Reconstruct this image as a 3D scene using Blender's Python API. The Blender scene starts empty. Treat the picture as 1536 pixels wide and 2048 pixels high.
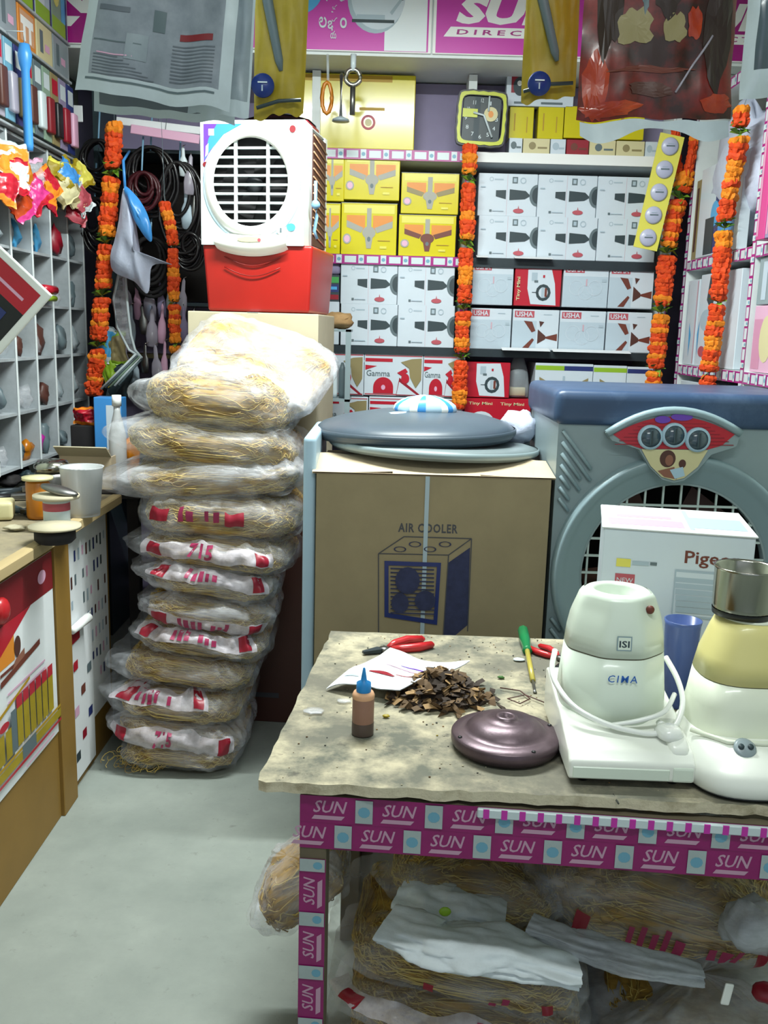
import bpy, bmesh, math, random
from mathutils import Vector, Matrix, noise
C = bpy.context.scene.collection
S = bpy.context.scene
R = math.radians
# ---------------------------------------------------------------- camera
FPX, PITCH, ROLL, CAMH = 1850.0, R(11.1), R(1.6), 1.5
cd = bpy.data.cameras.new('camera'); cam = bpy.data.objects.new('camera', cd); C.objects.link(cam)
cd.sensor_fit = 'HORIZONTAL'; cd.sensor_width = 36; cd.lens = FPX/1536*36; cd.clip_start = .02
cam.matrix_world = Matrix.Translation((0, 0, CAMH)) @ Matrix.Rotation(R(90)-PITCH, 4, 'X') @ Matrix.Rotation(ROLL, 4, 'Z')
S.camera = cam
# ---------------------------------------------------------------- world, lamps, exposure
w = bpy.data.worlds.new('world'); S.world = w; w.use_nodes = True
w.node_tree.nodes['Background'].inputs[0].default_value = (.80, .90, 1, 1)
w.node_tree.nodes['Background'].inputs[1].default_value = .50
S.view_settings.view_transform = 'Standard'; S.view_settings.look = 'None'
S.view_settings.gamma = 1; S.view_settings.use_curve_mapping = False
S.view_settings.exposure = .35
def area(name, loc, rot, sx, sy, power, col):
    l = bpy.data.lights.new(name, 'AREA'); l.shape = 'RECTANGLE'; l.size = sx; l.size_y = sy
    l.energy = power; l.color = col; o = bpy.data.objects.new(name, l); C.objects.link(o)
    o.location = loc; o.rotation_euler = rot; return o
# the tubes' own light (their glass and housings are built further down)
area('tube_light_rear', (-.05, 2.62, 2.80), (0, 0, 0), 1.15, .05, 74, (.93, 1, .97))
area('tube_light_front', (.25, .55, 2.80), (0, 0, 0), 1.15, .05, 16, (.93, 1, .97))

# ---------------------------------------------------------------- pixel helper: a point of the room seen at a pixel of the 1536x2048 frame
def ray(px, py):
    x = (px-768)/FPX; y = -(py-1024)/FPX
    c, s = math.cos(ROLL), math.sin(ROLL)
    xr = x*c-y*s; yr = x*s+y*c
    return Vector((xr, math.cos(PITCH)+yr*math.sin(PITCH), -math.sin(PITCH)+yr*math.cos(PITCH)))
def aY(px, py, Y): d = ray(px, py); return d*(Y/d.y)+Vector((0, 0, CAMH))
def aX(px, py, X): d = ray(px, py); return d*(X/d.x)+Vector((0, 0, CAMH))
def aZ(px, py, Z): d = ray(px, py); return d*((Z-CAMH)/d.z)+Vector((0, 0, CAMH))
def fit(x0, y0, x1, y1, Y):
    a = aY(x0, (y0+y1)/2, Y); b = aY(x1, (y0+y1)/2, Y); t = aY((x0+x1)/2, y0, Y); u = aY((x0+x1)/2, y1, Y)
    return a.x, b.x-a.x, u.z, t.z-u.z          # left x, width, bottom z, height
def fitX(x0, y0, x1, y1, X):
    a = aX(x0, (y0+y1)/2, X); b = aX(x1, (y0+y1)/2, X); t = aX((x0+x1)/2, y0, X); u = aX((x0+x1)/2, y1, X)
    return a.y, b.y, u.z, t.z-u.z

# ---------------------------------------------------------------- materials
def lin(h):
    h = h.lstrip('#'); r = [int(h[i:i+2], 16)/255 for i in (0, 2, 4)]
    return tuple((c/12.92 if c <= .04045 else ((c+.055)/1.055)**2.4) for c in r)+(1,)
MATS = {}
def mat(name, col, rough=.6, metal=0, ns=0, na=0, bump=0, col2=None, spec=.5, alpha=None, coat=0, stretch=None, lo=.35, hi=.65, emit=0, trans=0):
    m = bpy.data.materials.new(name); m.use_nodes = True; nt = m.node_tree; b = nt.nodes['Principled BSDF']
    c = lin(col); b.inputs['Base Color'].default_value = c; b.inputs['Roughness'].default_value = rough
    b.inputs['Metallic'].default_value = metal; b.inputs['Specular IOR Level'].default_value = spec
    if coat: b.inputs['Coat Weight'].default_value = coat; b.inputs['Coat Roughness'].default_value = .12
    if trans: b.inputs['Transmission Weight'].default_value = trans
    if ns:
        tc = nt.nodes.new('ShaderNodeTexCoord'); n = nt.nodes.new('ShaderNodeTexNoise'); n.inputs['Scale'].default_value = ns
        n.inputs['Detail'].default_value = 6; n.inputs['Roughness'].default_value = .65
        mp = nt.nodes.new('ShaderNodeMapping'); nt.links.new(tc.outputs['Object'], mp.inputs[0]); nt.links.new(mp.outputs[0], n.inputs['Vector'])
        if stretch: mp.inputs['Scale'].default_value = stretch
        if col2 or na:
            cr = nt.nodes.new('ShaderNodeValToRGB'); cr.color_ramp.elements[0].position = lo; cr.color_ramp.elements[1].position = hi
            c2 = lin(col2) if col2 else tuple(x*(1-na) for x in c[:3])+(1,)
            cr.color_ramp.elements[0].color = c2; cr.color_ramp.elements[1].color = c
            nt.links.new(n.outputs['Fac'], cr.inputs[0]); nt.links.new(cr.outputs[0], b.inputs['Base Color'])
        if bump:
            bp = nt.nodes.new('ShaderNodeBump'); bp.inputs['Strength'].default_value = bump; bp.inputs['Distance'].default_value = .01
            nt.links.new(n.outputs['Fac'], bp.inputs['Height']); nt.links.new(bp.outputs[0], b.inputs['Normal'])
    if emit: b.inputs['Emission Color'].default_value = c; b.inputs['Emission Strength'].default_value = emit
    if alpha is not None:
        b.inputs['Alpha'].default_value = alpha
    MATS[name] = m; return m
def film(name, col, a0, a1, ns=14, rough=.22, bump=.5, stretch=None):
    """thin plastic film: clear where smooth, milky where creased"""
    m = mat(name, col, rough, 0, ns, 0, bump, stretch=stretch); nt = m.node_tree; b = nt.nodes['Principled BSDF']
    n = [x for x in nt.nodes if x.type == 'TEX_NOISE'][0]
    mr = nt.nodes.new('ShaderNodeMapRange'); mr.inputs[1].default_value = .35; mr.inputs[2].default_value = .68
    mr.inputs[3].default_value = a0; mr.inputs[4].default_value = a1
    nt.links.new(n.outputs['Fac'], mr.inputs[0]); nt.links.new(mr.outputs[0], b.inputs['Alpha']); return m
mat('concrete', '#9aa19a', .75, ns=3.2, col2='#838b85', bump=.15, lo=.3, hi=.7)
mat('lavender_wall', '#8d84a4', .7, ns=5, na=.12)
mat('green_wall', '#b9c2b4', .8, ns=4, na=.1)
mat('ceiling_paint', '#d9dcd6', .9, ns=3, na=.06)
mat('white_board', '#dfe6e6', .5, ns=8, na=.08)
mat('rack_white_shaded', '#a9b1b6', .55, ns=9, na=.3, lo=.3, hi=.6); mat('rack_edge_lit', '#dbe4e6', .5)  # boards greyed for shade in the cells, front edges paler for light
mat('rack_back', '#5c514a', .8, ns=6, na=.4)  # dark colour carries the shade deep in the compartments
mat('dark_steel', '#2f3a40', .45, .3, ns=9, na=.2)
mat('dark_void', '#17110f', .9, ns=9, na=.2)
mat('black', '#15161a', .4); mat('black_matt', '#1c1a1c', .8, ns=30, na=.3)
mat('white', '#eceeec', .5); mat('paper', '#dfe3e6', .75, ns=12, na=.05)
mat('gloss_white', '#f0f2ee', .22, coat=.4)
mat('magenta', '#a81583', .35, ns=20, na=.12, coat=.3); mat('magenta_lite', '#c234a6', .35)
mat('tape_white', '#c9d6da', .35); mat('table_tape_shaded', '#8f1466', .35, ns=20, na=.15, coat=.2); mat('tape_white_shaded', '#aab7b8', .4, ns=15, na=.15); mat('tape_pink_shaded', '#bd95ad', .4); mat('tape_pink', '#d9a9c4', .4); mat('tape_blue', '#6aa0b8', .4)  # the table's tape colours are darkened for the shadow it sits in
mat('yellow_card', '#d3c60a', .22, coat=.5, ns=6, na=.06); mat('yellow_pale', '#dcd45a', .35); mat('yellow_dark', '#b08a10', .5)
mat('orange_print', '#d9872c', .4); mat('grey_print', '#9c9c92', .45); mat('brown_print', '#6b3326', .5); mat('brown_deep', '#4e2c24', .5)
mat('box_white', '#ccd8e2', .35, coat=.15, ns=5, na=.05); mat('box_pale', '#b5c6d2', .35); mat('faint', '#a6b8c4', .5); mat('faint_pink', '#c7a3b0', .5)
mat('slate', '#2c3c42', .5); mat('slate_light', '#5c6c72', .5); mat('red_pill', '#b3505c', .5)
mat('red_print', '#b5152c', .35, coat=.2); mat('red_deep', '#8f1428', .4); mat('green_print', '#3f9a4c', .4); mat('lime', '#8db52a', .4); mat('navy', '#26336e', .4)
mat('tan_print', '#8d8158', .5); mat('red_plastic', '#a81c14', .35, ns=5, na=.12); mat('red_groove', '#7c1510', .4)
mat('cooler_white', '#dfe9ea', .3, coat=.2); mat('bluewhite', '#a9c6da', .35); mat('violet', '#6a3fb0', .35); mat('sky', '#3f8fd6', .35)
mat('kraft', '#998b6d', .85, ns=7, na=.12, bump=.04); mat('kraft_light', '#c0ae92', .85, ns=8, na=.1); mat('kraft_pale', '#bdb49a', .85, ns=6, na=.1)
mat('kraft_print', '#33385c', .8, ns=40, na=.3); mat('kraft_ink', '#4a4a50', .8)
mat('cool_grey', '#8a9ba0', .42, ns=6, na=.07); mat('cool_rib', '#5f7076', .45); mat('cool_ring', '#869ca4', .35, coat=.2); mat('cool_blue', '#31496a', .4, ns=4, na=.2)
mat('wire', '#b7c6c4', .35); mat('dome_grey', '#46535f', .4, ns=5, na=.1); mat('lid_grey', '#6f7b7e', .4)
mat('wood_wool', '#c89f48', .8, ns=22, col2='#7a5c2c', lo=.36, hi=.60, stretch=(.35, 1, 3), bump=.4); mat('strand', '#e0c26a', .7, ns=40, na=.2); mat('strand_dark', '#a3854a', .7)
film('clear_film', '#d5d8de', .03, .42, ns=9, stretch=(.7, 1, 2)); film('milky_film', '#d9dbe2', .06, .62, ns=8, stretch=(.6, 1, 2)); film('bag_film', '#d6dbe2', .35, .92, ns=7, stretch=(.6, 1, 2))
film('shrink_film', '#dfe4ea', .10, .4, ns=9)
film('band_white', '#ddd6de', .35, .85, ns=12); mat('band_pink', '#a8305c', .45, ns=20, na=.2); mat('band_red', '#94182e', .4)
mat('table_board', '#b3a98f', .85, ns=8, col2='#5f6055', bump=.3, lo=.40, hi=.60); mat('table_edge', '#cfc5ab', .9, ns=22, col2='#a3977c', bump=.5, lo=.3, hi=.5)
mat('stain', '#4f514c', .9, ns=30, na=.4); mat('stain_brown', '#6f624e', .9, ns=40, na=.5); mat('frame_wood', '#6a5f4c', .8, ns=12, na=.2)
mat('counter_ply', '#b9a377', .7, ns=10, na=.25, stretch=(1, .1, 1)); mat('counter_tan', '#8e6c2c', .6, ns=5, na=.12); mat('counter_top', '#988c70', .7, ns=8, col2='#6f675a', lo=.3, hi=.6); mat('maroon', '#7b1620', .5)
mat('mixer_white', '#e6ebd8', .35, coat=.3); mat('mixer_body', '#dde8da', .35, coat=.25); mat('mixer_base', '#f2f4ec', .3, coat=.3); mat('mixer_yellow', '#e0d58e', .4, coat=.2); mat('groove', '#6d6a5c', .7)
mat('steel', '#aaa99f', .18, 1); mat('steel_dull', '#8a8a88', .38, 1, ns=20, na=.2); mat('iron', '#67565e', .36, .55, ns=14, na=.3, bump=.1); mat('iron_light', '#7a7078', .35, .5)
mat('red_grip', '#b81c24', .35, coat=.3); mat('green_grip', '#0f7a46', .3, coat=.3); mat('amber_rod', '#b3a54a', .3); mat('blue_cap', '#1a7fc4', .35); mat('rubber_tan', '#97705f', .5, ns=20, na=.15); mat('liquid', '#4a3c36', .4)
mat('leaf_brown', '#6b5236', .8, ns=30, na=.4); mat('leaf_tan', '#a58357', .8, ns=30, na=.3); mat('leaf_dark', '#33261d', .8)
mat('marigold', '#e04e06', .75, ns=30, col2='#c53403', bump=.3); mat('marigold_lite', '#f08a14', .75, ns=30, na=.2, bump=.3); mat('garland_green', '#3a6a26', .7, ns=20, na=.3); mat('lime_leaf', '#6f9a2a', .6)
mat('tumbler', '#c3c6c8', .3, alpha=.75); mat('blue_tumbler', '#4a5f9a', .25, alpha=.85); mat('clear_plastic', '#c9d3da', .15, alpha=.35); mat('pvc', '#c2bccb', .2, alpha=.55)
mat('lens_blue', '#3d505e', .2, coat=.5); mat('skin', '#8a5a48', .6); mat('cream', '#cfc79a', .5); mat('cyan_print', '#4aa3d8', .4)
mat('foil', '#8d99a1', .35, .1, ns=20, na=.15); mat('foil_dark', '#5f6872', .45); mat('olive_yellow', '#a8921a', .5, ns=12, na=.2); mat('badge_blue', '#122f78', .4); mat('label_blue', '#1f5fb4', .4)
mat('bag_red', '#7a1a10', .35, ns=7, col2='#2e160e', coat=.25, lo=.40, hi=.58); mat('bag_orange', '#b8420c', .3, coat=.4, ns=9, col2='#8c1c0c'); mat('bag_brown', '#33221a', .4, ns=8, na=.3); mat('bag_teal', '#4c5c66', .3, ns=6, na=.3, coat=.4)
mat('pink_plastic', '#c2327c', .35); mat('pink_lite', '#c98aa8', .4); mat('clock_yellow', '#b9c214', .35); mat('clock_face', '#22333a', .4, ns=12, na=.3)
mat('tube_glow', '#f4fff8', .3, emit=9); mat('cord_blue', '#7ea9c6', .5); mat('amber', '#b06a12', .3); mat('peach', '#cf9f7a', .5); mat('green_card', '#86a08c', .5)
mat('cable_black', '#141214', .35, coat=.3); mat('cable_maroon', '#3f1018', .4); mat('socket', '#8d9aa0', .35); mat('bulb_glass', '#c5d2d8', .1, alpha=.5); mat('mirror_white', '#e8f0f4', .1)

def dirt(name, ns, col, lo, hi, stretch=None):   # a second, larger soiling over a material's colour
    nt = MATS[name].node_tree; b = nt.nodes['Principled BSDF']; l = b.inputs['Base Color'].links[0]; src = l.from_socket
    tc = nt.nodes.new('ShaderNodeTexCoord'); n = nt.nodes.new('ShaderNodeTexNoise'); n.inputs['Scale'].default_value = ns; n.inputs['Detail'].default_value = 8; n.inputs['Roughness'].default_value = .7
    mr = nt.nodes.new('ShaderNodeMapRange'); mr.inputs[1].default_value = lo; mr.inputs[2].default_value = hi; mx = nt.nodes.new('ShaderNodeMix'); mx.data_type = 'RGBA'
    nt.links.new(tc.outputs['Object'], n.inputs['Vector']); nt.links.new(n.outputs['Fac'], mr.inputs[0]); nt.links.new(mr.outputs[0], mx.inputs[0]); nt.links.new(src, mx.inputs[6]); mx.inputs[7].default_value = lin(col); nt.links.new(mx.outputs[2], b.inputs['Base Color'])
dirt('table_board', 3.6, '#69665a', .46, .62); dirt('table_board', 26, '#57544a', .60, .70); dirt('concrete', 26, '#7d837c', .60, .72); dirt('concrete', 1.3, '#8b928c', .5, .7); dirt('counter_top', 16, '#5b564c', .55, .7); dirt('cool_blue', 5, '#4a5f7d', .5, .7)
# ---------------------------------------------------------------- mesh builder
_tc = {}
def catmull(P, k=4, closed=False):
    P = [Vector(p) for p in P]; N = len(P); out = []
    for i in range(N if closed else N-1):
        a, b_, c, d = (P[(i-1) % N], P[i], P[(i+1) % N], P[(i+2) % N]) if closed else (P[max(0, i-1)], P[i], P[i+1], P[min(N-1, i+2)])
        for q in range(k):
            t = q/k; out.append(.5*((2*b_)+(c-a)*t+(2*a-5*b_+4*c-d)*t*t+(3*b_-a-3*c+d)*t**3))
    if not closed: out.append(P[-1])
    return out
def text_mesh(s, bold=.0, spacing=1):
    k = (s, bold, spacing)
    if k in _tc: return _tc[k]
    c = bpy.data.curves.new('t', 'FONT'); c.body = s; c.offset = bold; c.space_character = spacing; c.resolution_u = 2
    o = bpy.data.objects.new('t', c); C.objects.link(o)
    dg = bpy.context.evaluated_depsgraph_get(); me = bpy.data.meshes.new_from_object(o.evaluated_get(dg))
    vs = [(v.co.x, v.co.y) for v in me.vertices]; fs = [tuple(p.vertices) for p in me.polygons]
    bpy.data.objects.remove(o); bpy.data.curves.remove(c); bpy.data.meshes.remove(me)
    if vs:
        x0 = min(v[0] for v in vs); x1 = max(v[0] for v in vs); y0 = min(v[1] for v in vs); y1 = max(v[1] for v in vs)
        vs = [((a-x0)/max(1e-6, x1-x0), (b-y0)/max(1e-6, y1-y0)) for a, b in vs]
    _tc[k] = (vs, fs); return _tc[k]
class B:
    def __init__(s): s.v = []; s.f = []; s.m = []; s.sm = []; s.mats = []; s.e = .0006
    def mi(s, n):
        if n not in s.mats: s.mats.append(n)
        return s.mats.index(n)
    def add(s, vs, fs, m, sm=False, M=None):
        o = len(s.v); s.v += [tuple(M @ Vector(p)) if M else tuple(p) for p in vs]
        i = s.mi(m) if isinstance(m, str) else None
        for k, f in enumerate(fs):
            s.f.append(tuple(o+a for a in f)); s.m.append(i if i is not None else s.mi(m[k])); s.sm.append(sm)
        return s
    def box(s, x0, x1, y0, y1, z0, z1, m, bev=0, seg=2, M=None, taper=None):
        if bev or taper:
            bm = bmesh.new(); bmesh.ops.create_cube(bm, size=1)
            for v in bm.verts:
                t = v.co.z+.5
                v.co = Vector(((x0+x1)/2+v.co.x*(x1-x0), (y0+y1)/2+v.co.y*(y1-y0), (z0+z1)/2+v.co.z*(z1-z0)))
                if taper:
                    k = taper*(1-t)+1*t; v.co.x = (x0+x1)/2+(v.co.x-(x0+x1)/2)*k; v.co.y = (y0+y1)/2+(v.co.y-(y0+y1)/2)*k
            if bev: bmesh.ops.bevel(bm, geom=bm.edges[:], offset=bev, segments=seg, affect='EDGES', profile=.6)
            bm.verts.index_update()
            s.add([v.co[:] for v in bm.verts], [tuple(v.index for v in f.verts) for f in bm.faces], m, bev > .004, M); bm.free(); return s
        v = [(x, y, z) for z in (z0, z1) for y in (y0, y1) for x in (x0, x1)]
        return s.add(v, [(0, 2, 3, 1), (4, 5, 7, 6), (0, 1, 5, 4), (2, 6, 7, 3), (0, 4, 6, 2), (1, 3, 7, 5)], m, False, M)
    def lathe(s, prof, m, cx=0, cy=0, cz=0, seg=24, sm=True, sx=1, sy=1, M=None, ph=0, cap=True):
        vs = []; fs = []; n = len(prof)
        for (r, z) in prof:
            for k in range(seg):
                a = 2*math.pi*k/seg+ph; vs.append((cx+r*sx*math.cos(a), cy+r*sy*math.sin(a), cz+z))
        for i in range(n-1):
            for k in range(seg):
                j = (k+1) % seg; fs.append((i*seg+k, i*seg+j, (i+1)*seg+j, (i+1)*seg+k))
        if cap:
            if prof[0][0] > 1e-5: fs.append(tuple(range(seg))[::-1])
            if prof[-1][0] > 1e-5: fs.append(tuple((n-1)*seg+k for k in range(seg)))
        return s.add(vs, fs, m, sm, M)
    def tube(s, pts, r, m, n=6, closed=False, sm=True, M=None, flat=1, curve=0):
        P = [Vector(p) for p in pts]; vs = []; fs = []; N = len(P)
        if curve: P = catmull(P, curve)
        N = len(P); up = Vector((0, 0, 1))
        for i, p in enumerate(P):
            a = P[(i-1) % N] if (closed or i > 0) else P[i]; b = P[(i+1) % N] if (closed or i < N-1) else P[i]
            t = (b-a).normalized() if (b-a).length > 1e-9 else Vector((1, 0, 0))
            x = t.cross(up)
            if x.length < .05: x = t.cross(Vector((0, 1, 0)))
            x.normalize(); y = t.cross(x)
            rr = r[i] if isinstance(r, (list, tuple)) else r
            for k in range(n):
                q = 2*math.pi*k/n; vs.append(p+x*math.cos(q)*rr+y*math.sin(q)*rr*flat)
        L = N if closed else N-1
        for i in range(L):
            for k in range(n):
                j = (k+1) % n; i2 = (i+1) % N; fs.append((i*n+k, i*n+j, i2*n+j, i2*n+k))
        if not closed: fs += [tuple(range(n))[::-1], tuple((N-1)*n+k for k in range(n))]
        return s.add(vs, fs, m, sm, M)
    def ell(s, c, r, m, seg=14, rings=8, M=None, fn=None):
        vs = []; fs = []
        for i in range(rings+1):
            t = math.pi*i/rings
            for k in range(seg):
                a = 2*math.pi*k/seg; d = Vector((math.sin(t)*math.cos(a), math.sin(t)*math.sin(a), math.cos(t)))
                q = fn(d) if fn else 1
                vs.append((c[0]+d.x*r[0]*q, c[1]+d.y*r[1]*q, c[2]+d.z*r[2]*q))
        for i in range(rings):
            for k in range(seg):
                j = (k+1) % seg; fs.append((i*seg+k, (i+1)*seg+k, (i+1)*seg+j, i*seg+j))
        return s.add(vs, fs, m, True, M)
    def grid(s, fn, nu, nv, m, sm=True, closeu=False, M=None):
        vs = [fn(i/nu, j/nv) for j in range(nv+1) for i in range(nu+(0 if closeu else 1))]
        W = nu if closeu else nu+1; fs = []; mm = []
        for j in range(nv):
            for i in range(nu):
                i2 = (i+1) % W; fs.append((j*W+i, j*W+i2, (j+1)*W+i2, (j+1)*W+i)); mm.append(m(i/nu, j/nv) if callable(m) else m)
        return s.add(vs, fs, mm, sm, M)
    def prism(s, pts, z0, z1, m, M=None):
        n = len(pts); vs = [(x, y, z0) for x, y in pts]+[(x, y, z1) for x, y in pts]
        fs = [tuple(range(n))[::-1], tuple(range(n, 2*n))]+[(k, (k+1) % n, n+(k+1) % n, n+k) for k in range(n)]
        return s.add(vs, fs, m, False, M)
    # flat print on a front face (plane y = s.y0, looking to -y); u = x, v = z
    y0 = 0; M = None
    def face(s, y=0, M=None): s.y0 = y; s.M = M; s.e = .0006; return s
    def _p(s, uv, fs, m):
        y = s.y0-s.e; s.e += .00025; return s.add([(u, y, v) for u, v in uv], fs, m, False, s.M)
    def pr(s, u0, v0, u1, v1, m): return s._p([(u0, v0), (u1, v0), (u1, v1), (u0, v1)], [(0, 1, 2, 3)], m)
    def pp(s, uv, m): return s._p(uv, [tuple(range(len(uv)))], m)
    def pd(s, u, v, ru, rv, m, n=20, a0=0, a1=360):
        full = a1-a0 >= 360; N = n if full else n+1
        return s._p([(u+ru*math.cos(R(a0+(a1-a0)*k/n)), v+rv*math.sin(R(a0+(a1-a0)*k/n))) for k in range(N)], [tuple(range(N))], m)
    def pring(s, u, v, ro, ri, m, n=24, sv=1):
        uv = []
        for k in range(n):
            a = 2*math.pi*k/n; uv += [(u+ro*math.cos(a), v+sv*ro*math.sin(a)), (u+ri*math.cos(a), v+sv*ri*math.sin(a))]
        return s._p(uv, [(2*k, 2*((k+1) % n), 2*((k+1) % n)+1, 2*k+1) for k in range(n)], m)
    def pt(s, txt, u, v, w_, h_, m, shear=0, bold=.0, spacing=1, rot=0):
        vs, fs = text_mesh(txt, bold, spacing)
        if rot == 90: uv = [(u-(b*h_), v+a*w_+b*shear*h_) for a, b in vs]
        else: uv = [(u+a*w_+b*shear*h_, v+b*h_) for a, b in vs]
        return s._p(uv, fs, m)
    def mesh(s, name):
        me = bpy.data.meshes.new(name); me.from_pydata(s.v, [], s.f)
        for n in s.mats: me.materials.append(MATS[n])
        me.polygons.foreach_set('material_index', s.m); me.polygons.foreach_set('use_smooth', s.sm); me.update(); return me
    def obj(s, name, parent=None, loc=None, rot=None, label=None, kind=None):
        o = bpy.data.objects.new(name, s.mesh(name)); C.objects.link(o)
        if parent: o.parent = parent
        if loc is not None: o.location = loc
        if rot is not None: o.rotation_euler = rot
        if label: o['label'] = label
        if kind: o['kind'] = kind
        return o
def thing(name, label, cat, loc=(0, 0, 0), rot=0, group=None):
    o = bpy.data.objects.new(name, None); C.objects.link(o); o.location = loc; o.empty_display_size = .05
    o.rotation_euler = rot if isinstance(rot, tuple) else (0, 0, rot)
    return tag(o, label, cat, group)
def tag(o, label, cat, group=None):
    o['label'] = label; o['category'] = cat
    if group: o['group'] = group
    return o
def dup(src, loc, rot=None, label=None, scale=None, group=None):
    r = src.copy(); C.objects.link(r); r.location = loc
    if rot is not None: r.rotation_euler = rot if isinstance(rot, tuple) else (0, 0, rot)
    if scale: r.scale = scale
    if label: r['label'] = label
    if group: r['group'] = group
    for ch in src.children:
        c = ch.copy(); C.objects.link(c); c.parent = r
        for g in ch.children: d = g.copy(); C.objects.link(d); d.parent = c
    return r
def hole_plate(b, x0, x1, z0, z1, cx, cz, r, y, m, n=64, rz=None):
    """flat plate in the xz plane with a round hole; no cards, it is given a rim by the caller"""
    rz = rz or r; ang = sorted(set([2*math.pi*k/n for k in range(n)]+[math.atan2(zz-cz, xx-cx) % (2*math.pi) for xx in (x0, x1) for zz in (z0, z1)]))
    vs = []; N = len(ang)
    for a in ang:
        c, s_ = math.cos(a), math.sin(a)
        t = min([(x1-cx)/c if c > 1e-9 else 1e9, (x0-cx)/c if c < -1e-9 else 1e9, (z1-cz)/s_ if s_ > 1e-9 else 1e9, (z0-cz)/s_ if s_ < -1e-9 else 1e9])
        vs += [(cx+r*c, y, cz+rz*s_), (cx+t*c, y, cz+t*s_)]
    b.add(vs, [(2*k, 2*((k+1) % N), 2*((k+1) % N)+1, 2*k+1) for k in range(N)], m)
def arc(cx, cz, r, a0, a1, n, y=0, rz=None):
    return [(cx+r*math.cos(R(a0+(a1-a0)*k/n)), y, cz+(rz or r)*math.sin(R(a0+(a1-a0)*k/n))) for k in range(n+1)]
rnd = random.Random(7)
def nz(x, y, z): return noise.noise(Vector((x, y, z)))

# ================================================================ THE SETTING
XL, XR, YB, ZC = -1.52, 1.66, 4.72, 3.05
def struct(name, b): o = b.obj(name); o['kind'] = 'structure'; return o
struct('floor', B().box(XL-.1, XR+.1, -1.2, YB+.1, -.08, 0, 'concrete'))
struct('ceiling', B().box(XL-.1, XR+.1, -1.2, YB+.1, ZC, ZC+.1, 'ceiling_paint'))
struct('wall_back', B().box(XL-.1, XR+.1, YB, YB+.1, 0, ZC, 'lavender_wall'))
struct('wall_left', B().box(XL-.1, XL, -1.2, YB, 0, ZC, 'green_wall'))
struct('wall_right', B().box(XR, XR+.1, -1.2, YB, 0, ZC, 'green_wall'))
for nm, x, y in (('rear', -.05, 2.62), ('front', .25, .55)):
    t = thing('tube_lamp', 'white fluorescent batten on the ceiling near the %s of the shop' % nm, 'lamp', (x, y, 2.86))
    B().box(-.62, .62, -.03, .03, 0, .19, 'white', .004).obj('housing', t)
    B().tube([(-.6, 0, -.025), (.6, 0, -.025)], .014, 'tube_glow', 10).obj('tube', t)
# ================================================================ BACK SHELVES
YS = 4.30
def tape_run(b, x0, x1, z, h, y=0, pitch=.115, ph=0, M=None, vertical=False, words=False):
    """the printed packing tape: magenta with white SUN words and white blocks"""
    b.face(y, M)
    L = x1-x0
    mg, tw, tp = ('table_tape_shaded', 'tape_white_shaded', 'tape_pink_shaded') if words else ('magenta', 'tape_white', 'tape_pink')
    b.pr(x0, z, x1, z+h, mg) if not vertical else b.pr(z, x0, z+h, x1, mg)
    u = x0+ph; e0 = b.e
    while u < x1-.01:
        b.e = e0
        a, c = u+pitch*.06, min(u+pitch*.58, x1); d, f = u+pitch*.68, min(u+pitch*.93, x1)
        if words and c-a > pitch*.4:
            if not vertical:
                b.pt('SUN', a, z+h*.38, c-a-.008, h*.46, tp, shear=.25, bold=.012)
                b.pp([(a-.002, z+h*.13), (c-.012, z+h*.13), (c-.006, z+h*.28), (a+.003, z+h*.28)], tp)
            else:
                b.pt('SUN', z+h*.60, a, c-a-.006, h*.44, tp, shear=.25, bold=.012, rot=90)
                b.pp([(z+h*.88, a), (z+h*.88, c-.004), (z+h*.70, c-.010), (z+h*.70, a-.006)], tp)
        elif not words and c > a:
            if vertical: b.pr(z+h*.16, a, z+h*.84, c, 'tape_white')
            else: b.pr(a, z+h*.16, c, z+h*.84, 'tape_white')
        b.e = e0+.0016
        if f > d:
            if vertical:
                b.pr(z+h*.02, d, z+h*.97, f, tw); b.pd(z+h*.7, (d+f)/2, h*.18, (f-d)*.3, 'tape_blue', 10)
            else:
                b.pr(d, z+h*.08, f, z+h*.94, tw); b.pd((d+f)/2, z+h*.5, (f-d)*.35, h*.2, 'tape_blue', 10)
        u += pitch
sh = thing('shelf_unit', 'white board shelf unit across the back wall, its edges taped magenta', 'shelf', (0, YS, 0))
B().box(-.36, 1.25, .385, .40, .3, 2.598, 'lavender_wall').obj('back_panel', sh)
B().box(-.325, 1.215, .16, .172, 2.283, 2.595, 'lavender_wall').obj('upper_back_panel', sh)
for x in (-.345, .335, 1.235): B().box(x-.018, x+.018, 0, .38, 0, 2.598, 'white_board').obj('upright', sh)
for x in (.335, 1.235):
    b = B(); tape_run(b, 1.0, 2.26, x-.018, .036, y=-.001, vertical=True, pitch=.1); b.obj('edge_tape', sh, kind='stuff')
LV = [(2.282, .042), (1.832, .040), (1.428, .034), (1.02, .03), (.55, .03)]
for k, (z, t) in enumerate(LV):
    for (x0, x1) in ((-.325, .315), (.355, 1.215)):
        m = 'white_board' if k < 1 or (k == 1 and x0 < 0) else 'dark_steel'
        B().box(x0, x1, .004, .38, z-t, z, m).obj('shelf_board', sh)
        if k == 0 and x0 > 0: B().box(x0, x1, 0, .003, z-t, z+.001, 'white').obj('edge_strip', sh)
        elif k < 1 or (k == 1 and x0 < 0):
            b = B(); tape_run(b, x0, x1, z-t-.002, t+.002, y=.003, pitch=.1, ph=.01); b.obj('edge_tape', sh, kind='stuff')

def zfit(x0, y0, x1, y1, shelf=None, Y=YS+.012):
    x, w_, z, h = fit(x0, y0, x1, y1, Y)
    if shelf is not None: h = z+h-shelf; z = shelf
    return x, w_, z, h
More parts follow.
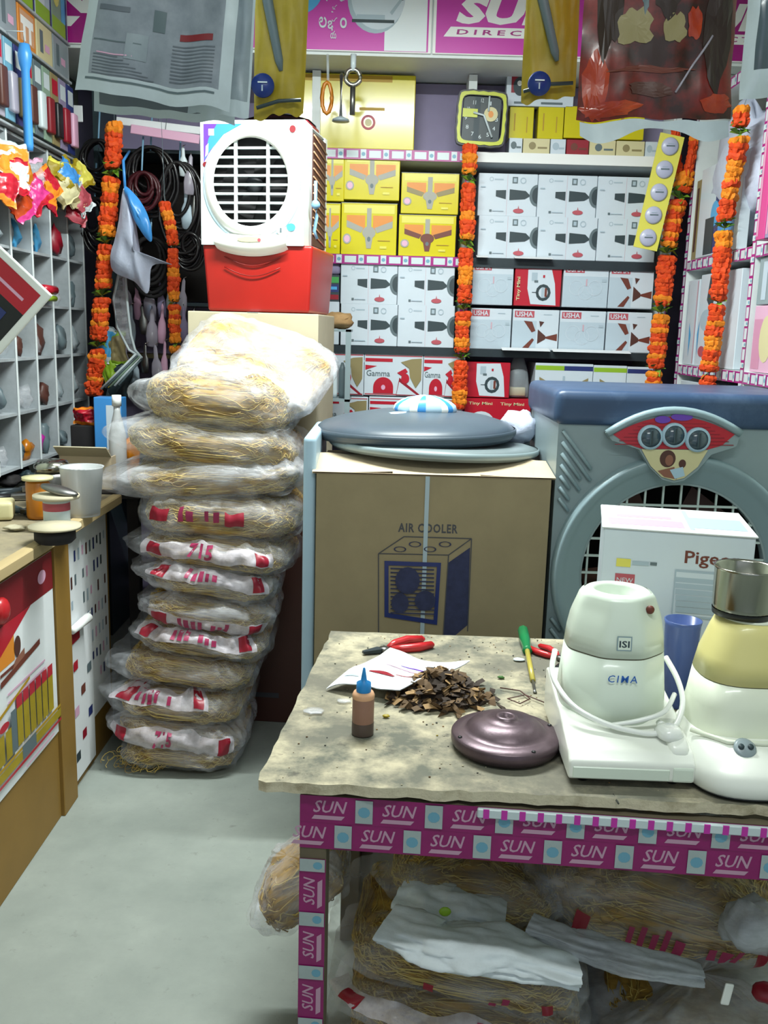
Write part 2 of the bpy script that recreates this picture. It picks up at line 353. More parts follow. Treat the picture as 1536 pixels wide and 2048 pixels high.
# --- yellow ceiling fan cartons
def yellow_fan(name, label, x, z, w_, h, d=.26, blades='grey_print', hub='grey_print', g='yellow ceiling fan cartons'):
    t = thing(name, label, 'carton', (x, YS+.012, z), 0, g)
    B().box(.001, w_-.001, 0, d, 0, h-.001, 'yellow_card', .002, 1).obj('carton_body', t)
    b = B().face(0)
    b.pr(w_*.05, h*.80, w_*.95, h*.96, 'yellow_pale')
    b.pp([(w_*.10, h*.76), (w_*.43, h*.76), (w_*.43, h*.46), (w_*.28, h*.52), (w_*.10, h*.62)], 'orange_print')
    b.pp([(w_*.92, h*.76), (w_*.57, h*.76), (w_*.57, h*.46), (w_*.72, h*.52), (w_*.92, h*.62)], 'orange_print')
    b.pp([(w_*.10, h*.66), (w_*.40, h*.52), (w_*.36, h*.42), (w_*.10, h*.53)], blades)
    b.pp([(w_*.92, h*.66), (w_*.60, h*.52), (w_*.64, h*.42), (w_*.92, h*.53)], blades)
    b.pr(w_*.46, h*.50, w_*.54, h*.90, 'grey_print')
    b.pd(w_*.5, h*.43, w_*.12, h*.12, hub); b.pp([(w_*.42, h*.42), (w_*.58, h*.42), (w_*.54, h*.12), (w_*.46, h*.12)], hub)
    b.pd(w_*.5, h*.30, w_*.03, h*.05, 'slate_light')
    b.pd(w_*.11, h*.30, w_*.075, h*.10, 'grey_print'); b.pd(w_*.11, h*.30, w_*.05, h*.07, 'tape_pink')
    b.pr(w_*.66, h*.27, w_*.88, h*.285, 'yellow_dark'); b.pr(w_*.70, h*.12, w_*.82, h*.17, 'yellow_pale')
    b.obj('printed_picture', t)
    B().box(0, w_, -.0012, d*.5, h*.985, h+.0004, 'clear_plastic').obj('tape_strip', t)
    return t
for (px, lab, bl, hb, zs) in (
    ((640, 308, 688, 402), 'yellow fan carton at the upper left of the shelf, half hidden by the red cooler', 'grey_print', 'grey_print', None),
    ((688, 306, 800, 400), 'yellow fan carton with silver fan, upper row beside the empty lavender gap', 'grey_print', 'grey_print', None),
    ((640, 406, 682, 505), 'yellow fan carton at the lower left of the shelf, half hidden by the red cooler', 'grey_print', 'grey_print', 1.833),
    ((682, 406, 794, 505), 'yellow fan carton with silver fan, lower row in the middle', 'grey_print', 'grey_print', 1.833),
    ((802, 346, 918, 428), 'yellow fan carton with pale brown blades, upper one beside the garland', 'tan_print', 'grey_print', None),
    ((797, 430, 912, 512), 'yellow fan carton with dark brown blades, lower one beside the garland', 'brown_print', 'brown_print', 1.833)):
    x, w_, z, h = zfit(*px, shelf=zs)
    if px[0] == 640: w2 = .27; x = x+w_-w2+.0; w_ = w2; x = max(x, -.325); w_ = aY(px[2], 400, YS+.012).x-x
    yellow_fan('fan_carton', lab, x, z, w_, h, blades=bl, hub=hb)
# --- white ceiling fan cartons with slate blades
def white_fan_proto(w_, h, d=.26):
    t = thing('fan_carton', '', 'carton', (0, 0, 0), 0, 'white ceiling fan cartons')
    B().box(.001, w_-.001, 0, d, 0, h-.001, 'box_white', .002, 1).obj('carton_body', t)
    b = B().face(0)
    b.pr(w_*.487, h*.02, w_*.492, h*.98, 'faint_pink')
    b.pring(w_*.22, h*.86, w_*.035, w_*.024, 'faint'); b.pr(w_*.27, h*.84, w_*.42, h*.87, 'faint')
    b.pr(w_*.57, h*.77, w_*.66, h*.92, 'slate_light'); b.pr(w_*.59, h*.80, w_*.64, h*.89, 'faint'); b.pring(w_*.75, h*.84, w_*.05, w_*.035, 'faint')
    b.pp([(w_*.30, h*.60), (w_*.47, h*.61), (w_*.47, h*.40), (w_*.30, h*.46)], 'slate')
    b.pp([(w_*.53, h*.63), (w_*.80, h*.60), (w_*.86, h*.52), (w_*.93, h*.50), (w_*.86, h*.47), (w_*.79, h*.41), (w_*.53, h*.38)], 'slate')
    b.pd(w_*.995, h*.50, w_*.13, h*.25, 'slate_light', 20, 90, 270); b.pd(w_*.995, h*.50, w_*.085, h*.19, 'slate', 20, 90, 270)
    b.pd(w_*.69, h*.13, w_*.09, h*.055, 'red_pill', 14); b.pp([(w_*.68, h*.19), (w_*.70, h*.19), (w_*.69, h*.26)], 'red_pill')
    b.pr(w_*.20, h*.10, w_*.24, h*.15, 'slate_light'); b.pr(w_*.25, h*.11, w_*.44, h*.13, 'faint'); b.pr(w_*.04, h*.66, w_*.12, h*.69, 'faint')
    b.obj('printed_picture', t); return t
wf = None
grid1 = [(956, 1075, 344, 430, 'upper row, next to the middle garland', 0), (1075, 1194, 346, 432, 'upper row, middle one of three', 0), (1194, 1312, 349, 435, 'upper row, behind the yellow sticker strip', 0),
         (956, 1075, 430, 516, 'lower row, next to the middle garland', 1), (1075, 1194, 432, 519, 'lower row, middle one of three', 1), (1194, 1312, 435, 522, 'lower row, behind the yellow sticker strip', 1)]
grid2 = [(681, 795, 524, 608, 'upper row, left of the pair under the yellow cartons', 0), (795, 909, 527, 611, 'upper row, right of the pair under the yellow cartons', 0),
         (681, 795, 608, 692, 'lower row, left of the pair above the red cartons', 1), (795, 909, 611, 696, 'lower row, right of the pair above the red cartons', 1)]
for gi, (gr, base) in enumerate(((grid1, 1.833), (grid2, 1.429))):
    for (a, c, y0, y1, lab, low) in gr:
        x, w_, z, h = fit(a, y0, c, y1, YS+.012)
        if wf is None: WW, HH = w_, h; wf = white_fan_proto(w_, h); o = wf; o.location = (x, YS+.012, base+(0 if low else h))
        else: o = dup(wf, (x, YS+.012, base+(0 if low else HH*h/HH)), scale=(w_/WW, 1, h/HH))
        o['label'] = 'white carton with slate fan blades, %s' % lab
# --- cartons with the red USHA word
def usha(label, px, base, fan):
    x, w_, z, h = fit(*px, YS+.012); z = base
    t = thing('fan_carton', label, 'carton', (x, YS+.012, z), 0, 'white cartons with a red word')
    B().box(.001, w_-.001, 0, .26, 0, h-.001, 'box_white', .002, 1).obj('carton_body', t)
    b = B().face(0); b.pr(0.002, h*.02, w_*.99, h*.72, 'box_pale')
    b.pr(w_*.04, h*.80, w_*.46, h*.96, 'red_pill'); b.pt('USHA', w_*.07, h*.82, w_*.36, h*.12, 'box_white', bold=.02)
    b.pr(w_*.66, h*.87, w_*.84, h*.89, 'faint')
    if fan:
        b.pr(w_*.52, h*.02, w_*.99, h*.72, 'box_white')
        b.pp([(w_*.24, h*.72), (w_*.42, h*.70), (w_*.50, h*.48), (w_*.42, h*.44)], 'brown_print')
        b.pp([(w_*.22, h*.04), (w_*.36, h*.04), (w_*.48, h*.26), (w_*.44, h*.30)], 'brown_print')
        b.pp([(w_*.55, h*.52), (w_*.72, h*.36), (w_*.72, h*.28), (w_*.55, h*.16)], 'brown_deep'); b.pp([(w_*.72, h*.34), (w_*.97, h*.42), (w_*.97, h*.24), (w_*.72, h*.30)], 'brown_print')
        b.pp([(w_*.57, h*.72), (w_*.68, h*.70), (w_*.60, h*.57)], 'brown_deep')
    else:
        for k in range(3): b.pring(w_*(.3+.2*k), h*(.45-.1*(k % 2)), w_*.16, w_*.15, 'box_white')
        b.pr(w_*.50, h*.50, w_*.53, h*.66, 'faint_pink'); b.pr(w_*.85, h*.60, w_*.95, h*.66, 'faint')
    b.obj('printed_picture', t)
rowb = [(940, 1022, 0, 'lower row, left end by the middle garland'), (1024, 1117, 1, 'lower row, brown fan under the red pump carton'), (1118, 1210, 0, 'lower row, plain one between two brown fans'), (1212, 1302, 1, 'lower row, brown fan at the right end')]
for k, (a, c, f, lab) in enumerate(rowb):
    usha('white carton with red word, %s' % lab, (a, 620+k*3, c, 702+k*3), 1.429, f)
for (a, c, f, lab) in ((944, 1026, 0, 'upper row, left of the red pump carton'), (1125, 1216, 0, 'upper row, right of the red pump carton'), (1217, 1306, 1, 'upper row, brown fan at the right end')):
    usha('white carton with red word, %s' % lab, (a, 536 if a < 1000 else 540, c, 622 if a < 1000 else 626), 1.429+.1985, f)
def pump_box(label, px, base, word=True):
    x, w_, z, h = fit(*px, YS+.012); z = base if base else z
    t = thing('pump_carton', label, 'carton', (x, YS+.012, z))
    B().box(.001, w_-.001, 0, .24, 0, h-.001, 'red_print', .002, 1).obj('carton_body', t)
    b = B().face(0)
    b.pp([(w_*.28, h*.95), (w_*.78, h*.97), (w_*.86, h*.6), (w_*.90, h*.03), (w_*.36, h*.05), (w_*.28, h*.45)], 'box_white')
    b.pring(w_*.62, h*.36, w_*.16, w_*.10, 'slate', 12, sv=1.1); b.pr(w_*.58, h*.22, w_*.64, h*.50, 'faint'); b.pr(w_*.65, h*.25, w_*.70, h*.48, 'brown_print')
    b.pr(w_*.38, h*.35, w_*.48, h*.37, 'slate'); b.pr(w_*.36, h*.66, w_*.48, h*.88, 'faint'); b.pr(w_*.42, h*.62, w_*.50, h*.68, 'slate_light'); b.pr(w_*.60, h*.75, w_*.64, h*.82, 'red_print')
    if word: b.pt('Tiny Mini', w_*.14, h*.14, h*.62, w_*.09, 'cream', rot=90, bold=.02)
    b.obj('printed_picture', t)
pump_box('red carton with a pump pictured on white, standing among the white cartons', (1028, 546, 1122, 622), 1.429+.1985)
pump_box('red carton with a pump pictured, right of the middle garland and under the white cartons', (926, 724, 1020, 795), None, False)
# row below: red and white cartons
def gamma(label, px, full=True):
    x, w_, z, h = fit(*px, YS+.012)
    t = thing('fan_carton', label, 'carton', (x, YS+.012, z), 0, 'red and white fan cartons')
    B().box(.001, w_-.001, 0, .26, 0, h-.001, 'box_white', .002, 1).obj('carton_body', t)
    b = B().face(0)
    b.pr(w_*.02, h*.93, w_*.98, h*.955, 'red_pill'); b.pr(w_*.02, h*.02, w_*.98, h*.05, 'red_pill')
    b.pr(w_*.02, h*.80, w_*.48, h*.88, 'red_print'); b.pp([(w_*.02, h*.72), (w_*.22, h*.70), (w_*.02, h*.60)], 'red_print')
    b.pt('Gamma', w_*.04, h*.46, w_*.40, h*.14, 'slate_light', bold=.01)
    b.pd(w_*.33, h*.20, w_*.17, h*.24, 'red_print', 18, 0, 180); b.pr(w_*.16, h*.06, w_*.50, h*.20, 'red_print'); b.pd(w_*.33, h*.20, w_*.035, h*.06, 'tape_pink')
    b.pp([(w_*.55, h*.02), (w_*.60, h*.44), (w_*.72, h*.30), (w_*.98, h*.02)], 'red_deep')
    b.pp([(w_*.56, h*.04), (w_*.60, h*.34), (w_*.90, h*.04)], 'box_white')
    b.pp([(w_*.62, h*.80), (w_*.80, h*.88), (w_*.97, h*.90), (w_*.97, h*.40), (w_*.88, h*.20), (w_*.78, h*.45), (w_*.76, h*.66)], 'tan_print')
    b.pp([(w_*.56, h*.55), (w_*.70, h*.66), (w_*.74, h*.58), (w_*.64, h*.48)], 'red_print'); b.pd(w_*.70, h*.42, w_*.07, h*.12, 'red_print', 12)
    b.obj('printed_picture', t)
gamma('red and white fan carton, upper row, cut off at the left by the stack', (618, 704, 728, 790)); gamma('red and white fan carton, upper row, full front with grey blade', (728, 707, 846, 792)); gamma('red and white fan carton, upper row, running behind the middle garland', (846, 710, 925, 795))
gamma('red and white fan carton, lower row, left one peeping above the dark lid', (624, 792, 736, 868)); gamma('red and white fan carton, lower row, right one peeping above the dark lid', (737, 794, 852, 870)); gamma('red and white fan carton, lower row, last one before the garland', (853, 797, 925, 872))
x, w_, z, h = fit(928, 797, 1060, 872, YS+.012)
t = thing('pump_carton', 'long red carton with two white ovals, lying under the pump carton', 'carton', (x, YS+.012, z))
B().box(0, w_, 0, .24, 0, h-.001, 'red_print', .002, 1).obj('carton_body', t)
b = B().face(0)
for u in (.06, .54): b.pt('Tiny Mini', w_*u, h*.80, w_*.36, h*.10, 'cream', bold=.02)
for u in (.26, .76): b.pd(w_*u, h*.35, w_*.2, h*.30, 'box_white', 20); b.pd(w_*(u+.04), h*.33, w_*.1, h*.16, 'slate_light', 14)
b.obj('printed_picture', t)
# green-topped cartons
for (px, lab, k) in (((1067, 727, 1183, 865), 'white carton with green and blue top band, left one above the grey cooler', 0), ((1183, 731, 1250, 865), 'white carton with green top band, middle one above the grey cooler', 1), ((1250, 734, 1312, 865), 'white carton with navy top band, right one above the grey cooler', 2)):
    x, w_, z, h = fit(*px, YS+.012)
    t = thing('fan_carton', lab, 'carton', (x, YS+.012, z), 0, 'white cartons with coloured top bands')
    B().box(.001, w_-.001, 0, .24, 0, h, 'box_white', .002, 1).obj('carton_body', t)
    b = B().face(0); b.pr(.002, h*.90, w_*(.5 if k == 0 else .99), h*.965, 'lime' if k < 2 else 'navy')
    if k == 0: b.pr(w_*.5, h*.90, w_*.99, h*.965, 'navy')
    b.pr(.002, h*.22, w_*.3, h*.28, 'green_print')
    if k == 0:
        for s_ in (-1, 1): b.pp([(w_*.5+s_*w_*.02, h*.62), (w_*.5+s_*w_*.42, h*.80), (w_*.5+s_*w_*.42, h*.76), (w_*.5+s_*w_*.04, h*.57)], 'tan_print')
        b.pd(w_*.5, h*.60, w_*.05, h*.05, 'tan_print', 12); b.pr(w_*.48, h*.6, w_*.52, h*.82, 'faint')
    elif k == 1: b.pp([(w_*.2, h*.80), (w_*.95, h*.60), (w_*.95, h*.55), (w_*.2, h*.76)], 'tan_print')
    else: b.pp([(w_*.05, h*.60), (w_*.85, h*.76), (w_*.85, h*.72), (w_*.05, h*.55)], 'tan_print')
    b.obj('printed_picture', t)
# clear bag with a grey fitting, on top of the red cartons
x, w_, z, h = fit(1016, 712, 1064, 796, YS+.012)
t = thing('clear_bag', 'clear plastic bag with a dark cap and cream base, beside the green-topped cartons', 'bag', (x+w_/2, YS+.09, z+.001))
B().lathe([(w_*.48, 0), (w_*.5, .05), (w_*.42, .12), (w_*.18, h)], 'clear_plastic', sy=.7).obj('bag_film', t)
B().box(-w_*.34, w_*.34, -.02, .04, .004, .045, 'cream', .006).obj('base', t); B().lathe([(.03, .05), (.035, .1), (.03, .13)], 'slate', sy=.7).obj('cap', t)
# colour-striped packets at the left end and the glossy bulb pack
x, w_, z, h = fit(642, 549, 679, 603, YS+.012)
t = thing('striped_carton', 'small dark carton striped green, blue and red at the left end of the shelf', 'carton', (x, YS+.02, z))
b = B().box(0, w_, 0, .12, 0, h, 'slate', .002, 1); b.obj('carton_body', t)
b = B().face(0); b.pr(.004, h*.70, w_-.004, h*.92, 'green_print'); b.pr(.004, h*.36, w_-.004, h*.64, 'navy'); b.pr(.012, h*.45, w_-.012, h*.56, 'cyan_print'); b.pr(.004, h*.08, w_-.004, h*.26, 'red_deep'); b.obj('printed_picture', t)
zb = z
B().box(x, x+w_, YS+.02, YS+.16, 1.43, zb, 'box_white', .002, 1).obj('plain_carton'); tag(bpy.data.objects['plain_carton'], 'plain white carton under the small striped one', 'carton')
o = B().box(x-.003, x+w_+.003, YS+.02, YS+.15, zb+h, zb+h+.055, 'lavender_wall', .02, 3).obj('glossy_pack'); tag(o, 'small glossy lavender pack on top of the striped carton', 'packet')
# slips lying on the shelf edges
for k, (px, sz, lab) in enumerate((((952, 515, 975, 524), 1.833, 'white paper slip poking out under the left white carton'), ((1028, 514, 1104, 526), 1.833, 'long white paper slip poking out under the middle white carton'),
    ((1002, 706, 1098, 716), 1.429, 'left white slip hanging over the dark shelf edge'), ((1103, 708, 1258, 720), 1.429, 'right long white slip hanging over the dark shelf edge'))):
    x, w_, z, h = fit(*px, YS-.01)
    o = B().box(0, w_, 0, .05, -.003, .0, 'paper', .001, 1).obj('paper_slip', loc=(x, YS-.045, sz), rot=(R(12), 0, 0)); tag(o, lab, 'paper')
for k, x0 in enumerate((672, 712, 783, 815, 862)):
    x, w_, z, h = fit(x0, 697, x0+28, 706, YS)
    o = B().box(0, w_, 0, .05, 0, .012, 'paper', .003, 1).obj('paper_wad', loc=(x, YS+.02, 1.352+.0)); tag(o, 'small folded white paper lying on top of the red and white cartons', 'paper', 'folded papers over the red and white cartons')
# --- top of the unit: big yellow carton, small cartons, clock
x, w_, z, h = fit(598, 148, 830, 284, YS+.012); z = 2.283; h = aY(715, 148, YS+.012).z-z
t = thing('fan_carton', 'wide glossy yellow carton on the top shelf behind the hanging fittings', 'carton', (x, YS+.012, z))
B().box(0, w_, 0, .12, 0, h, 'yellow_card', .003, 1).obj('carton_body', t)
b = B().face(0); b.pr(.01, h*.90, w_*.80, h*.985, 'yellow_dark'); b.pr(w_*.52, h*.52, w_*.74, h*.56, 'yellow_dark'); b.pring(w_*.60, h*.36, w_*.062, w_*.042, 'red_pill'); b.pd(w_*.60, h*.36, w_*.03, w_*.03, 'cream'); b.obj('printed_picture', t)
for (px, lab) in (((1018, 214, 1068, 278), 'yellow carton under the framed red picture carton'), ((1075, 214, 1128, 278), 'second yellow carton on the top right shelf'), ((1128, 214, 1290, 278), 'wide yellow carton on the top right shelf behind the red bag')):
    x, w_, z, h = fit(*px, YS+.03)
    o = thing('yellow_carton', lab, 'carton', (x, YS+.03, z))
    B().box(.002, w_-.002, 0, .11, 0, h, 'yellow_card', .002, 1).obj('carton_body', o)
    b = B().face(0); b.pr(w_*.2, h*.25, w_*.25, h*.8, 'yellow_dark'); b.pr(w_*.7, h*.2, w_*.74, h*.7, 'yellow_dark'); b.obj('printed_picture', o)
ztop = fit(1018, 214, 1068, 278, YS+.03)[2]
for (a, c, lab, m, pr) in ((1018, 1045, 'small white carton lying first on the top right shelf', 'box_white', 'slate_light'), (1046, 1100, 'small cream carton on the top right shelf', 'cream', 'tan_print'), (1101, 1132, 'small pale blue carton on the top right shelf', 'box_white', 'faint'),
    (1133, 1178, 'small dark red carton on the top right shelf', 'red_deep', 'brown_print'), (1179, 1232, 'small cream carton with a dark dot, right of the dark red one', 'cream', 'slate_light'), (1233, 1290, 'small cream carton near the right garlands', 'cream', 'tan_print'), (1291, 1316, 'small white carton at the right end of the top shelf', 'box_white', 'faint')):
    x, w_, z, h = fit(a, 276, c, 302, YS+.006)
    o = thing('small_carton', lab, 'carton', (x, YS+.006, 2.283))
    B().box(.001, w_-.001, 0, .14, 0, max(.01, ztop-2.284), m, .001, 1).obj('carton_body', o)
    b = B().face(0); b.pd(w_*.35, .032, min(.016, w_*.22), .016, pr, 12); b.pr(w_*.55, .02, w_*.9, .028, pr); b.obj('printed_picture', o)
x, w_, z, h = fit(1014, 124, 1150, 212, YS+.02)
t = thing('picture_carton', 'white framed carton with a red picture and a dark round lamp on it', 'carton', (x, YS+.03, z))
B().box(0, w_, 0, .06, 0, h, 'box_white', .002, 1).obj('carton_body', t)
b = B().face(0); b.pr(w_*.07, h*.30, w_*.30, h*.86, 'red_deep'); b.pd(w_*.2, h*.45, w_*.10, h*.22, 'slate'); b.pd(w_*.19, h*.52, w_*.035, h*.06, 'white'); b.pr(w_*.12, h*.05, w_*.34, h*.10, 'slate_light'); b.pr(w_*.52, h*.05, w_*.84, h*.10, 'slate_light'); b.obj('printed_picture', t)
# clock
x, w_, z, h = fit(913, 178, 1015, 292, 4.24)
t = thing('wall_clock', 'square clock with black and lime border hanging over the shelf edge', 'clock', (x+w_/2, 4.285, z+h/2), (0, R(2), 0))
n = 64
def sq(r, k, wob=0):
    a = 2*math.pi*k/n; c, s_ = math.cos(a), math.sin(a); p = (abs(c)**7+abs(s_)**7)**(-1/7)
    q = r*p*(1+wob*math.cos(a*16)); return (c*q*w_/h, s_*q)
for nm, r0, r1, y0, y1, m, wob in (('outer_border', h*.5, h*.40, -.030, 0, 'black', .012), ('inner_border', h*.47, h*.41, -.034, -.001, 'clock_yellow', .015)):
    vs = []
    for k in range(n):
        a = sq(r0, k, wob); c = sq(r1, k); vs += [(a[0], y1, a[1]), (a[0], y0, a[1]), (c[0], y0, c[1]), (c[0], y1, c[1])]
    B().add(vs, [(4*k+i, 4*((k+1) % n)+i, 4*((k+1) % n)+(i+1) % 4, 4*k+(i+1) % 4) for k in range(n) for i in range(4)], m).obj(nm, t)
b = B().box(-h*.36, h*.36, -.018, -.002, -h*.40, h*.40, 'clock_face', .002, 1); b.obj('dial', t)
b = B().face(-.018)
b.pr(-h*.14, -h*.40, -h*.03, h*.40, 'dark_steel')
for k in range(1, 13):
    a = R(90-30*k); b.pt(str(k), math.cos(a)*h*.29-h*.03, math.sin(a)*h*.32-h*.03, h*.05, h*.07, 'tape_white')
b.pr(-h*.36, h*.02, -h*.08, h*.17, 'clock_yellow'); b.pd(h*.17, h*.09, h*.13, h*.13, 'cream'); b.pd(h*.17, h*.09, h*.05, h*.06, 'orange_print'); b.obj('printed_dial', t)
B().tube([(h*.12, -.026, h*.40), (h*.12, -.026, h*.14)], .004, 'tape_white').obj('hand', t); B().tube([(-h*.16, -.026, h*.10), (h*.04, -.026, h*.06), (h*.22, -.026, -h*.32)], .005, 'tape_white').obj('hand', t)
# ================================================================ the loft with its sign panels
zb = 2.602; YL = 4.08
loft = thing('loft_cupboard', 'white loft cupboard above the shelves carrying the magenta signs', 'cupboard', (0, YL, 0))
B().box(-1.50, 1.64, 0, .62, zb, 2.99, 'white_board').obj('loft_body', loft)
def sign(label, px0, px1, kind):
    a = aY(px0, 60, YL); c = aY(px1, 60, YL); w_ = c.x-a.x; h = .36; s0 = zb+.012
    t = thing('sign_panel', label, 'sign', (a.x, YL-.012, s0))
    B().box(0, w_, 0, .012, 0, h, 'white', .001, 1).obj('board', t)
    b = B().face(0); m = .012
    b.pr(m, .004, w_-m, h-m, 'magenta_lite' if kind else 'magenta')
    k = w_/.455*1.0
    if kind == 0 or kind == 2:
        b.pt('SUN', w_*.09, .115, w_*.46, .105, 'white', shear=.35, bold=.05)
        b.pp([(w_*.045, .066), (w_*.47, .066), (w_*.51, .104), (w_*.075, .104)], 'white'); b.pt('DIRECT', w_*.10, .075, w_*.34, .02, 'magenta', shear=.2, bold=.02, spacing=1.5)
        b.pd(w_*.8, .2, .07, .07, 'white'); b.pd(w_*.8, .2, .05, .05, 'cyan_print')
    else:
        b.pr(w_*.80, .006, w_-m*1.6, h-m, 'mirror_white')
        b.pd(w_*.76, .20, w_*.12, .13, 'faint', 28); b.pd(w_*.77, .21, w_*.115, .125, 'box_white', 28)
        b.pt('SUN', w_*.725, .225, w_*.06, .02, 'slate_light'); b.pr(w_*.66, .11, w_*.84, .122, 'slate'); b.pr(w_*.68, .122, w_*.80, .14, 'faint')
        b.pp([(w_*.83, .14), (w_*.875, .20), (w_*.87, .21), (w_*.82, .15)], 'faint'); b.pd(w_*.873, .205, .009, .009, 'slate')
        b.pd(w_*.42, .24, w_*.12, .11, 'cyan_print', 28); b.pd(w_*.36, .28, w_*.08, .08, 'orange_print', 20); b.pd(w_*.385, .19, w_*.065, .06, 'white', 20)
        for txt, uu, vv, ww, hh in (('\u0C07', .52, .185, .035, .042), ('\u0C15', .565, .185, .030, .050), ('\u0C15', .572, .140, .022, .032), ('\u0C21', .605, .185, .032, .050),
                                    ('\u0C32', .52, .085, .030, .042), ('\u0C2D', .558, .075, .036, .050), ('\u0C2F', .57, .045, .022, .03), ('\u0C02', .610, .085, .026, .040)):
            b.pt(txt, w_*uu, vv, w_*ww*1.1, hh, 'tape_white', bold=.012)
    b.obj('printed_face', t)
sign('magenta sign with white slanted lettering at the far left end', -76, 393, 0)
sign('magenta sign with a white satellite dish picture and Telugu words', 395, 863, 1)
sign('magenta sign with big white slanted lettering right of the dish sign', 866, 1334, 2)
sign('magenta sign panel at the right end behind the red bag', 1338, 1700, 0)
# fittings hung from the loft lip
p = aY(655, 112, YL-.03); q = aY(655, 222, YL-.03)
def hook(nm, lab, px, y0, y1):
    a = aY(px, y0, YL-.03); c = aY(px, y1, YL-.03)
    return thing(nm, lab, 'fitting', (a.x, YL-.03, c.z)), a.z-c.z
t, L = hook('hanging_fitting', 'copper loop fitting hung leftmost under the dish sign', 655, 108, 225)
B().tube([(0, .005, L), (.004, 0, L*.55)], .006, 'clear_plastic').obj('hanger', t); B().tube([(.02*math.cos(a/12*6.283), 0, L*.25+.06*math.sin(a/12*6.283)) for a in range(12)], .009, 'amber', 6, True).obj('loop', t)
t, L = hook('hanging_fitting', 'thin steel rod with a disc foot hung in the middle under the dish sign', 683, 146, 243)
B().tube([(0, .02, L), (0, 0, L-.01), (0, 0, .01)], .0075, 'steel_dull').obj('rod', t); B().lathe([(.036, 0), (.034, .008), (.008, .02)], 'socket').obj('foot', t)
t, L = hook('hanging_fitting', 'steel ring clamp with shaft hung rightmost under the dish sign', 707, 108, 230)
B().tube([(0, .005, L), (0, 0, L*.72)], .012, 'tape_white').obj('hanger', t); B().tube([(.030*math.cos(a/16*6.283), 0, L*.62+.030*math.sin(a/16*6.283)) for a in range(16)], .010, 'steel', 8, True).obj('ring', t)
B().tube([(0, 0, L*.62-.036), (0, 0, .0)], .011, 'steel_dull', 8).obj('shaft', t)

# ================================================================ GARLANDS
def petals(m2, seed, seg=22, rw=.040):
    rr = random.Random(seed); b = B(); vs = []; fs = []; rings = [(.35, .012), (.8, .011), (1.0, .004), (.97, -.004), (.8, -.011), (.3, -.012)]
    off = [rr.uniform(.80, 1.12) for _ in range(seg)]
    for j, (q, z) in enumerate(rings):
        for k in range(seg):
            a = 2*math.pi*k/seg; r = rw*q*(1+(off[k]-1)*q)*(1.0 if k % 2 else .88)
            vs.append((r*math.cos(a), r*math.sin(a), z+rr.uniform(-.003, .003)*q))
    for j in range(len(rings)-1):
        for k in range(seg): k2 = (k+1) % seg; fs.append(((j+1)*seg+k, (j+1)*seg+k2, j*seg+k2, j*seg+k))
    fs += [tuple(range(seg)), tuple(5*seg+k for k in range(seg))[::-1]]
    return b.add(vs, fs, m2).mesh('flower')
FM = [petals('marigold' if k % 3 else 'marigold_lite', k) for k in range(6)]
def leafm():
    b = B(); rr = random.Random(5)
    for k in range(7):
        a = k*.9; L = .042; p0 = Vector((0, 0, 0)); p1 = Vector((math.cos(a)*L, math.sin(a)*L, rr.uniform(-.02, .02)))
        sd = Vector((-math.sin(a), math.cos(a), .3))*.014
        mid = (p0+p1)/2+Vector((0, 0, .006)); b.add([p0, mid+sd, p1, mid-sd], [(0, 1, 2), (0, 2, 3)], 'garland_green' if k % 2 else 'lime_leaf')
    return b.mesh('leaf_cluster')
LM = leafm()
def garland(label, pts, width, greens, name='marigold_garland', step=.019, up=None):
    """pts: world points top to bottom; greens: fractions along it that are leaf knots"""
    P = [Vector(p) for p in pts]; t = thing(name, label, 'garland', P[-1], 0, 'marigold garlands'); o0 = P[-1]
    segs = [(P[i+1]-P[i]).length for i in range(len(P)-1)]; L = sum(segs)
    B().tube(([tuple(Vector(up)-o0)] if up else [])+[tuple(p-o0) for p in P], .0011, 'cool_rib', 4).obj('string', t)
    def at_(s):
        for i, g in enumerate(segs):
            if s <= g or i == len(segs)-1: return P[i].lerp(P[i+1], s/g), (P[i+1]-P[i]).normalized()
            s -= g
    s = 0; rr = random.Random(len(label))
    while s < L:
        f = s/L; p, d = at_(s)
        g = any(abs(f-q) < (.018 if L > .5 else .04) for q in greens)
        o = bpy.data.objects.new('leaf_knot' if g else 'flower', LM if g else FM[rr.randrange(6)]); C.objects.link(o); o.parent = t
        o.location = p-o0; k = width/.08*(rr.uniform(.90, 1.06)); o.scale = (k, k, 1.25) if not g else (k*1.12, k*1.12, k*1.5)
        q = Vector((0, 0, -1)).rotation_difference(d).to_euler(); o.rotation_euler = (q.x+rr.uniform(-.12, .12), q.y+rr.uniform(-.12, .12), rr.uniform(0, 6))
        s += step if not g else step*1.2
    return t
garland('long marigold garland hanging at the end of the pigeonhole rack', [aY(229, 252, 4.02), aY(212, 500, 4.02), aY(187, 790, 4.02)], .077, (.17, .41, .61, .80), up=(aY(229, 252, 4.09)[0], 4.09, 2.603))
garland('thin short marigold garland hanging left of the red cooler', [aY(330, 410, 4.06), aY(345, 470, 4.06), aY(350, 700, 4.06)], .055, (.30, .66, .97), up=(aY(322, 400, 4.09)[0], 4.09, 2.603))
garland('marigold garland on the middle upright of the back shelves', [aY(940, 296, 4.24), aY(932, 520, 4.24), aY(917, 818, 4.24)], .070, (.11, .36, .59, .78))
garland('marigold garland on the right upright, full strand below the fork', [aY(1372, 350, 4.22), aY(1350, 430, 4.22), aY(1335, 500, 4.22), aY(1306, 782, 4.22)], .082, (.09, .35, .62, .90), up=aY(1367, 366, 4.225))
garland('thin left arm of the forked marigold garland under the red bag', [aY(1350, 250, 4.23), aY(1353, 330, 4.23), aY(1366, 368, 4.23)], .045, (), up=(1.25, 4.24, 2.603))
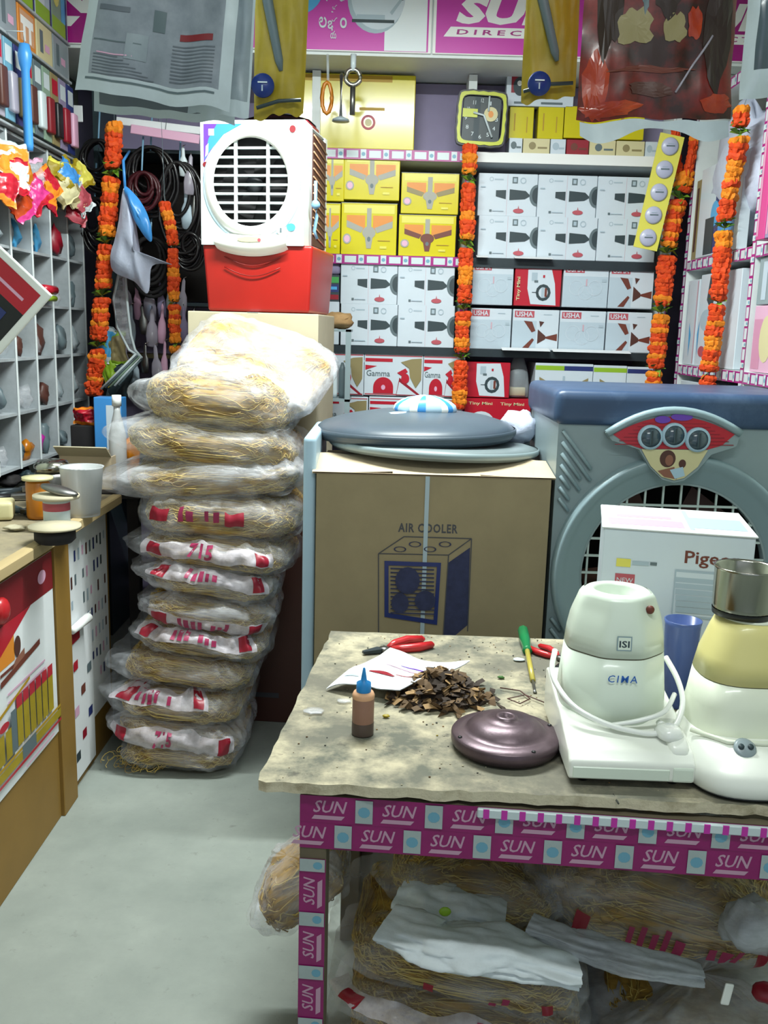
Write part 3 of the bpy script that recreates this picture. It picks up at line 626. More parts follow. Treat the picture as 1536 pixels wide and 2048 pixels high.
garland('thin right arm of the forked marigold garland under the red bag', [aY(1390, 268, 4.2), aY(1380, 330, 4.2), aY(1369, 366, 4.22)], .045, (), up=(1.36, 4.22, 2.603))
garland('marigold garland nearest the camera on the right-hand shelves', [aX(1484, 222, 1.25), aX(1476, 300, 1.25), aX(1452, 425, 1.25), aX(1440, 560, 1.25), aX(1413, 790, 1.25)], .070, (.06, .38, .66, .92), up=(1.30, aX(1484, 222, 1.25).y, 2.48))
mat('sticker_lilac', '#b4b6cc', .3)
# yellow strip of round blister stickers
a = aY(1345, 270, 4.16); c = aY(1290, 498, 4.16)
t = thing('sticker_strip', 'yellow hanging strip of round silver stickers over the white fan cartons', 'stickers', c)
d = a-c; L = d.length; ux = Vector((.985, 0, -.17)).normalized(); wd = .052
b = B(); b.add([tuple(Vector((0, y, 0))+ux*(s_*wd)+d*f) for f in (0, 1) for s_ in (-1, 1) for y in (-.003, .003)], [(0, 2, 3, 1), (4, 5, 7, 6), (0, 4, 6, 2), (1, 3, 7, 5), (0, 1, 5, 4), (2, 6, 7, 3)], 'yellow_pale'); b.obj('strip', t)
for k in range(5):
    f = .10+.2*k; p = d*f
    M_ = Matrix.Translation(p+Vector((0, -.004, 0))) @ Matrix.Rotation(R(90), 4, 'X')
    B().lathe([(.037, 0), (.037, .003), (.030, .009), (.0001, .011)], 'sticker_lilac', M=M_, seg=20).obj('sticker', t)
    bb = B().face(p.y-.0155); bb.pr(p.x-.018, p.z-.002, p.x+.018, p.z+.003, 'slate_light'); bb.pr(p.x-.012, p.z+.009, p.x+.012, p.z+.011, 'faint'); bb.obj('sticker_print', t)
# ================================================================ LEFT: pigeonhole rack, cards above it, counter, corner shelves
XK = -1.35
t = thing('pigeonhole_rack', 'white pigeonhole rack of square compartments on the left wall', 'rack', (XK, 0, 0))
cols = [3.0+.2*k for k in range(7)]; rows = [.965+.197*k for k in range(7)]
B().box(-.168, -.150, 2.99, 4.21, .955, 2.157, 'rack_back').obj('back_panel', t)
for y in cols:
    d_ = B().box(-.15, -.003, y-.005, y+.005, .958, 2.154, 'rack_white_shaded').obj('divider', t); B().box(-.003, .001, y-.006, y+.006, .958, 2.154, 'rack_edge_lit', .001, 1).obj('edge_strip', d_)  # lit edge and shaded board get separate colours
for z in rows:
    for k in range(6): B().box(-.15, -.004, cols[k]+.006, cols[k+1]-.006, z-.005, z+.005, 'rack_white_shaded' if k % 2 else 'rack_white_shaded').obj('shelf_board', t)
B().box(-.168, .0, 2.99, 3.03, .0, .957, 'rack_white_shaded').obj('support_post', t); B().box(-.168, .0, 4.17, 4.21, .0, .957, 'rack_white_shaded').obj('support_post', t)
# things in the compartments
def packet_mesh(m, seed, w_=.08, h=.09, d=.05):
    rr = random.Random(seed); ox = rr.uniform(0, 50)
    b = B(); b.ell((0, 0, h*.5), (d*.5, w_*.5, h*.52), m, 10, 7, fn=lambda q: .85+.55*nz(q.x*1.6+ox, q.y*1.6, q.z*1.6)); return b
PKM = [packet_mesh(m, k).mesh('packet') for k, m in enumerate(('clear_film', 'milky_film', 'socket', 'cool_rib', 'brown_deep', 'cyan_print', 'shrink_film', 'slate_light', 'red_deep', 'magenta_lite', 'amber', 'tape_white'))]
for k in range(6):
    for j in range(6):
        rr = random.Random(k*7+j); n = 2
        for q in range(n):
            m = PKM[rr.choice([2, 3, 7, 4, 5, 8, 9, 10, 11, 2, 7] if rr.random() < .45 else [0, 1, 6, 2, 3, 7, 4])]
            o = bpy.data.objects.new('small_packet', m); C.objects.link(o)
            o.location = (XK-.045+rr.uniform(-.01, .012), cols[k]+.058+.085*q, rows[j]+.006); o.scale = (rr.uniform(1.0, 1.5), rr.uniform(.9, 1.1), rr.uniform(.8, 1.5)); o.rotation_euler = (0, 0, rr.uniform(-.4, .4))
            tag(o, 'small packet of fittings lying in a compartment of the white pigeonhole rack', 'packet', 'packets in the pigeonholes')
o = B().tube([(-.0, -.06, 0), (0, .06, 0)], .018, 'red_print', 10).obj('red_rod', loc=(XK+.02, 3.70, 1.62)); tag(o, 'short red plastic tube laid across the white pigeonholes', 'tube')
o = B().tube([(-.0, -.06, 0), (0, .06, 0)], .012, 'lime', 10).obj('lime_rod', loc=(XK+.02, 3.70, 1.588)); tag(o, 'short lime plastic tube laid under the red one on the pigeonholes', 'tube')
def lump(name, lab, cat, loc, r, m, seed, seg=26, rings=16, amp=.35, fr=1.8, g=None, rot=0):
    o = B().ell((0, 0, 0), r, m, seg, rings, fn=lambda q: 1+amp*nz(q.x*fr+seed, q.y*fr, q.z*fr)+amp*.4*nz(q.x*fr*3+seed, q.y*fr*3, q.z*fr*3)).obj(name, loc=loc, rot=(0, 0, rot)); return tag(o, lab, cat, g)
# foil pouches in front of the upper compartments
def pouch(name, label, cat, loc, w_, h, m, m2, seed, rot=(0, 0, 0), group=None, d=.03, th=.35):
    """crumpled flat pouch with sealed ends, front to -y"""
    ox = seed*3.7; N = 16
    def fn(u, v, s_):
        x = (u-.5)*w_; z = (v-.5)*h; e = max(0, 1-abs(2*u-1)**3)*max(0, 1-abs(2*v-1)**4)
        wob = nz(u*3+ox, v*3, s_)*.5+nz(u*8+ox, v*8, s_*3)*.45
        return (x*(1+.25*nz(v*3.5, ox, 2)), s_*(d*.5*e*(1+wob))-.003*s_+.02*nz(u*1.6+ox, v*1.6, 9)*min(1, w_/.1)+.007*nz(u*9+ox, v*9, 4), z*(1+.25*nz(u*3.5, ox, 5)))
    b = B(); mm = (lambda u, v: m if abs(v-.5) < th else m2) if m2 else m
    b.grid(lambda u, v: fn(u, v, -1), N, N, mm); b.grid(lambda u, v: fn(1-u, v, 1), N, N, mm)
    o = b.obj(name, loc=loc, rot=rot); return tag(o, label, cat, group)
spec = [(12, 338, 'marigold_lite', 'tape_white'), (8, 372, 'red_print', 'orange_print'), (30, 352, 'tape_white', 'red_print'), (50, 362, 'amber', 'red_print'), (40, 405, 'bag_orange', 'pink_plastic'), (70, 388, 'pink_plastic', 'red_print'),
        (78, 350, 'milky_film', 'tape_pink'), (92, 370, 'red_print', 'marigold_lite'), (100, 392, 'marigold_lite', 'red_print'), (120, 352, 'olive_yellow', 'yellow_pale'), (128, 378, 'cream', 'tan_print'), (138, 348, 'sky', 'olive_yellow'), (158, 352, 'yellow_pale', 'olive_yellow'), (150, 385, 'tan_print', 'cream'), (164, 398, 'red_pill', 'tape_white'), (152, 418, 'red_deep', 'red_pill'), (28, 318, 'orange_print', 'tape_white')]
cn = {'marigold_lite': 'yellow-orange', 'red_print': 'red', 'tape_white': 'white', 'amber': 'amber', 'bag_orange': 'orange-red', 'pink_plastic': 'pink', 'milky_film': 'milky', 'olive_yellow': 'olive', 'cream': 'cream', 'sky': 'blue', 'yellow_pale': 'pale yellow', 'tan_print': 'brown', 'red_pill': 'rose', 'red_deep': 'dark red', 'orange_print': 'light orange'}
for k, (px, py, m, m2) in enumerate(spec):
    p = aX(px, py, XK+.05+.012*(k % 3))
    pouch('snack_pouch', '%s crumpled pouch strung before the upper pigeonholes%s' % (cn[m], ', nearest the dark corner' if px > 140 else ', toward the picture edge' if px < 35 else ', in the middle of the string'), 'pouch', p, .105, .115, m, m2, k, (R(-8), R(rnd.uniform(-50, 50)), R(70+rnd.uniform(-20, 20))), 'shiny pouches before the rack')
a = aX(-40, 318, XK+.06); c = aX(172, 372, XK+.06)
o = B().tube([tuple(a.lerp(c, k/10)-Vector((0, 0, .05*math.sin(math.pi*k/10)))) for k in range(11)], .003, 'tape_white', 5).obj('pouch_string'); tag(o, 'thin string with shiny pouches across the pigeonhole rack', 'string')
# cartons and cards above the rack, on two boards
t = thing('wall_shelf', 'narrow board shelf above the pigeonhole rack', 'shelf', (XL, 0, 0))
for z in (2.158, 2.455, 2.60): B().box(0, .19, 2.85, 4.06, z, z+.010, 'rack_white_shaded', .002, 1).obj('shelf_board', t)
for y in (2.86, 4.05): B().box(0, .18, y-.008, y+.008, 2.168, 3.0, 'rack_white_shaded').obj('bracket', t)
def xbox(name, lab, y0, y1, z, h, m, x1=XK+.012, d=.12, prints=(), g=None, cat='carton'):
    t = thing(name, lab, cat, (x1, y0, z), R(90), g)      # local x runs along +y, front faces +x
    w_ = y1-y0
    B().box(.001, w_-.001, 0, d, 0, h, m, .002, 1).obj('carton_body', t)
    b = B().face(0)
    for q in prints:
        if q[0] == 'r': b.pr(q[1]*w_, q[2]*h, q[3]*w_, q[4]*h, q[5])
        elif q[0] == 'd': b.pd(q[1]*w_, q[2]*h, q[3]*w_, q[4]*h, q[5], 16)
    if prints: b.obj('printed_picture', t)
tooth = (('r', .10, .12, .90, .90, 'peach'), ('r', .14, .55, .86, .76, 'white'), ('r', .26, .15, .40, .56, 'white'), ('r', .58, .15, .72, .56, 'white'))
names = ['nearest the picture edge', 'second from the picture edge', 'third from the picture edge', 'fourth from the picture edge', 'fifth from the picture edge', 'last before the far wall']
for k in range(6):
    y = 3.0+.175*k
    xbox('plug_carton', 'orange carton with a white plug picture above the rack, %s' % names[k], y, y+.165, 2.466, .132, ['orange_print', 'peach', 'socket', 'orange_print', 'cream', 'socket'][k], prints=tooth if k in (1, 3) or k == 0 else (('r', .2, .2, .4, .8, 'slate_light'), ('r', .5, .3, .8, .5, 'tape_pink')), g='orange cartons above the rack')
    xbox('lamp_carton', 'green-based white carton with yellow lamp picture, topmost shelf, %s' % names[k], y, y+.165, 2.611, .26, ['box_white', 'cream', 'box_white', 'green_card', 'box_white', 'green_card'][k],
         prints=(('r', 0.01, .02, .99, .22, 'lime'), ('r', .62, .22, .99, .96, 'cyan_print' if k % 2 else 'box_pale'), ('d', .3, .55, .22, .18, 'yellow_card'), ('r', .9, .02, 1, .98, 'navy')), g='lamp cartons on the topmost shelf')
cards = [('maroon', 'tape_pink', 'maroon'), ('brown_deep', 'pvc', 'brown'), ('maroon', 'mirror_white', 'dark red'), ('pvc', 'brown_deep', 'clear'), ('tape_blue', 'pvc', 'blue'), ('navy', 'tan_print', 'navy'), ('green_card', 'brown_deep', 'green'), ('slate_light', 'tape_white', 'grey'), ('green_card', 'maroon', 'pale green'), ('tan_print', 'black', 'tan'), ('lavender_wall', 'red_deep', 'lavender'), ('navy', 'tape_pink', 'dark blue')]
for k, (m, m2, nm) in enumerate(cards):
    y = 2.98+.089*k; t = thing('blister_card', '%s hanging blister card above the pigeonhole rack, %s' % (nm, ['toward the picture edge', 'mid row', 'toward the far wall'][k//4]), 'card', (XK+.03, y, 2.17), R(90), 'blister cards above the rack')
    B().box(.004, .080, -.0, .006, .004, .265, m, .001, 1).obj('card', t)
    b = B(); b.box(.014, .070, -.022, 0, .03, .16, m2, .008, 2); b.obj('blister', t)
    b = B().face(0); b.pr(.012, .19, .072, .245, 'tape_white' if k % 3 else 'red_print'); b.obj('printed_picture', t)
t = thing('blue_bottle', 'bright blue tall slim bottle hanging among the cards above the rack', 'bottle', aX(58, 302, XK+.08))
B().lathe([(.014, 0), (.016, .02), (.014, .26), (.020, .28), (.024, .31), (.017, .345), (.0001, .35)], 'sky').obj('bottle_body', t); B().tube([(0, 0, .35), (0, 0, .385), (-.08, 0, .386)], .002, 'tape_white', 5).obj('hanger', t)
# tilted framed board at the left edge
a = aX(5, 590, -1.02)
a = aY(-33, 592, 2.45)
t = thing('framed_card', 'tilted square white-bordered card, red over black and blue, at the left edge', 'card', a, (0, R(43), 0))
B().box(-.125, .125, 0, .012, -.125, .125, 'white', .004, 2).obj('border', t)
b = B().face(0); b.pr(-.105, -.105, .105, .105, 'black'); b.pr(-.105, .035, .105, .105, 'red_print'); b.pr(-.03, .06, .08, .068, 'tape_pink')
b.pd(-.01, -.015, .05, .04, 'sky'); b.pd(-.02, -.01, .025, .025, 'cyan_print'); b.pr(.03, -.05, .07, .01, 'navy'); b.pd(.0, -.085, .03, .018, 'yellow_card'); b.obj('printed_picture', t)
B().tube([(-.125, .006, .125), (-.86, .006, 1.05)], .002, 'tape_white', 5).obj('string', t)
# ---------------------------------------------------------------- the counter
XC = -.97
t = thing('shop_counter', 'long wooden shop counter along the left wall with worn plywood top', 'counter', (XC, 0, 0))
b = B(); b.prism([(.02, .3), (.02, 3.24), (-.37, 3.24), (-.37, .3)], .875, .90, 'counter_top'); b.obj('counter_top', t)
B().box(.0, .035, .3, 3.24, .868, .902, 'counter_ply', .004, 1).obj('edge_strip', t)
B().box(-.02, 0, .3, 2.62, 0, .868, 'counter_tan', .002, 1).obj('front_panel', t)
B().box(-.02, .012, 2.62, 2.74, 0, .868, 'counter_tan', .002, 1).obj('corner_post', t)
B().box(-.035, -.015, 2.74, 3.22, 0, .868, 'counter_tan').obj('far_panel', t)
B().box(-.37, -.35, .3, 3.22, 0, .868, 'counter_tan').obj('rear_panel', t); B().box(-.35, -.036, 3.2, 3.22, 0, .868, 'counter_tan').obj('end_panel', t)
# posters on the counter (local x along +y, facing +x)
def poster(name, lab, y0, y1, z0, z1, x=XC+.003):
    t = thing(name, lab, 'poster', (x, y0, z0), R(90)); w_ = y1-y0; h = z1-z0
    B().box(0, w_, -.0015, .001, 0, h, 'paper', .0005, 1).obj('sheet', t); return t, w_, h, B().face(-.0016)
y0 = aX(-40, 1300, XC+.003).y; y1 = aX(112, 1200, XC+.003).y
zt = .868; z1 = aX(112, 1468, XC+.003).z
t, w_, h, b = poster('printed_poster', 'large poster with a maroon top and rows of yellow battens on the counter front', 2.0, 2.615, z1, .845)
b.pr(0, h*.80, w_, h, 'maroon'); b.pr(0, h*.60, w_*.52, h*.80, 'orange_print')
b.pp([(0, h*.80), (w_*.72, h*.80), (0, h*.52)], 'red_print'); b.pd(w_*.22, h*.69, w_*.11, h*.07, 'orange_print'); b.pt('w', w_*.18, h*.67, w_*.09, h*.04, 'cream'); b.pd(w_*.86, h*.90, w_*.05, h*.035, 'tape_pink')
b.pd(w_*.55, h*.655, w_*.035, h*.05, 'brown_deep'); b.pr(w_*.36, h*.57, w_*.80, h*.585, 'brown_print'); b.pp([(w_*.36, h*.55), (w_*.80, h*.60), (w_*.80, h*.57), (w_*.36, h*.52)], 'brown_print'); b.pp([(w_*.48, h*.56), (w_*.62, h*.58), (w_*.62, h*.62), (w_*.52, h*.60)], 'skin')
for r_ in range(2): b.pr(w_*.42, h*(.46-.04*r_), w_*.85, h*(.47-.04*r_), 'tape_pink')
b.pp([(0, h*.34), (w_*.66, h*.46), (w_*.66, h*.445), (0, h*.32)], 'yellow_dark')
for k in range(6):
    u = w_*(.50+.072*k); b.pr(u, h*.17, u+w_*.062, h*.36, 'olive_yellow'); b.pr(u, h*.36, u+w_*.062, h*.42, 'red_print')
for k in range(5): b.pr(w_*(.02+.085*k), h*.17, w_*(.09+.085*k), h*.31, 'olive_yellow')
b.pr(w_*.42, h*.17, w_*.48, h*.38, 'slate_light'); b.pd(w_*.35, h*.34, w_*.05, h*.02, 'red_print'); b.pr(0, h*.145, w_, h*.16, 'yellow_dark'); b.pr(0, h*.095, w_, h*.14, 'olive_yellow'); b.pr(w_*.52, h*.09, w_*.68, h*.16, 'slate_light'); b.pr(0, h*.07, w_, h*.085, 'red_print'); b.pr(w_*.55, h*.035, w_*.9, h*.045, 'tape_pink')
b.obj('printed_picture', t)
t, w_, h, b = poster('printed_poster', 'white poster of small dark goods in rows on the far part of the counter', 2.745, 3.19, .16, .84, x=XC-.012)
rr = random.Random(3)
for r_ in range(7):
    for k in range(11):
        if rr.random() < .8:
            u = w_*(.06+.085*k); v = h*(.88-.115*r_)+w_*.02; b.pr(u, v-h*.022*rr.uniform(.5, 1.4), u+w_*.032, v+h*.03, rr.choice(['slate', 'slate_light', 'faint', 'brown_deep', 'navy', 'tape_pink']))
            b.e = .0009
b.pd(w_*.42, h*.42, w_*.12, h*.07, 'navy'); b.obj('printed_picture', t)
t, w_, h, b = poster('curled_poster', 'second white poster with a curled red-cornered top, below the goods poster', 2.76, 2.98, .03, .55, x=XC-.006)
for k in range(7):
    b.pr(w_*(.12+.3*(k % 3)), h*(.12+.1*k), w_*(.3+.3*(k % 3)), h*(.18+.1*k), ['slate', 'red_deep', 'navy', 'tape_pink', 'brown_print', 'slate_light', 'red_print'][k])
b.obj('printed_picture', t)
B().tube([(0, -.012, h+.002), (w_*.6, -.02, h+.004)], [.012, .016], 'white', 10).obj('curled_corner', t); B().box(0, w_*.4, -.006, -.002, h-.05, h-.005, 'red_deep', .001, 1).obj('red_corner', t)
o = B().ell((0, 0, 0), (.02, .035, .035), 'red_grip', 14, 8).obj('red_ball', loc=(XC+.012, aX(-4, 1136, XC+.01).y, .78)); tag(o, 'glossy red ball sticker at the left edge on the counter front', 'sticker')
# ---------------------------------------------------------------- things on the counter
ZC0 = .903
def on(px, py): return aZ(px, py, ZC0)
p = on(100, 985); t = thing('steel_jar', 'small steel jar behind the wire spool on the counter', 'jar', (aY(103, 900, 3.0).x, 3.0, ZC0))
B().lathe([(.055, 0), (.06, .02), (.06, .10), (.052, .115)], 'steel_dull').obj('jar_body', t); B().lathe([(.057, .116), (.058, .135), (.045, .15), (.02, .155), (.0001, .156)], 'steel').obj('lid', t)
p = aY(165, 1000, 2.86)
t = thing('plastic_tumbler', 'large translucent grey tumbler at the far end of the counter', 'tumbler', (p.x, 2.86, ZC0))
B().lathe([(.048, .004), (.052, 0), (.066, .15), (.069, .155), (.063, .152), (.048, .008), (.0001, .007)], 'tumbler', cap=False, seg=28).obj('tumbler_body', t)
p = aY(112, 990, 2.66); t = thing('wire_spool', 'white flanged spool wound with red and pale wire on the counter', 'spool', (p.x, 2.66, ZC0))
B().lathe([(.068, 0), (.068, .010), (.030, .012)], 'kraft_pale').obj('lower_flange', t); B().lathe([(.034, .010), (.038, .012), (.038, .085), (.034, .088)], 'tape_white').obj('winding', t); B().lathe([(.0385, .055), (.0387, .068), (.0385, .078)], 'red_pill', cap=False).obj('red_wire', t)
B().lathe([(.03, .086), (.066, .090), (.066, .100), (.0001, .101)], 'kraft_pale').obj('upper_flange', t)
o = B().ell((0, 0, .0), (.062, .028, .013), 'steel_dull', 20, 8, fn=lambda q: 1+.12*nz(q.x*2, q.y, q.z)).obj('foil_packet', loc=(p.x+.012, 2.655, ZC0+.114), rot=(0, R(10), R(-15))); tag(o, 'silvery blue foil packet lying on top of the wire spool', 'packet')
p = aY(76, 985, 2.80); t = thing('amber_jar', 'amber jar with a cream lid left of the wire spool', 'jar', (p.x, 2.80, ZC0)); B().lathe([(.034, 0), (.036, .01), (.036, .11), (.03, .118)], 'amber').obj('jar_body', t); B().lathe([(.046, .119), (.046, .128), (.0001, .13)], 'cream').obj('lid', t)
t = thing('dark_spool', 'dark wound coil with pale rim in front of the wire spool', 'spool', (aY(108, 1020, 2.48).x, 2.48, ZC0)); B().lathe([(.045, 0), (.055, .01), (.055, .03), (.045, .038)], 'black_matt').obj('winding', t); B().lathe([(.04, .038), (.07, .041), (.07, .047), (.0001, .049)], 'kraft_pale').obj('rim', t)
for k, (px, py, L, a, m, lab) in enumerate(((28, 1000, .16, 20, 'black', 'black-gripped pliers lying at the left edge of the counter'), (50, 1030, .13, -25, 'slate', 'dark blue-grey pliers lying near the counter edge'), (45, 985, .13, 60, 'dark_steel', 'dark steel tool lying behind the black pliers'))):
    p = on(px, py); t = thing('pliers', lab, 'pliers', (p.x, p.y, ZC0+.012), R(a))
    for s_ in (-1, 1): B().tube([(0, 0, 0), (-L*.3, s_*.012, 0), (-L*.65, s_*.03, 0), (-L, s_*.022, 0)], [.007, .009, .010, .007], m, 8).obj('handle', t)
    B().box(-.01, .055, -.012, .012, -.009, .009, 'steel_dull', .004, 2).obj('jaws', t)
p = on(8, 1035); o = B().box(-.04, .03, -.05, .05, 0, .055, 'cream', .012, 3).obj('cream_block', loc=(p.x, p.y, ZC0), rot=(0, 0, .3)); tag(o, 'cream rounded plastic block at the left edge of the counter', 'block')
for k, (px, py, lab) in enumerate(((30, 945, 'round dark speaker-like knob under the pigeonholes'), (0, 960, 'dark metal lump at the picture edge on the counter'))):
    p = on(px, py); o = B().lathe([(.05, 0), (.055, .015), (.04, .045), (.015, .05), (.0001, .05)], 'black_matt').obj('dark_fitting', loc=(p.x, p.y, ZC0)); tag(o, lab, 'fitting')
for k, (px, py, r, m, lab) in enumerate(((22, 972, (.04, .05, .022), 'black_matt', 'black crumpled lump at the left rear of the counter'), (52, 962, (.03, .035, .02), 'slate', 'slate grey clamp-like lump beside the amber jar'), (70, 1032, (.045, .03, .014), 'dark_steel', 'flat dark metal piece before the dark coil'),
    (30, 1060, (.03, .02, .008), 'kraft_pale', 'pale flat scrap near the counter edge'), (185, 985, (.02, .03, .014), 'leaf_tan', 'brown lump right of the translucent tumbler'), (205, 975, (.025, .02, .010), 'red_pill', 'rose packet at the far right of the counter'))):
    p = on(px, py); lump('counter_scrap', lab, 'scrap', (p.x, p.y, ZC0+r[2]*.9), r, m, k*3.1, 16, 9, amp=.5, rot=k)
# brown open carton and bottles at the far end, on a small stand behind the counter
yb = 3.30
t = thing('low_stand', 'low dark stand between the counter end and the back wall', 'stand', (-1.34, 3.27, 0))
B().box(0, .46, 0, .85, .88, .90, 'dark_void').obj('stand_top', t)
for q in ((.01, .01), (.41, .01), (.01, .80), (.41, .80)): B().box(q[0], q[0]+.04, q[1], q[1]+.04, 0, .88, 'dark_void').obj('leg', t)
x, w_, z, h = fit(118, 880, 222, 930, 3.33)
t = thing('open_carton', 'low open brown carton under the rack at the counter end', 'carton', (x, 3.33, .901))
hh = .12
for nm, q in (('front_wall', (0, w_, 0, .006)), ('rear_wall', (0, w_, .2, .206)), ('left_wall', (0, .006, .006, .2)), ('right_wall', (w_-.006, w_, .006, .2))): B().box(*q, 0, hh, 'kraft_light').obj(nm, t)
B().box(.006, w_-.006, .006, .2, 0, .006, 'kraft').obj('bottom', t)
M_ = Matrix.Translation((0, 0, hh)) @ Matrix.Rotation(R(-35), 4, 'X')
B().box(.0, w_, -.07, 0, 0, .004, 'kraft_pale', M=M_).obj('front_flap', t)
p = aY(235, 870, 3.42)
t = thing('bottle', 'clear bottle with a white cap beside the stack of pads', 'bottle', (p.x, 3.42, .901)); L = aY(235, 790, 3.42).z-.901
B().lathe([(.028, 0), (.032, .01), (.032, L*.55), (.012, L*.82), (.012, L*.88)], 'tumbler').obj('bottle_body', t); B().lathe([(.017, L*.88), (.017, L), (.0001, L)], 'white').obj('cap', t)
p = aY(254, 870, 3.5); o = pouch('amber_packet', 'amber yellow packet standing behind the clear bottle', 'packet', (p.x, 3.5, .985), .09, .17, 'amber', 'orange_print', 4, d=.05)
p = aY(212, 818, 3.7)
t = thing('blue_carton', 'blue and white carton under the long garland', 'carton', (p.x-.05, 3.7, .901)); L = aY(212, 795, 3.7).z-.901; B().box(0, .11, 0, .08, 0, L, 'sky', .003, 1).obj('carton_body', t); b = B().face(0); b.pr(.05, .02, .108, L*.9, 'box_white'); b.obj('printed_picture', t)
p = aY(172, 832, 3.75); o = pouch('snack_pouch', 'red and orange crumpled pouch under the long garland end', 'pouch', (p.x, 3.75, p.z), .10, .07, 'red_print', 'marigold_lite', 13, d=.05)
o = B().box(-.06, .08, 0, .14, 0, max(.02, p.z-.037-.901), 'black_matt', .006, 2).obj('dark_box', loc=(p.x, 3.73, .901)); tag(o, 'dark low box carrying the red and orange pouch', 'box')
# ---------------------------------------------------------------- corner shelves behind: hanging packs, cable coils, bag
t = thing('corner_shelf', 'dim corner shelf unit between the rack and the red cooler', 'shelf', (-1.33, 4.32, 0))
B().box(0, .96, .30, .31, .3, 2.59, 'lavender_wall').obj('back_panel', t)
for x in (0, .94): B().box(x, x+.02, 0, .30, 0, 2.598, 'slate').obj('upright', t)
for z in (.85, 1.36, 1.60, 2.26): B().box(.021, .939, .01, .299, z-.015, z, 'tan_print' if z in (1.36,) else 'slate').obj('shelf_board', t)
B().box(.021, .939, .27, .299, 1.61, 2.24, 'dark_void').obj('recess_shade', t)  # dark sheet added for the shade inside the recess
def coil(lab, px, py, r, m, n=7, Y=4.2, sz=1.25, ph=0):
    p = aY(px, py, Y); t = thing('cable_coil', lab, 'cable', p)
    rr = random.Random(px)
    for k in range(n):
        q = r*(1-.07*k); ax = rr.uniform(-.02, .02); ay = rr.uniform(-.015, .02); sl = rr.uniform(-.25, .25)
        B().tube([(q*math.cos(a*6.283/26)+ax, (k % 3)*.016+sl*.03*math.sin(a*6.283/26), q*sz*math.sin(a*6.283/26)-q*sz+r*.1) for a in range(26)], .0085, m, 6, True).obj('loop', t)
    B().tube([(0, .01, 0), (0, .05, .16)], .004, 'cord_blue', 5).obj('hanger', t)
    return t
coil('thick black cable coil hanging at the top of the dark corner', 300, 300, .115, 'cable_black')
coil('black cable coil hanging left of the long garland', 195, 285, .085, 'cable_black')
coil('long black cable coil nearest the red cooler', 358, 330, .10, 'cable_black', sz=1.9)
coil('maroon cable coil in the middle of the dark corner', 282, 348, .062, 'cable_maroon', Y=4.14)
coil('black cable coil below the left one, behind the rack end', 188, 400, .07, 'cable_black', sz=1.7)
coil('small black cable coil beside the red cooler tank', 376, 470, .065, 'cable_black', sz=1.2)
coil('grey-black cable coil behind the blue and white bag', 300, 480, .09, 'black_matt', sz=1.4)
# long papers above
for k, (px, lab, m, rz) in enumerate((((232, 240, 400, 262), 'long white folded paper running to the red cooler top', 'paper', 5), ((262, 256, 400, 282), 'second pinkish white paper strip under the long one', 'tape_pink', 7), ((100, 205, 168, 252), 'white and pink printed paper left of the long garland', 'paper', 0))):
    x, w_, z, h = fit(*px, 4.16)
    o = B().box(-w_/2, w_/2, 0, .006, -h*.35, h*.35, m, .002, 1).obj('paper_sheet', loc=(x+w_/2, 4.16-.01*k, z+h/2), rot=(0, R(rz), 0)); tag(o, lab, 'paper')
    B().tube([(0, .003, h*.3), (0, .003, 2.603-z-h/2)], .0012, 'cool_rib', 4).obj('string', o)
# blue and white bag
p = aY(250, 372, 3.95)
t = thing('carrier_bag', 'white and blue plastic carrier bag knotted and hanging before the dark corner', 'bag', p)
out = [(0, 0), (.035, -.12), (.05, -.30), (.20, -.33), (.115, -.34), (.09, -.46), (.03, -.41), (-.075, -.35), (-.04, -.18)]
sc = .92
def bagpart(b, poly, y0, bulge, m, N=10):
    cx = sum(q[0] for q in poly)/len(poly); cz = sum(q[1] for q in poly)/len(poly)
    for s_ in (-1, 1):
        vs = [(cx*sc, y0+s_*bulge, cz*sc)]; n = 0; rings = 8; P = []
        P = [(q[0], q[1]) for q in catmull([(a[0], a[1], 0) for a in poly], 6, True)]
        for r_ in range(1, rings+1):
            f = r_/rings
            for (x, z) in P:
                xx = cx+(x-cx)*f; zz = cz+(z-cz)*f; vs.append((xx*sc, y0+s_*bulge*(1-f*f)*(1+.5*nz(xx*22, zz*9, s_))+.012*nz(xx*38, zz*10, 3)*(.3+f), zz*sc))
        n = len(P); fs = [(0, 1+k, 1+(k+1) % n) for k in range(n)]
        for r_ in range(rings-1):
            for k in range(n): k2 = (k+1) % n; fs.append((1+r_*n+k, 1+(r_+1)*n+k, 1+(r_+1)*n+k2, 1+r_*n+k2))
        b.add(vs, fs, m, True)
MATS['bagwhite'] = mat('bagwhite', '#c3cbe0', .45, ns=14, na=.12, bump=.4)
b = B(); bagpart(b, out, 0, .05, 'bagwhite'); b.obj('white_bag', t)
b = B(); bagpart(b, [(.005, -.005), (.07, -.06), (.115, -.15), (.122, -.235), (.085, -.21), (.03, -.11)], -.028, .03, 'sky'); b.obj('blue_fold', t)
B().tube([(0, 0, -.01), (-.01, .02, .10), (-.02, .15, .16)], .006, 'sky', 6).obj('handle', t)
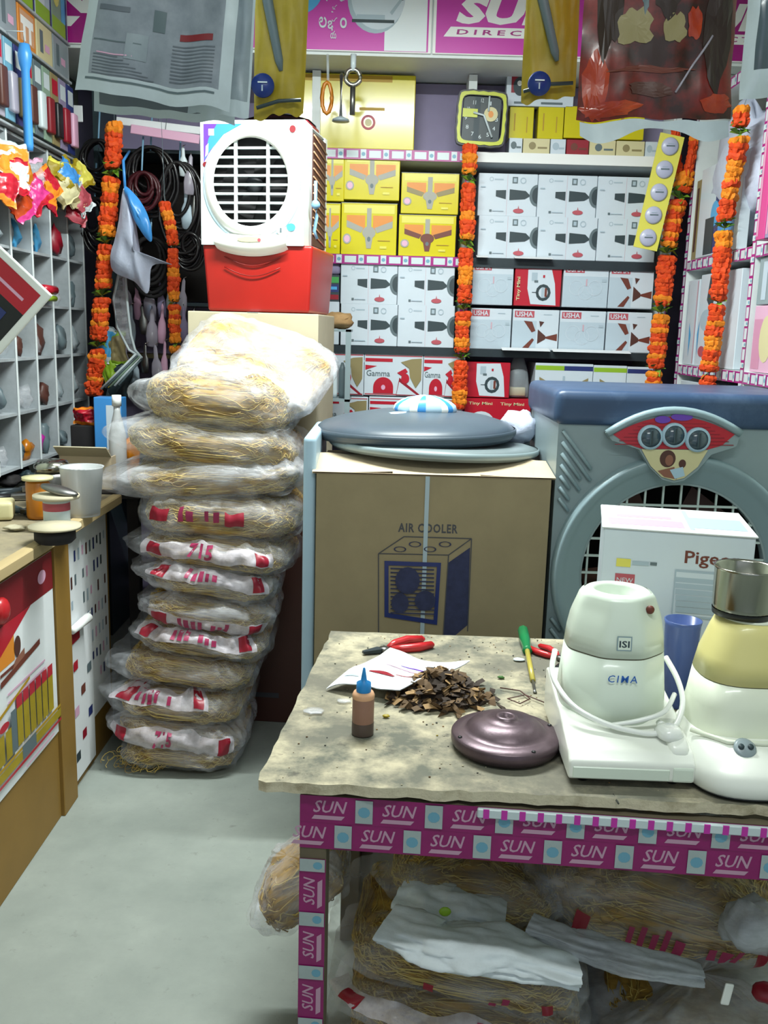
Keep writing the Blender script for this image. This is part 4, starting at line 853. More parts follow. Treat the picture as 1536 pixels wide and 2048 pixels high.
# blister packs hanging in rows
def hpack_mesh(seed):
    rr = random.Random(seed); w_ = rr.uniform(.035, .06); h = rr.uniform(.12, .19)
    b = B(); b.lathe([(.0001, -h), (w_*.42, -h*.97), (w_*.5, -h*.7), (w_*.42, -h*.48), (w_*.2, -h*.34), (w_*.16, -h*.08), (.0001, 0)], ['pvc', 'tape_pink', 'pvc', 'lavender_wall', 'tape_white', 'pvc', 'faint', 'steel_dull'][seed % 8], seg=12, sy=.45)
    b.lathe([(.0001, -h*.88), (w_*.28, -h*.85), (w_*.3, -h*.62), (.0001, -h*.58)], ['steel_dull', 'maroon', 'cyan_print', 'violet', 'slate_light'][seed % 5], seg=8, sy=.5)
    b.tube([(0, .0, 0), (0, .06, .015)], .002, 'steel', 5); return b.mesh('blister_pack')
HP = [hpack_mesh(k) for k in range(8)]; HP2 = {}
k = 0
for (row, pxs, py, Y) in (('upper', range(248, 392, 24), 560, 4.24), ('middle', range(262, 396, 21), 610, 4.20), ('lower', range(250, 390, 20), 690, 4.16), ('upper', (366, 382), 300, 4.2), ('upper', (372, 388), 380, 4.22)):
    for px in pxs:
        if 335 < px < 360 and row != 'upper': k += 1; continue
        p = aY(px, py+rnd.uniform(-10, 10), Y); o = bpy.data.objects.new('blister_pack', HP[k % 8]); C.objects.link(o); o.location = p; o.rotation_euler = (0, R(rnd.uniform(-6, 6)), R(rnd.uniform(-20, 20)))
        tag(o, 'narrow clear blister pack hanging on a peg in the dim corner, %s row' % row, 'pack', 'blister packs in the dim corner, %s row' % row); k += 1
# white strapping loop and grey tube bundle
P = [aY(x, y, 4.05) for x, y in ((238, 545), (226, 600), (234, 655), (258, 700), (284, 716))]
P2 = [aY(x, y, 4.05) for x, y in ((250, 545), (256, 620), (262, 670), (270, 700), (284, 716))]
t = thing('strap_loop', 'white perforated strap looping down beside the long garland', 'strap', P[2])
for Q in (P, P2): B().tube([tuple(q-P[2]) for q in Q], .006, 'tape_white', 6).obj('strap_edge', t)
MATS['shf'] = MATS['shrink_film']
b = B(); b.grid(lambda u, v: tuple((P[min(3, int(u*4))].lerp(P[min(3, int(u*4))+1], u*4-int(u*4) if u < 1 else 1)).lerp(P2[min(3, int(u*4))].lerp(P2[min(3, int(u*4))+1], u*4-int(u*4) if u < 1 else 1), v)-P[2]), 12, 3, 'milky_film'); b.obj('clear_web', t)
t = thing('tube_bundle', 'bundle of thin grey-green tubes leaning down from the strap loop', 'tubes', aY(205, 778, 4.0))
base = aY(205, 778, 4.0)
for k in range(5):
    a = aY(202+k*9, 778-k*2, 4.0); c = aY(272+k*3, 708+k*2, 4.02+.01*k); B().tube([tuple(a-base), tuple(c-base)], .0055, ['tape_white', 'cool_rib', 'green_card', 'tape_white', 'cool_rib'][k], 6).obj('thin_tube', t)
for k, (px, py, m, m2, lab) in enumerate(((222, 735, 'lime', 'olive_yellow', 'lime green pouch right of the garland end'), (232, 700, 'tan_print', 'lime', 'brown and green pouch right of the garland'), (213, 690, 'cyan_print', 'tape_white', 'pale blue pouch touching the garland'), (240, 765, 'slate', 'slate', 'dark pouch under the tube bundle'))):
    pouch('hanging_pouch', lab, 'pouch', aY(px, py, 4.12), .09, .15, m, m2, 20+k, (0, R(10*k-15), 0))

# ================================================================ RIGHT: side shelves on X = 1.30, fronts facing the aisle
XS = 1.30
t = thing('side_shelf_unit', 'white side shelf unit on the right wall, edges taped magenta', 'shelf', (XS, 0, 0))
POST = (4.22, 3.44, 2.62)
for y in POST:
    B().box(0, .34, y-.018, y+.018, 0, 2.60, 'white_board').obj('upright', t)
    b = B(); tape_run(b, .9, 2.55, -.018, .036, M=Matrix.Translation((-.001, y, 0)) @ Matrix.Rotation(R(-90), 4, 'Z'), vertical=True, pitch=.075); b.obj('edge_tape', t, kind='stuff')
for k in range(2):
    ya, yb_ = POST[k+1]+.018, POST[k]-.018
    for z in (2.50, 1.835, 1.388, .95, .5):
        B().box(.002, .34, ya, yb_, z-.042, z, 'white_board').obj('shelf_board', t)
        b = B(); tape_run(b, 0, yb_-ya, -.044, .043, M=Matrix.Translation((.001, yb_, z)) @ Matrix.Rotation(R(-90), 4, 'Z'), pitch=.07); b.obj('edge_tape', t, kind='stuff')
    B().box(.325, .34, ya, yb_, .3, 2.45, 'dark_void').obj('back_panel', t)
def sbox(name, lab, y1, y0, z, h, m, d=.25, inset=.01, prints=(), cat='carton', g=None):
    """carton in the side shelves; y1 far side, y0 near side"""
    t = thing(name, lab, cat, (XS+inset, y1, z), R(-90), g); w_ = y1-y0
    B().box(.001, w_-.001, 0, d, 0, h, m, .002, 1).obj('carton_body', t)
    b = B().face(0)
    for q in prints:
        if q[0] == 'r': b.pr(q[1]*w_, q[2]*h, q[3]*w_, q[4]*h, q[5])
        elif q[0] == 'd': b.pd(q[1]*w_, q[2]*h, q[3]*w_, q[4]*h, q[5], 16)
        elif q[0] == 'p': b.pp([(a*w_, c*h) for a, c in q[1]], q[2])
    if prints: b.obj('printed_picture', t)
    return t
knife = (('p', ((.25, .98), (.46, .86), (.33, .60), (.20, .72)), 'slate'), ('d', .24, .50, .18, .12, 'faint'), ('p', ((.30, .42), (.42, .34), (.34, .06), (.24, .14)), 'slate'), ('d', .17, .16, .09, .06, 'red_pill'), ('p', ((.02, .35), (.06, .5), (.05, .1)), 'cyan_print'))
sbox('tall_carton', 'tall white carton with slate blade pictures, side shelf, behind the near garland', 4.02, 3.56, 1.39, .375, 'box_white', prints=knife)
sbox('tall_carton', 'narrow white carton with a blue mark, far end of the side shelf', 4.19, 4.035, 1.39, .36, 'box_white', prints=(('r', .1, .05, .14, .95, 'faint'), ('p', ((.4, .5), (.6, .35), (.5, .1)), 'cyan_print'), ('r', .85, .02, .93, .98, 'faint_pink')))
sbox('low_carton', 'white carton with small dark drawings, side shelf above the grey cooler', 4.18, 3.72, 1.02, .30, 'box_white', prints=(('r', .28, .55, .34, .8, 'slate_light'), ('r', .7, .5, .76, .75, 'slate_light'), ('d', .2, .2, .05, .07, 'slate'), ('d', .35, .2, .05, .07, 'slate'), ('d', .5, .26, .06, .11, 'brown_deep')))
# big white bag and blue goods on the upper side shelf
p = aX(1428, 400, XS+.06); 
lump('white_bag', 'big crumpled white plastic bag on the upper side shelf between two garlands', 'bag', (XS+.075, 3.80, 2.14), (.085, .27, .25), 'bagwhite', 4.2)
sbox('blue_white_carton', 'white carton with blue and yellow picture in the upper side shelf', 4.10, 3.62, 1.837, .36, 'box_white', inset=-.0, d=.04, prints=(('r', .42, .02, .58, .95, 'navy'), ('p', ((.5, .5), (.9, .35), (.9, .05), (.55, .05)), 'sky'), ('d', .42, .45, .10, .14, 'cyan_print'), ('r', .2, .02, .42, .42, 'slate'), ('r', .34, .72, .5, .95, 'yellow_card'), ('d', .42, .8, .04, .06, 'red_print')))
sbox('brown_strip_carton', 'narrow tan and dark carton at the far end of the upper side shelf', 4.19, 4.11, 1.837, .33, 'tan_print', prints=(('r', .2, .1, .5, .9, 'brown_deep'),))
# second bay: pink tube light packs, grey toy pack, pink carton, small white and red packs
YB2 = 3.42
for k, (ya, lab, m) in enumerate(((3.31, 'bright pink tall carton in the near side shelf', 'pink_plastic'), (3.23, 'pale lilac tall carton beside the bright pink one', 'lavender_wall'), (3.15, 'second bright pink tall carton at the right picture edge', 'pink_plastic'), (3.07, 'pale pink tall carton, last at the right picture edge', 'pink_lite'))):
    sbox('tall_pink_carton', lab, ya, ya-.075, 1.837, .66, m, inset=-.05, d=.06, prints=(('r', .1, .02, .3, .98, 'pink_lite'),))
sbox('toy_pack', 'grey pack with dark window under the pink cartons', 3.40, 3.0, 1.62, .165, 'cool_grey', prints=(('r', .35, .1, .98, .9, 'dark_steel'), ('r', .1, .1, .2, .9, 'box_pale'))).location.z = 1.39+.235
sbox('pink_carton', 'white and pink picture carton at the right picture edge', 3.40, 3.0, 1.39, .232, 'tape_pink', prints=(('r', .02, .05, .2, .8, 'pink_lite'), ('d', .3, .5, .14, .35, 'cream'), ('r', .55, .15, .7, .5, 'white'), ('r', .5, .05, .75, .25, 'violet'), ('d', .62, .6, .05, .08, 'navy'), ('r', .78, .1, .95, .9, 'box_white')))
for k, (ya, yb_, m, lab) in enumerate(((3.40, 3.30, 'box_white', 'small white pack on the low side shelf'), (3.29, 3.20, 'cream', 'small cream pack on the low side shelf'), (3.19, 3.10, 'red_print', 'small red pack on the low side shelf'), (3.09, 2.9, 'brown_deep', 'brown pack at the right picture edge, low side shelf'))):
    sbox('small_pack', lab, ya, yb_, .952, .34, m)
# ================================================================ STACK OF WOOD-WOOL PADS
def sgn(x): return -1 if x < 0 else 1
def slab(dx, dy, dz, u, v, seed, amp, e=.45, fr=3.0):
    """rounded slab surface: u around the length, v over it; superellipsoid with folds"""
    a = 2*math.pi*u; t = math.pi*(v-.5)
    cx, sx_ = math.cos(a), math.sin(a); ct, st = math.cos(t), math.sin(t)
    x = sgn(cx)*abs(cx)**e*abs(ct)**.55; y = sgn(sx_)*abs(sx_)**e*abs(ct)**.55; z = sgn(st)*abs(st)**.8
    n = nz(x*fr+seed, y*fr, z*1.5)+.5*nz(x*fr*2.3+seed, y*fr*2.3, z*2)
    k = 1+amp*n
    return Vector((x*dx*(1+amp*.25*n), y*dy*(1+amp*.25*n), z*dz*k+dz*.5*amp*nz(x*2+seed, y*2, 7)))
def strands(b, dx, dy, dz, seed, n, sd, amp_=.16, r=.0013):
    rr = random.Random(seed)
    for k in range(n):
        side = rr.random()
        x0 = rr.uniform(-1, .7); L = rr.uniform(.25, .9); ph = rr.uniform(0, 6); z0 = rr.uniform(-.95, .95); dr = rr.uniform(-.5, .5)
        pts = []; u0 = rr.uniform(.42, 1.08); L_ = rr.uniform(.03, .13)*(1 if rr.random() < .5 else -1); v0 = rr.uniform(.10, .97); dv = rr.uniform(-.06, .06)
        for i in range(9):
            f = i/8; v = max(.04, min(.99, v0+dv*f+.022*math.sin(ph+i*1.2))); p = slab(dx, dy, dz, u0+L_*f, v, sd, amp_, fr=4)
            pts.append(tuple(p*(1.0)+Vector((0, -.003-.003*math.sin(ph*2+i), .002*math.sin(i+ph))))) 
        if pts: b.tube(pts, r*rr.uniform(.6, 1.5), 'strand' if k % 3 else 'strand_dark', 3); continue
        for i in range(8):
            x = x0+L*i/7
            if x > 1.02: break
            z = z0+dr*i/7+.16*math.sin(ph+i*1.3)
            z = max(-1, min(1, z)); wy = (1-abs(z)**2.4)**.5 if abs(z) < 1 else 0
            if side < .62: p = (x*dx, -(dy*(.80+.20*wy)+.004+.004*math.sin(ph*3+i*2)), z*dz)
            elif side < .85: p = (x*dx, (z0*.9+.1*math.sin(ph+i))*dy, dz*(1.0+.05*math.sin(ph+i*2)))
            else: s_ = 1 if rr.random() < .5 else -1; p = (sgn(z0)*dx*(.93+.07*wy)+.004*math.sin(i*2+ph), -dy*(x), z*dz)
            pts.append(p)
        if len(pts) > 2: b.tube(pts, r*rr.uniform(.7, 1.5), 'strand' if k % 3 else 'strand_dark', 3)
def pad(name, label, loc, w_, d, h, seed, film_='milky_film', band=None, rot=(0, 0, 0), nst=300, flare=0, group='pads of wood wool in plastic bags', tail=None):
    t = thing(name, label, 'pad', loc, rot, group); dx, dy, dz = w_/2, d/2, h/2
    b = B(); b.grid(lambda u, v: tuple(slab(dx*.93, dy*.93, dz*.86, u, v, seed, .16, fr=4)), 40, 14, 'wood_wool', closeu=True); strands(b, dx*.93, dy*.93, dz*.86, seed*3+1, int(nst*1.5), seed)
    b.obj('wood_wool', t, kind='stuff')
    b = B(); NU, NV = 120, 26
    def bagp(u, v):
        p = slab(dx*1.02, dy*1.03, dz*1.03, u, v, seed, .19, fr=4)
        a = 2*math.pi*u; f = max(0, -math.cos(a))**3*max(0, 1-abs(2*v-1)**2)     # the bag's open end flares to the left
        p.x -= flare*f*(1+.5*nz(v*6, seed, 3)); p.z += flare*f*.35*nz(seed*2.2, v*2, u)
        if flare: p.z *= (1-.55*f)
        q = (.007*nz(u*34+seed, v*5, 1)+.005*nz(u*60, v*9, seed))*math.sin(math.pi*v)**.5; p.y -= q*1.2; p.z += q*.8; p += Vector((0, 0, .004*nz(p.x*40+seed, p.y*40, 1)))
        return tuple(p)
    b.grid(bagp, NU, NV, film_, closeu=True); b.obj('plastic_bag', t)
    if band:
        def on(x, zn, off=.004):
            x = max(-.99, min(.99, x)); zn = max(-.97, min(.97, zn))
            a = -math.acos(sgn(x)*abs(x)**(1/.45)); return tuple(Vector(bagp((a/(2*math.pi)) % 1, .5+math.asin(sgn(zn)*abs(zn)**1.25)/math.pi))+Vector((0, -off, 0)))
        lo, hi = band['v']; X0, X1 = band['x0'], band['x1']
        def zz(x, f): l = lo+.22*nz(x*1.6, seed, 0); return l+(hi-lo)*f*(1+.3*nz(x*2, seed, 4))
        if band.get('white', 1):
            b = B(); b.grid(lambda u, v: on(X0-.06+(X1-X0+.12)*u, zz(u*2, v), .002), 60, 6, 'band_white'); b.obj('film_band', t)
        b = B(); bw = band.get('bw', .15)
        for xx in (X0, X1-bw): b.grid(lambda u, v: on(xx+bw*u, zz((xx+bw*u-X0)/(X1-X0)*2, .12+.8*v), .0045), 8, 5, 'band_red')
        b.obj('red_block', t)
        b = B(); c, w2 = band.get('c', 0), band.get('w', .3)
        if band.get('txt'):
            tv, tf = text_mesh(band['txt'], .03); b.add([on(c-w2+2*w2*q[0], zz((c-X0)/(X1-X0)*2, .1+.8*q[1]), .0095) for q in tv], tf, 'band_pink')
        else:
            rr = random.Random(int(seed*10)); nl = int(w2*22)
            for k in range(nl):
                if rr.random() < .15: continue
                x = c-w2+2*w2*k/nl; ww = 2*w2/nl*rr.uniform(.45, .75); f0 = rr.uniform(.15, .3); f1 = rr.uniform(.65, .9)
                b.grid(lambda u, v: on(x+ww*u, zz((x-X0)/(X1-X0)*2, f0+(f1-f0)*v), .0048), 1, 3, 'band_pink')
        b.obj('pink_print', t, kind='stuff')
    if tail:
        b = B(); x0, z0, L, ww = tail
        b.grid(lambda u, v: (x0-u*L+.02*nz(v*3, u*2, seed), -dy*.8+.05*nz(u*3, v*4, seed)-.03*u, z0+(v-.5)*ww*(1-.2*u)-.25*u*L+.03*nz(u*4, v*3, seed+4)), 12, 8, 'milky_film'); b.obj('bag_end', t)
    return t
PADS = [ # x0,y0,x1,y1 (front face seen), film, band, tilt deg, flare, label, d
 ((262, 744, 592, 872), 'clear_film', None, 6, .04, 'clear-bagged pad near the top of the tall stack, bright blond wool showing', .44),
 ((222, 846, 602, 950), 'clear_film', None, 8, .07, 'second clear-bagged pad of the tall stack, its bag end flaring to the left', .46),
 ((222, 920, 604, 1004), 'milky_film', None, -4, .10, 'milky-bagged pad with creased film, third from the top of the tall stack', .46),
 ((255, 990, 606, 1088), 'clear_film', {'v': (-.2, .45), 'x0': -.80, 'x1': .3, 'c': -.2, 'w': .25, 'white': 0, 'bw': .22}, 4, 0, 'pad with faded pink print through clear film, fourth from the top of the tall stack', .46),
 ((262, 1078, 588, 1152), 'clear_film', {'v': (-.2, .55), 'x0': -.75, 'x1': .75, 'c': -.1, 'w': .16, 'txt': '715'}, 9, .05, 'fifth pad of the tall stack, pink figures on a white band between two red blocks', .44),
 ((275, 1138, 552, 1210), 'milky_film', {'v': (.1, .7), 'x0': -.8, 'x1': .80, 'c': -.1, 'w': .25}, 13, .05, 'sixth pad of the tall stack, white band sloping down to the right', .44),
 ((268, 1200, 545, 1268), 'milky_film', {'v': (-.75, 0), 'x0': -.75, 'x1': .85, 'c': .0, 'w': .4, 'bw': .2}, 10, .02, 'seventh pad of the tall stack, row of pink marks between two big red blocks', .44),
 ((252, 1262, 535, 1328), 'clear_film', {'v': (.05, .7), 'x0': -.85, 'x1': .75, 'c': -.1, 'w': .4}, 12, .02, 'eighth pad of the tall stack, dark pink marks close under the seventh', .44),
 ((226, 1322, 508, 1392), 'clear_film', None, 9, .06, 'ninth pad of the tall stack, brown-gold wool bulging in front', .44),
 ((212, 1384, 490, 1462), 'clear_film', {'v': (.15, .8), 'x0': -.8, 'x1': .45, 'c': -.3, 'w': .3}, 7, .06, 'tenth pad of the tall stack, small pink marks on its upper edge', .44),
 ((208, 1452, 486, 1518), 'milky_film', {'v': (-.5, .5), 'x0': -.85, 'x1': .8, 'c': -.15, 'w': .13, 'txt': '715'}, 11, .03, 'eleventh pad of the tall stack, white band with crimson figures just above the floor', .44),
 ((228, 1504, 478, 1556), 'clear_film', None, 3, .0, 'bottom pad of the tall stack lying on the floor, tangled wool spilling', .44)]
zprev = None
FR = 2.88
for k in range(len(PADS)-1, -1, -1):
    (x0, y0, x1, y1), fm, bd, tilt, fl, lab, d = PADS[k]
    a = aY((x0+x1)/2, (y0+y1)/2, FR); w_ = aY(x1, (y0+y1)/2, FR).x-aY(x0, (y0+y1)/2, FR).x
    h = aY((x0+x1)/2, y0, FR).z-aY((x0+x1)/2, y1, FR).z+.012
    z = h/2+.003 if zprev is None else a.z
    h_ = h if zprev is None else h
    pad('wood_wool_pad', lab, (a.x, FR+d/2, z), w_*.98, d, h_, k*1.7+2, fm, bd, (R(rnd.uniform(-2, 2)), R(tilt*.62), R(rnd.uniform(-4, 4))), flare=fl, nst=420)
    zprev = z
# spilled tangle at the stack's foot
b = B(); rr = random.Random(11)
for k in range(120):
    c = Vector((rr.gauss(0, .05), rr.gauss(0, .02), abs(rr.gauss(.03, .02)))); a0 = rr.uniform(0, 6); r_ = rr.uniform(.01, .035)
    b.tube([tuple(c+Vector((math.cos(a0+i*.7)*r_, math.sin(a0+i*.7)*r_*.5, math.sin(i*.9+a0)*r_*.6+r_*.0))) for i in range(7)], .0012, 'strand' if k % 3 else 'strand_dark', 3)
p = aZ(285, 1545, 0); o = b.obj('wool_tangle', loc=(p.x, p.y+.02, .02), kind='stuff'); tag(o, 'loose tangle of yellow wood wool at the left foot of the tall stack', 'wood wool')
# the tilted top pad leaning on the cartons behind
pad('wood_wool_pad', 'overexposed white pad leaning tilted on top of the tall stack', aY(512, 730, 3.15), .50, .42, .11, 41.3, 'milky_film', None, (R(30), R(17), R(-10)), flare=0, nst=300, tail=None)
# ================================================================ CARTONS AND RED COOLER BEHIND THE STACK
a = aY(392, 622, 3.38); c = aY(628, 626, 3.38); W = c.x-a.x
for k, (z0, z1, lab, m) in enumerate(((0, .80, 'lower carton hidden behind the tall stack, coloured dark for the shade there', 'brown_deep'), (.80, 1.552, 'pale carton under the red and white cooler', 'kraft_pale'))):  # shade behind the stack is put into the lower carton's colour
    t = thing('carton', lab, 'carton', (a.x-.03, 3.38, z0), R(-4))
    B().box(0, W+.05, 0, .44, 0, z1-z0-.002, m, .004, 2).obj('carton_body', t)
    b = B().face(0)
    if k: b.pring((W+.05)*.52, (z1-z0)*.90, .045, .030, 'kraft_light'); b.pd((W+.05)*.52, (z1-z0)*.86, .02, .025, 'kraft_light')
    b.pr(W*.2, .1, W*.8, .12, 'kraft_ink'); b.obj('printed_mark', t)
    B().box((W+.05)/2-.02, (W+.05)/2+.02, -.001, .45, z1-z0-.002, z1-z0-.0012, 'tape_white').obj('tape_strip', t)
t = thing('air_cooler', 'white and red small air cooler standing on the pale carton', 'air cooler', (aY(405, 620, 3.4).x, 3.40, 1.553), R(-9))
CW = .372; HT = aY(510, 491, 3.4).z-1.553; HC = aY(505, 244, 3.4).z-1.553; D = .36
B().box(0, CW+.03, .005, D, 0, HT, 'red_plastic', .012, 3, taper=.93).obj('water_tank', t)
b = B()
for z in (.05, .085): b.tube([(CW*.22+i*CW*.055, .003-.000*i, HT*.45+z-.03*math.sin(i/10*math.pi)) for i in range(11)], .0022, 'red_groove', 6)
b.obj('tank_ribs', t)
# housing: shell with round opening
b = B(); cx, cz, r = CW*.50, HT+(HC-HT)*.50, .141
rz = .154
hole_plate(b, 0, CW, HT-.002, HC, cx, cz, r, -.004, 'cooler_white', rz=rz)
for q in ((0, .004, -.003, D*.30, HT, HC), (CW-.004, CW, -.003, D*.30, HT, HC), (.004, CW-.004, -.003, D*.95, HC-.004, HC), (.004, CW-.004, -.003, D*.3, HT-.002, HT+.004)): b.box(*q, 'cooler_white')
b.box(0, .012, D*.85, D*.95, HT, HC, 'cooler_white'); b.box(CW-.012, CW, D*.85, D*.95, HT, HC, 'cooler_white'); b.obj('housing', t)
b = B()
n = 48; prof = [(0, -.004), (-.008, -.022), (.012, -.024), (.030, -.006)]
vs = []; fs = []
for k in range(n):
    a_ = 2*math.pi*k/n
    for (dr, y) in prof: vs.append((cx+(r+dr)*math.cos(a_), y, cz+(rz+dr)*math.sin(a_)))
for k in range(n):
    for j in range(3): fs.append((k*4+j, ((k+1) % n)*4+j, ((k+1) % n)*4+j+1, k*4+j+1))
b.add(vs, fs, 'gloss_white', True); b.obj('grille_ring', t)
B().tube([(cx+(r+.034)*math.cos(q*6.2832/64)*1.0, -.004, cz-.004+(rz+.036)*math.sin(q*6.2832/64)) for q in range(64)], .0035, 'bluewhite', 6, True).obj('outer_bead', t)
B().box(.01, CW-.01, .05, .055, HT+.01, HC-.01, 'black_matt').obj('dark_interior', t)
b = B()
b.lathe([(.03, 0), (.03, .03), (.0001, .04)], 'black', M=Matrix.Translation((cx, .049, cz)) @ Matrix.Rotation(R(90), 4, 'X'), seg=16)
for k in range(4):
    M_ = Matrix.Translation((cx, .035, cz)) @ Matrix.Rotation(R(90*k+20), 4, 'Y'); b.add([(.02, 0, -.02), (.11, -.006, -.045), (.12, .006, .03), (.02, .008, .02)], [(0, 1, 2, 3)], 'black_matt', False, M_)
b.obj('fan_blades', t)
for k in range(9):
    z = cz-rz+rz*2*(k+.9)/10.2; hx = r*math.sqrt(max(0, 1-((z-cz)/rz)**2)); B().box(cx-hx, cx+hx, -.012, .002, z-.0035, z+.0035, 'cooler_white', M=None).obj('louvre_slat', t)
for u in (-.40, .42):
    hz = rz*math.sqrt(1-u*u); B().box(cx+r*u-.005, cx+r*u+.005, -.015, -.004, cz-hz, cz+hz, 'cooler_white').obj('louvre_bar', t)
b = B(); pts = []
for i in range(17):
    u = i/16; pts.append((cx-.105+.21*u, -.02+.0*u, HT+.016-.030*math.sin(math.pi*u)**.6))
lo = [(cx-.105-.012+.234*i/16, -.001, HT+.03) for i in range(17)]
b.grid(lambda u, v: tuple(Vector((cx-.130+.26*u, -.034*math.sin(math.pi*v)**.7, (HT+.040)*(1-v)+(HT-.014-.026*math.sin(math.pi*u)**.7)*v))), 20, 6, 'gloss_white'); b.obj('front_lip', t)
b = B().face(-.035); b.pd(cx+.0, HT+.015, .045, .009, 'cream'); b.pd(cx+.035, HT+.013, .006, .006, 'red_pill'); b.obj('badge', t)
b = B().face(-.0045)
b.pp([(.012, HC-.012), (.15, HC-.012), (.075, HC-.05), (.03, HC-.11), (.012, HC-.14)], 'violet'); b.pp([(.06, HC-.013), (.15, HC-.013), (.085, HC-.046), (.035, HC-.10), (.014, HC-.13), (.03, HC-.06)], 'sky')
b.pr(.03, HC-.05, .05, HC-.028, 'white'); b.pp([(.02, HC-.085), (.03, HC-.075), (.028, HC-.11), (.018, HC-.12)], 'white'); b.pd(.02, HC-.145, .012, .009, 'maroon'); b.pd(CW-.042, HC-.030, .011, .012, 'maroon'); b.pd(CW-.045, HT+.06, .016, .013, 'cyan_print'); b.obj('stickers', t)
b = B(); b.lathe([(.016, 0), (.016, .012), (.0001, .014)], 'gloss_white', M=Matrix.Translation((CW-.078, -.004, HT+.048)) @ Matrix.Rotation(R(90), 4, 'X')); b.box(CW-.081, CW-.075, -.022, -.016, HT+.040, HT+.056, 'slate_light'); b.obj('knob', t)
b = B(); x_ = CW-.004
b.box(CW-.004, CW+.004, D*.30, D*.85, HT+.01, HC-.02, 'brown_deep'); b.obj('side_pad', t)
for k in range(13):
    z = HT+.02+k*(HC-HT-.05)/13; B().tube([(CW+.006, D*.30, z+.03), (CW+.006, D*.86, z)], .0035, 'peach', 4).obj('side_louvre', t)
t2 = thing('knotted_cord', 'pale blue knotted cord hanging on the side of the white and red cooler', 'cord', aY(632, 410, 3.40))
B().tube([(-.002, 0, .08), (0, -.01, 0), (.004, -.012, -.04), (-.004, -.01, -.09), (.006, -.004, -.115)], .006, 'cord_blue', 6).obj('cord', t2); B().ell((0, -.012, 0), (.016, .012, .014), 'cord_blue', 10, 6, fn=lambda q: 1+.3*nz(q.x*3, q.y*3, q.z*3)).obj('knot', t2)
t = thing('fan_guard', 'curved dark lid and red strip on top of the white and red cooler', 'lid', (aY(555, 225, 3.55).x, 3.58, HC+1.553), R(-9))
B().box(-.13, .13, -.08, .10, .001, .03, 'red_deep', .006, 2).obj('red_strip', t)
b = B(); b.grid(lambda u, v: (-.12+.25*u, -.06+.12*v, .034+.022*math.sin(math.pi*u)), 12, 3, 'dark_steel'); b.grid(lambda u, v: (-.12+.25*u, .06-.12*v, .030+.020*math.sin(math.pi*u)), 12, 3, 'dark_steel'); b.obj('curved_lid', t)
# grey steel stand leg behind the stack and small goods right of the cooler carton
t = thing('steel_rack', 'narrow grey steel rack standing right of the pale carton', 'rack', (-.29, 3.92, 0))
for x in (0, .11): B().box(x, x+.022, 0, .02, 0, 1.50, 'cool_grey').obj('post', t)
for z in (.3, .8, 1.2, 1.49): B().box(0, .132, 0, .18, z, z+.01, 'cool_grey').obj('tray', t)
for k, (x, m) in enumerate(((.02, 'red_pill'), (.06, 'tape_white'), (.095, 'cool_rib'))):
    o = B().lathe([(.014, 0), (.016, .02), (.014, .12), (.005, .15)], m).obj('small_bottle', loc=(-.29+x, 4.0, 1.211)); tag(o, ['rose', 'white', 'grey'][k]+' small bottle on the narrow grey steel rack', 'bottle')
o = lump('dark_sack', 'dark brown crumpled thing on top of the narrow grey rack', 'sack', (-.225, 4.02, 1.535), (.075, .05, .035), 'leaf_tan', 6.0, 14, 9)

# ================================================================ AIR COOLER CARTON, WHITE PANEL, LIDS
YC = 2.56
a = aY(633, 945, YC); c = aY(1103, 958, YC); W = c.x-a.x; HB = (a.z+c.z)/2-.002
t = thing('cooler_carton', 'large brown carton printed AIR COOLER behind the work table', 'carton', (a.x, YC, 0), R(0))
b = B()
b.box(0, W, 0, .005, 0, HB, 'kraft'); b.box(0, .005, .005, .5, 0, HB, 'kraft'); b.box(W-.005, W, .005, .5, 0, HB, 'kraft'); b.box(0, W, .495, .5, 0, HB, 'kraft'); b.box(.005, W-.005, .005, .495, 0, .005, 'kraft'); b.obj('carton_body', t)
def flap(nm, M_, L, w0):
    rr = random.Random(int(L*100)); N = 22
    vs = []; 
    for j in (0, 1):
        for i in range(N+1):
            u = i/N*L; vv = 0 if j == 0 else w0*(1+.08*nz(u*14, L, 0)+.05*nz(u*50, L, 1))
            for z in (0, .005): vs.append((u, vv, z+.008*nz(u*5, j, 2)*j))
    n = (N+1)*2; fs = []
    for i in range(N):
        fs += [(2*i+1, 2*i+3, n+2*i+3, n+2*i+1), (2*i, n+2*i, n+2*i+2, 2*i+2), (n+2*i, n+2*i+1, n+2*i+3, n+2*i+2)]
    B().add(vs, fs, 'kraft_light', False, M_).obj(nm, t)  # flaps painted paler than the body for the light on upward faces
T = Matrix.Translation; RX = lambda d: Matrix.Rotation(R(d), 4, 'X'); RZ = lambda d: Matrix.Rotation(R(d), 4, 'Z')
flap('front_flap', T((-.012, -.002, HB)) @ RX(9), W+.024, .19)
flap('left_flap', T((0, .5, HB-.004)) @ RZ(-90) @ RX(2), .5, .2)
flap('right_flap', T((W, 0, HB-.004)) @ RZ(90) @ RX(2), .5, .2)
b = B().face(0)
def cpx(px, py): p = aY(px, py, YC); return (p.x-a.x, p.z)
u0, v0 = cpx(796, 1064); u1, v1 = cpx(916, 1049)
b.pt('AIR COOLER', u0, v0, u1-u0, v1-v0, 'kraft_ink', bold=.03, spacing=1.15)
def line(p, q, w_, m='kraft_ink'):
    d = Vector((q[0]-p[0], q[1]-p[1])); n = Vector((-d.y, d.x)).normalized()*w_/2; b.pp([(p[0]-n.x, p[1]-n.y), (q[0]-n.x, q[1]-n.y), (q[0]+n.x, q[1]+n.y), (p[0]+n.x, p[1]+n.y)], m)
A_, B_, C_, D_ = cpx(757, 1107), cpx(897, 1110), cpx(943, 1077), cpx(808, 1073)
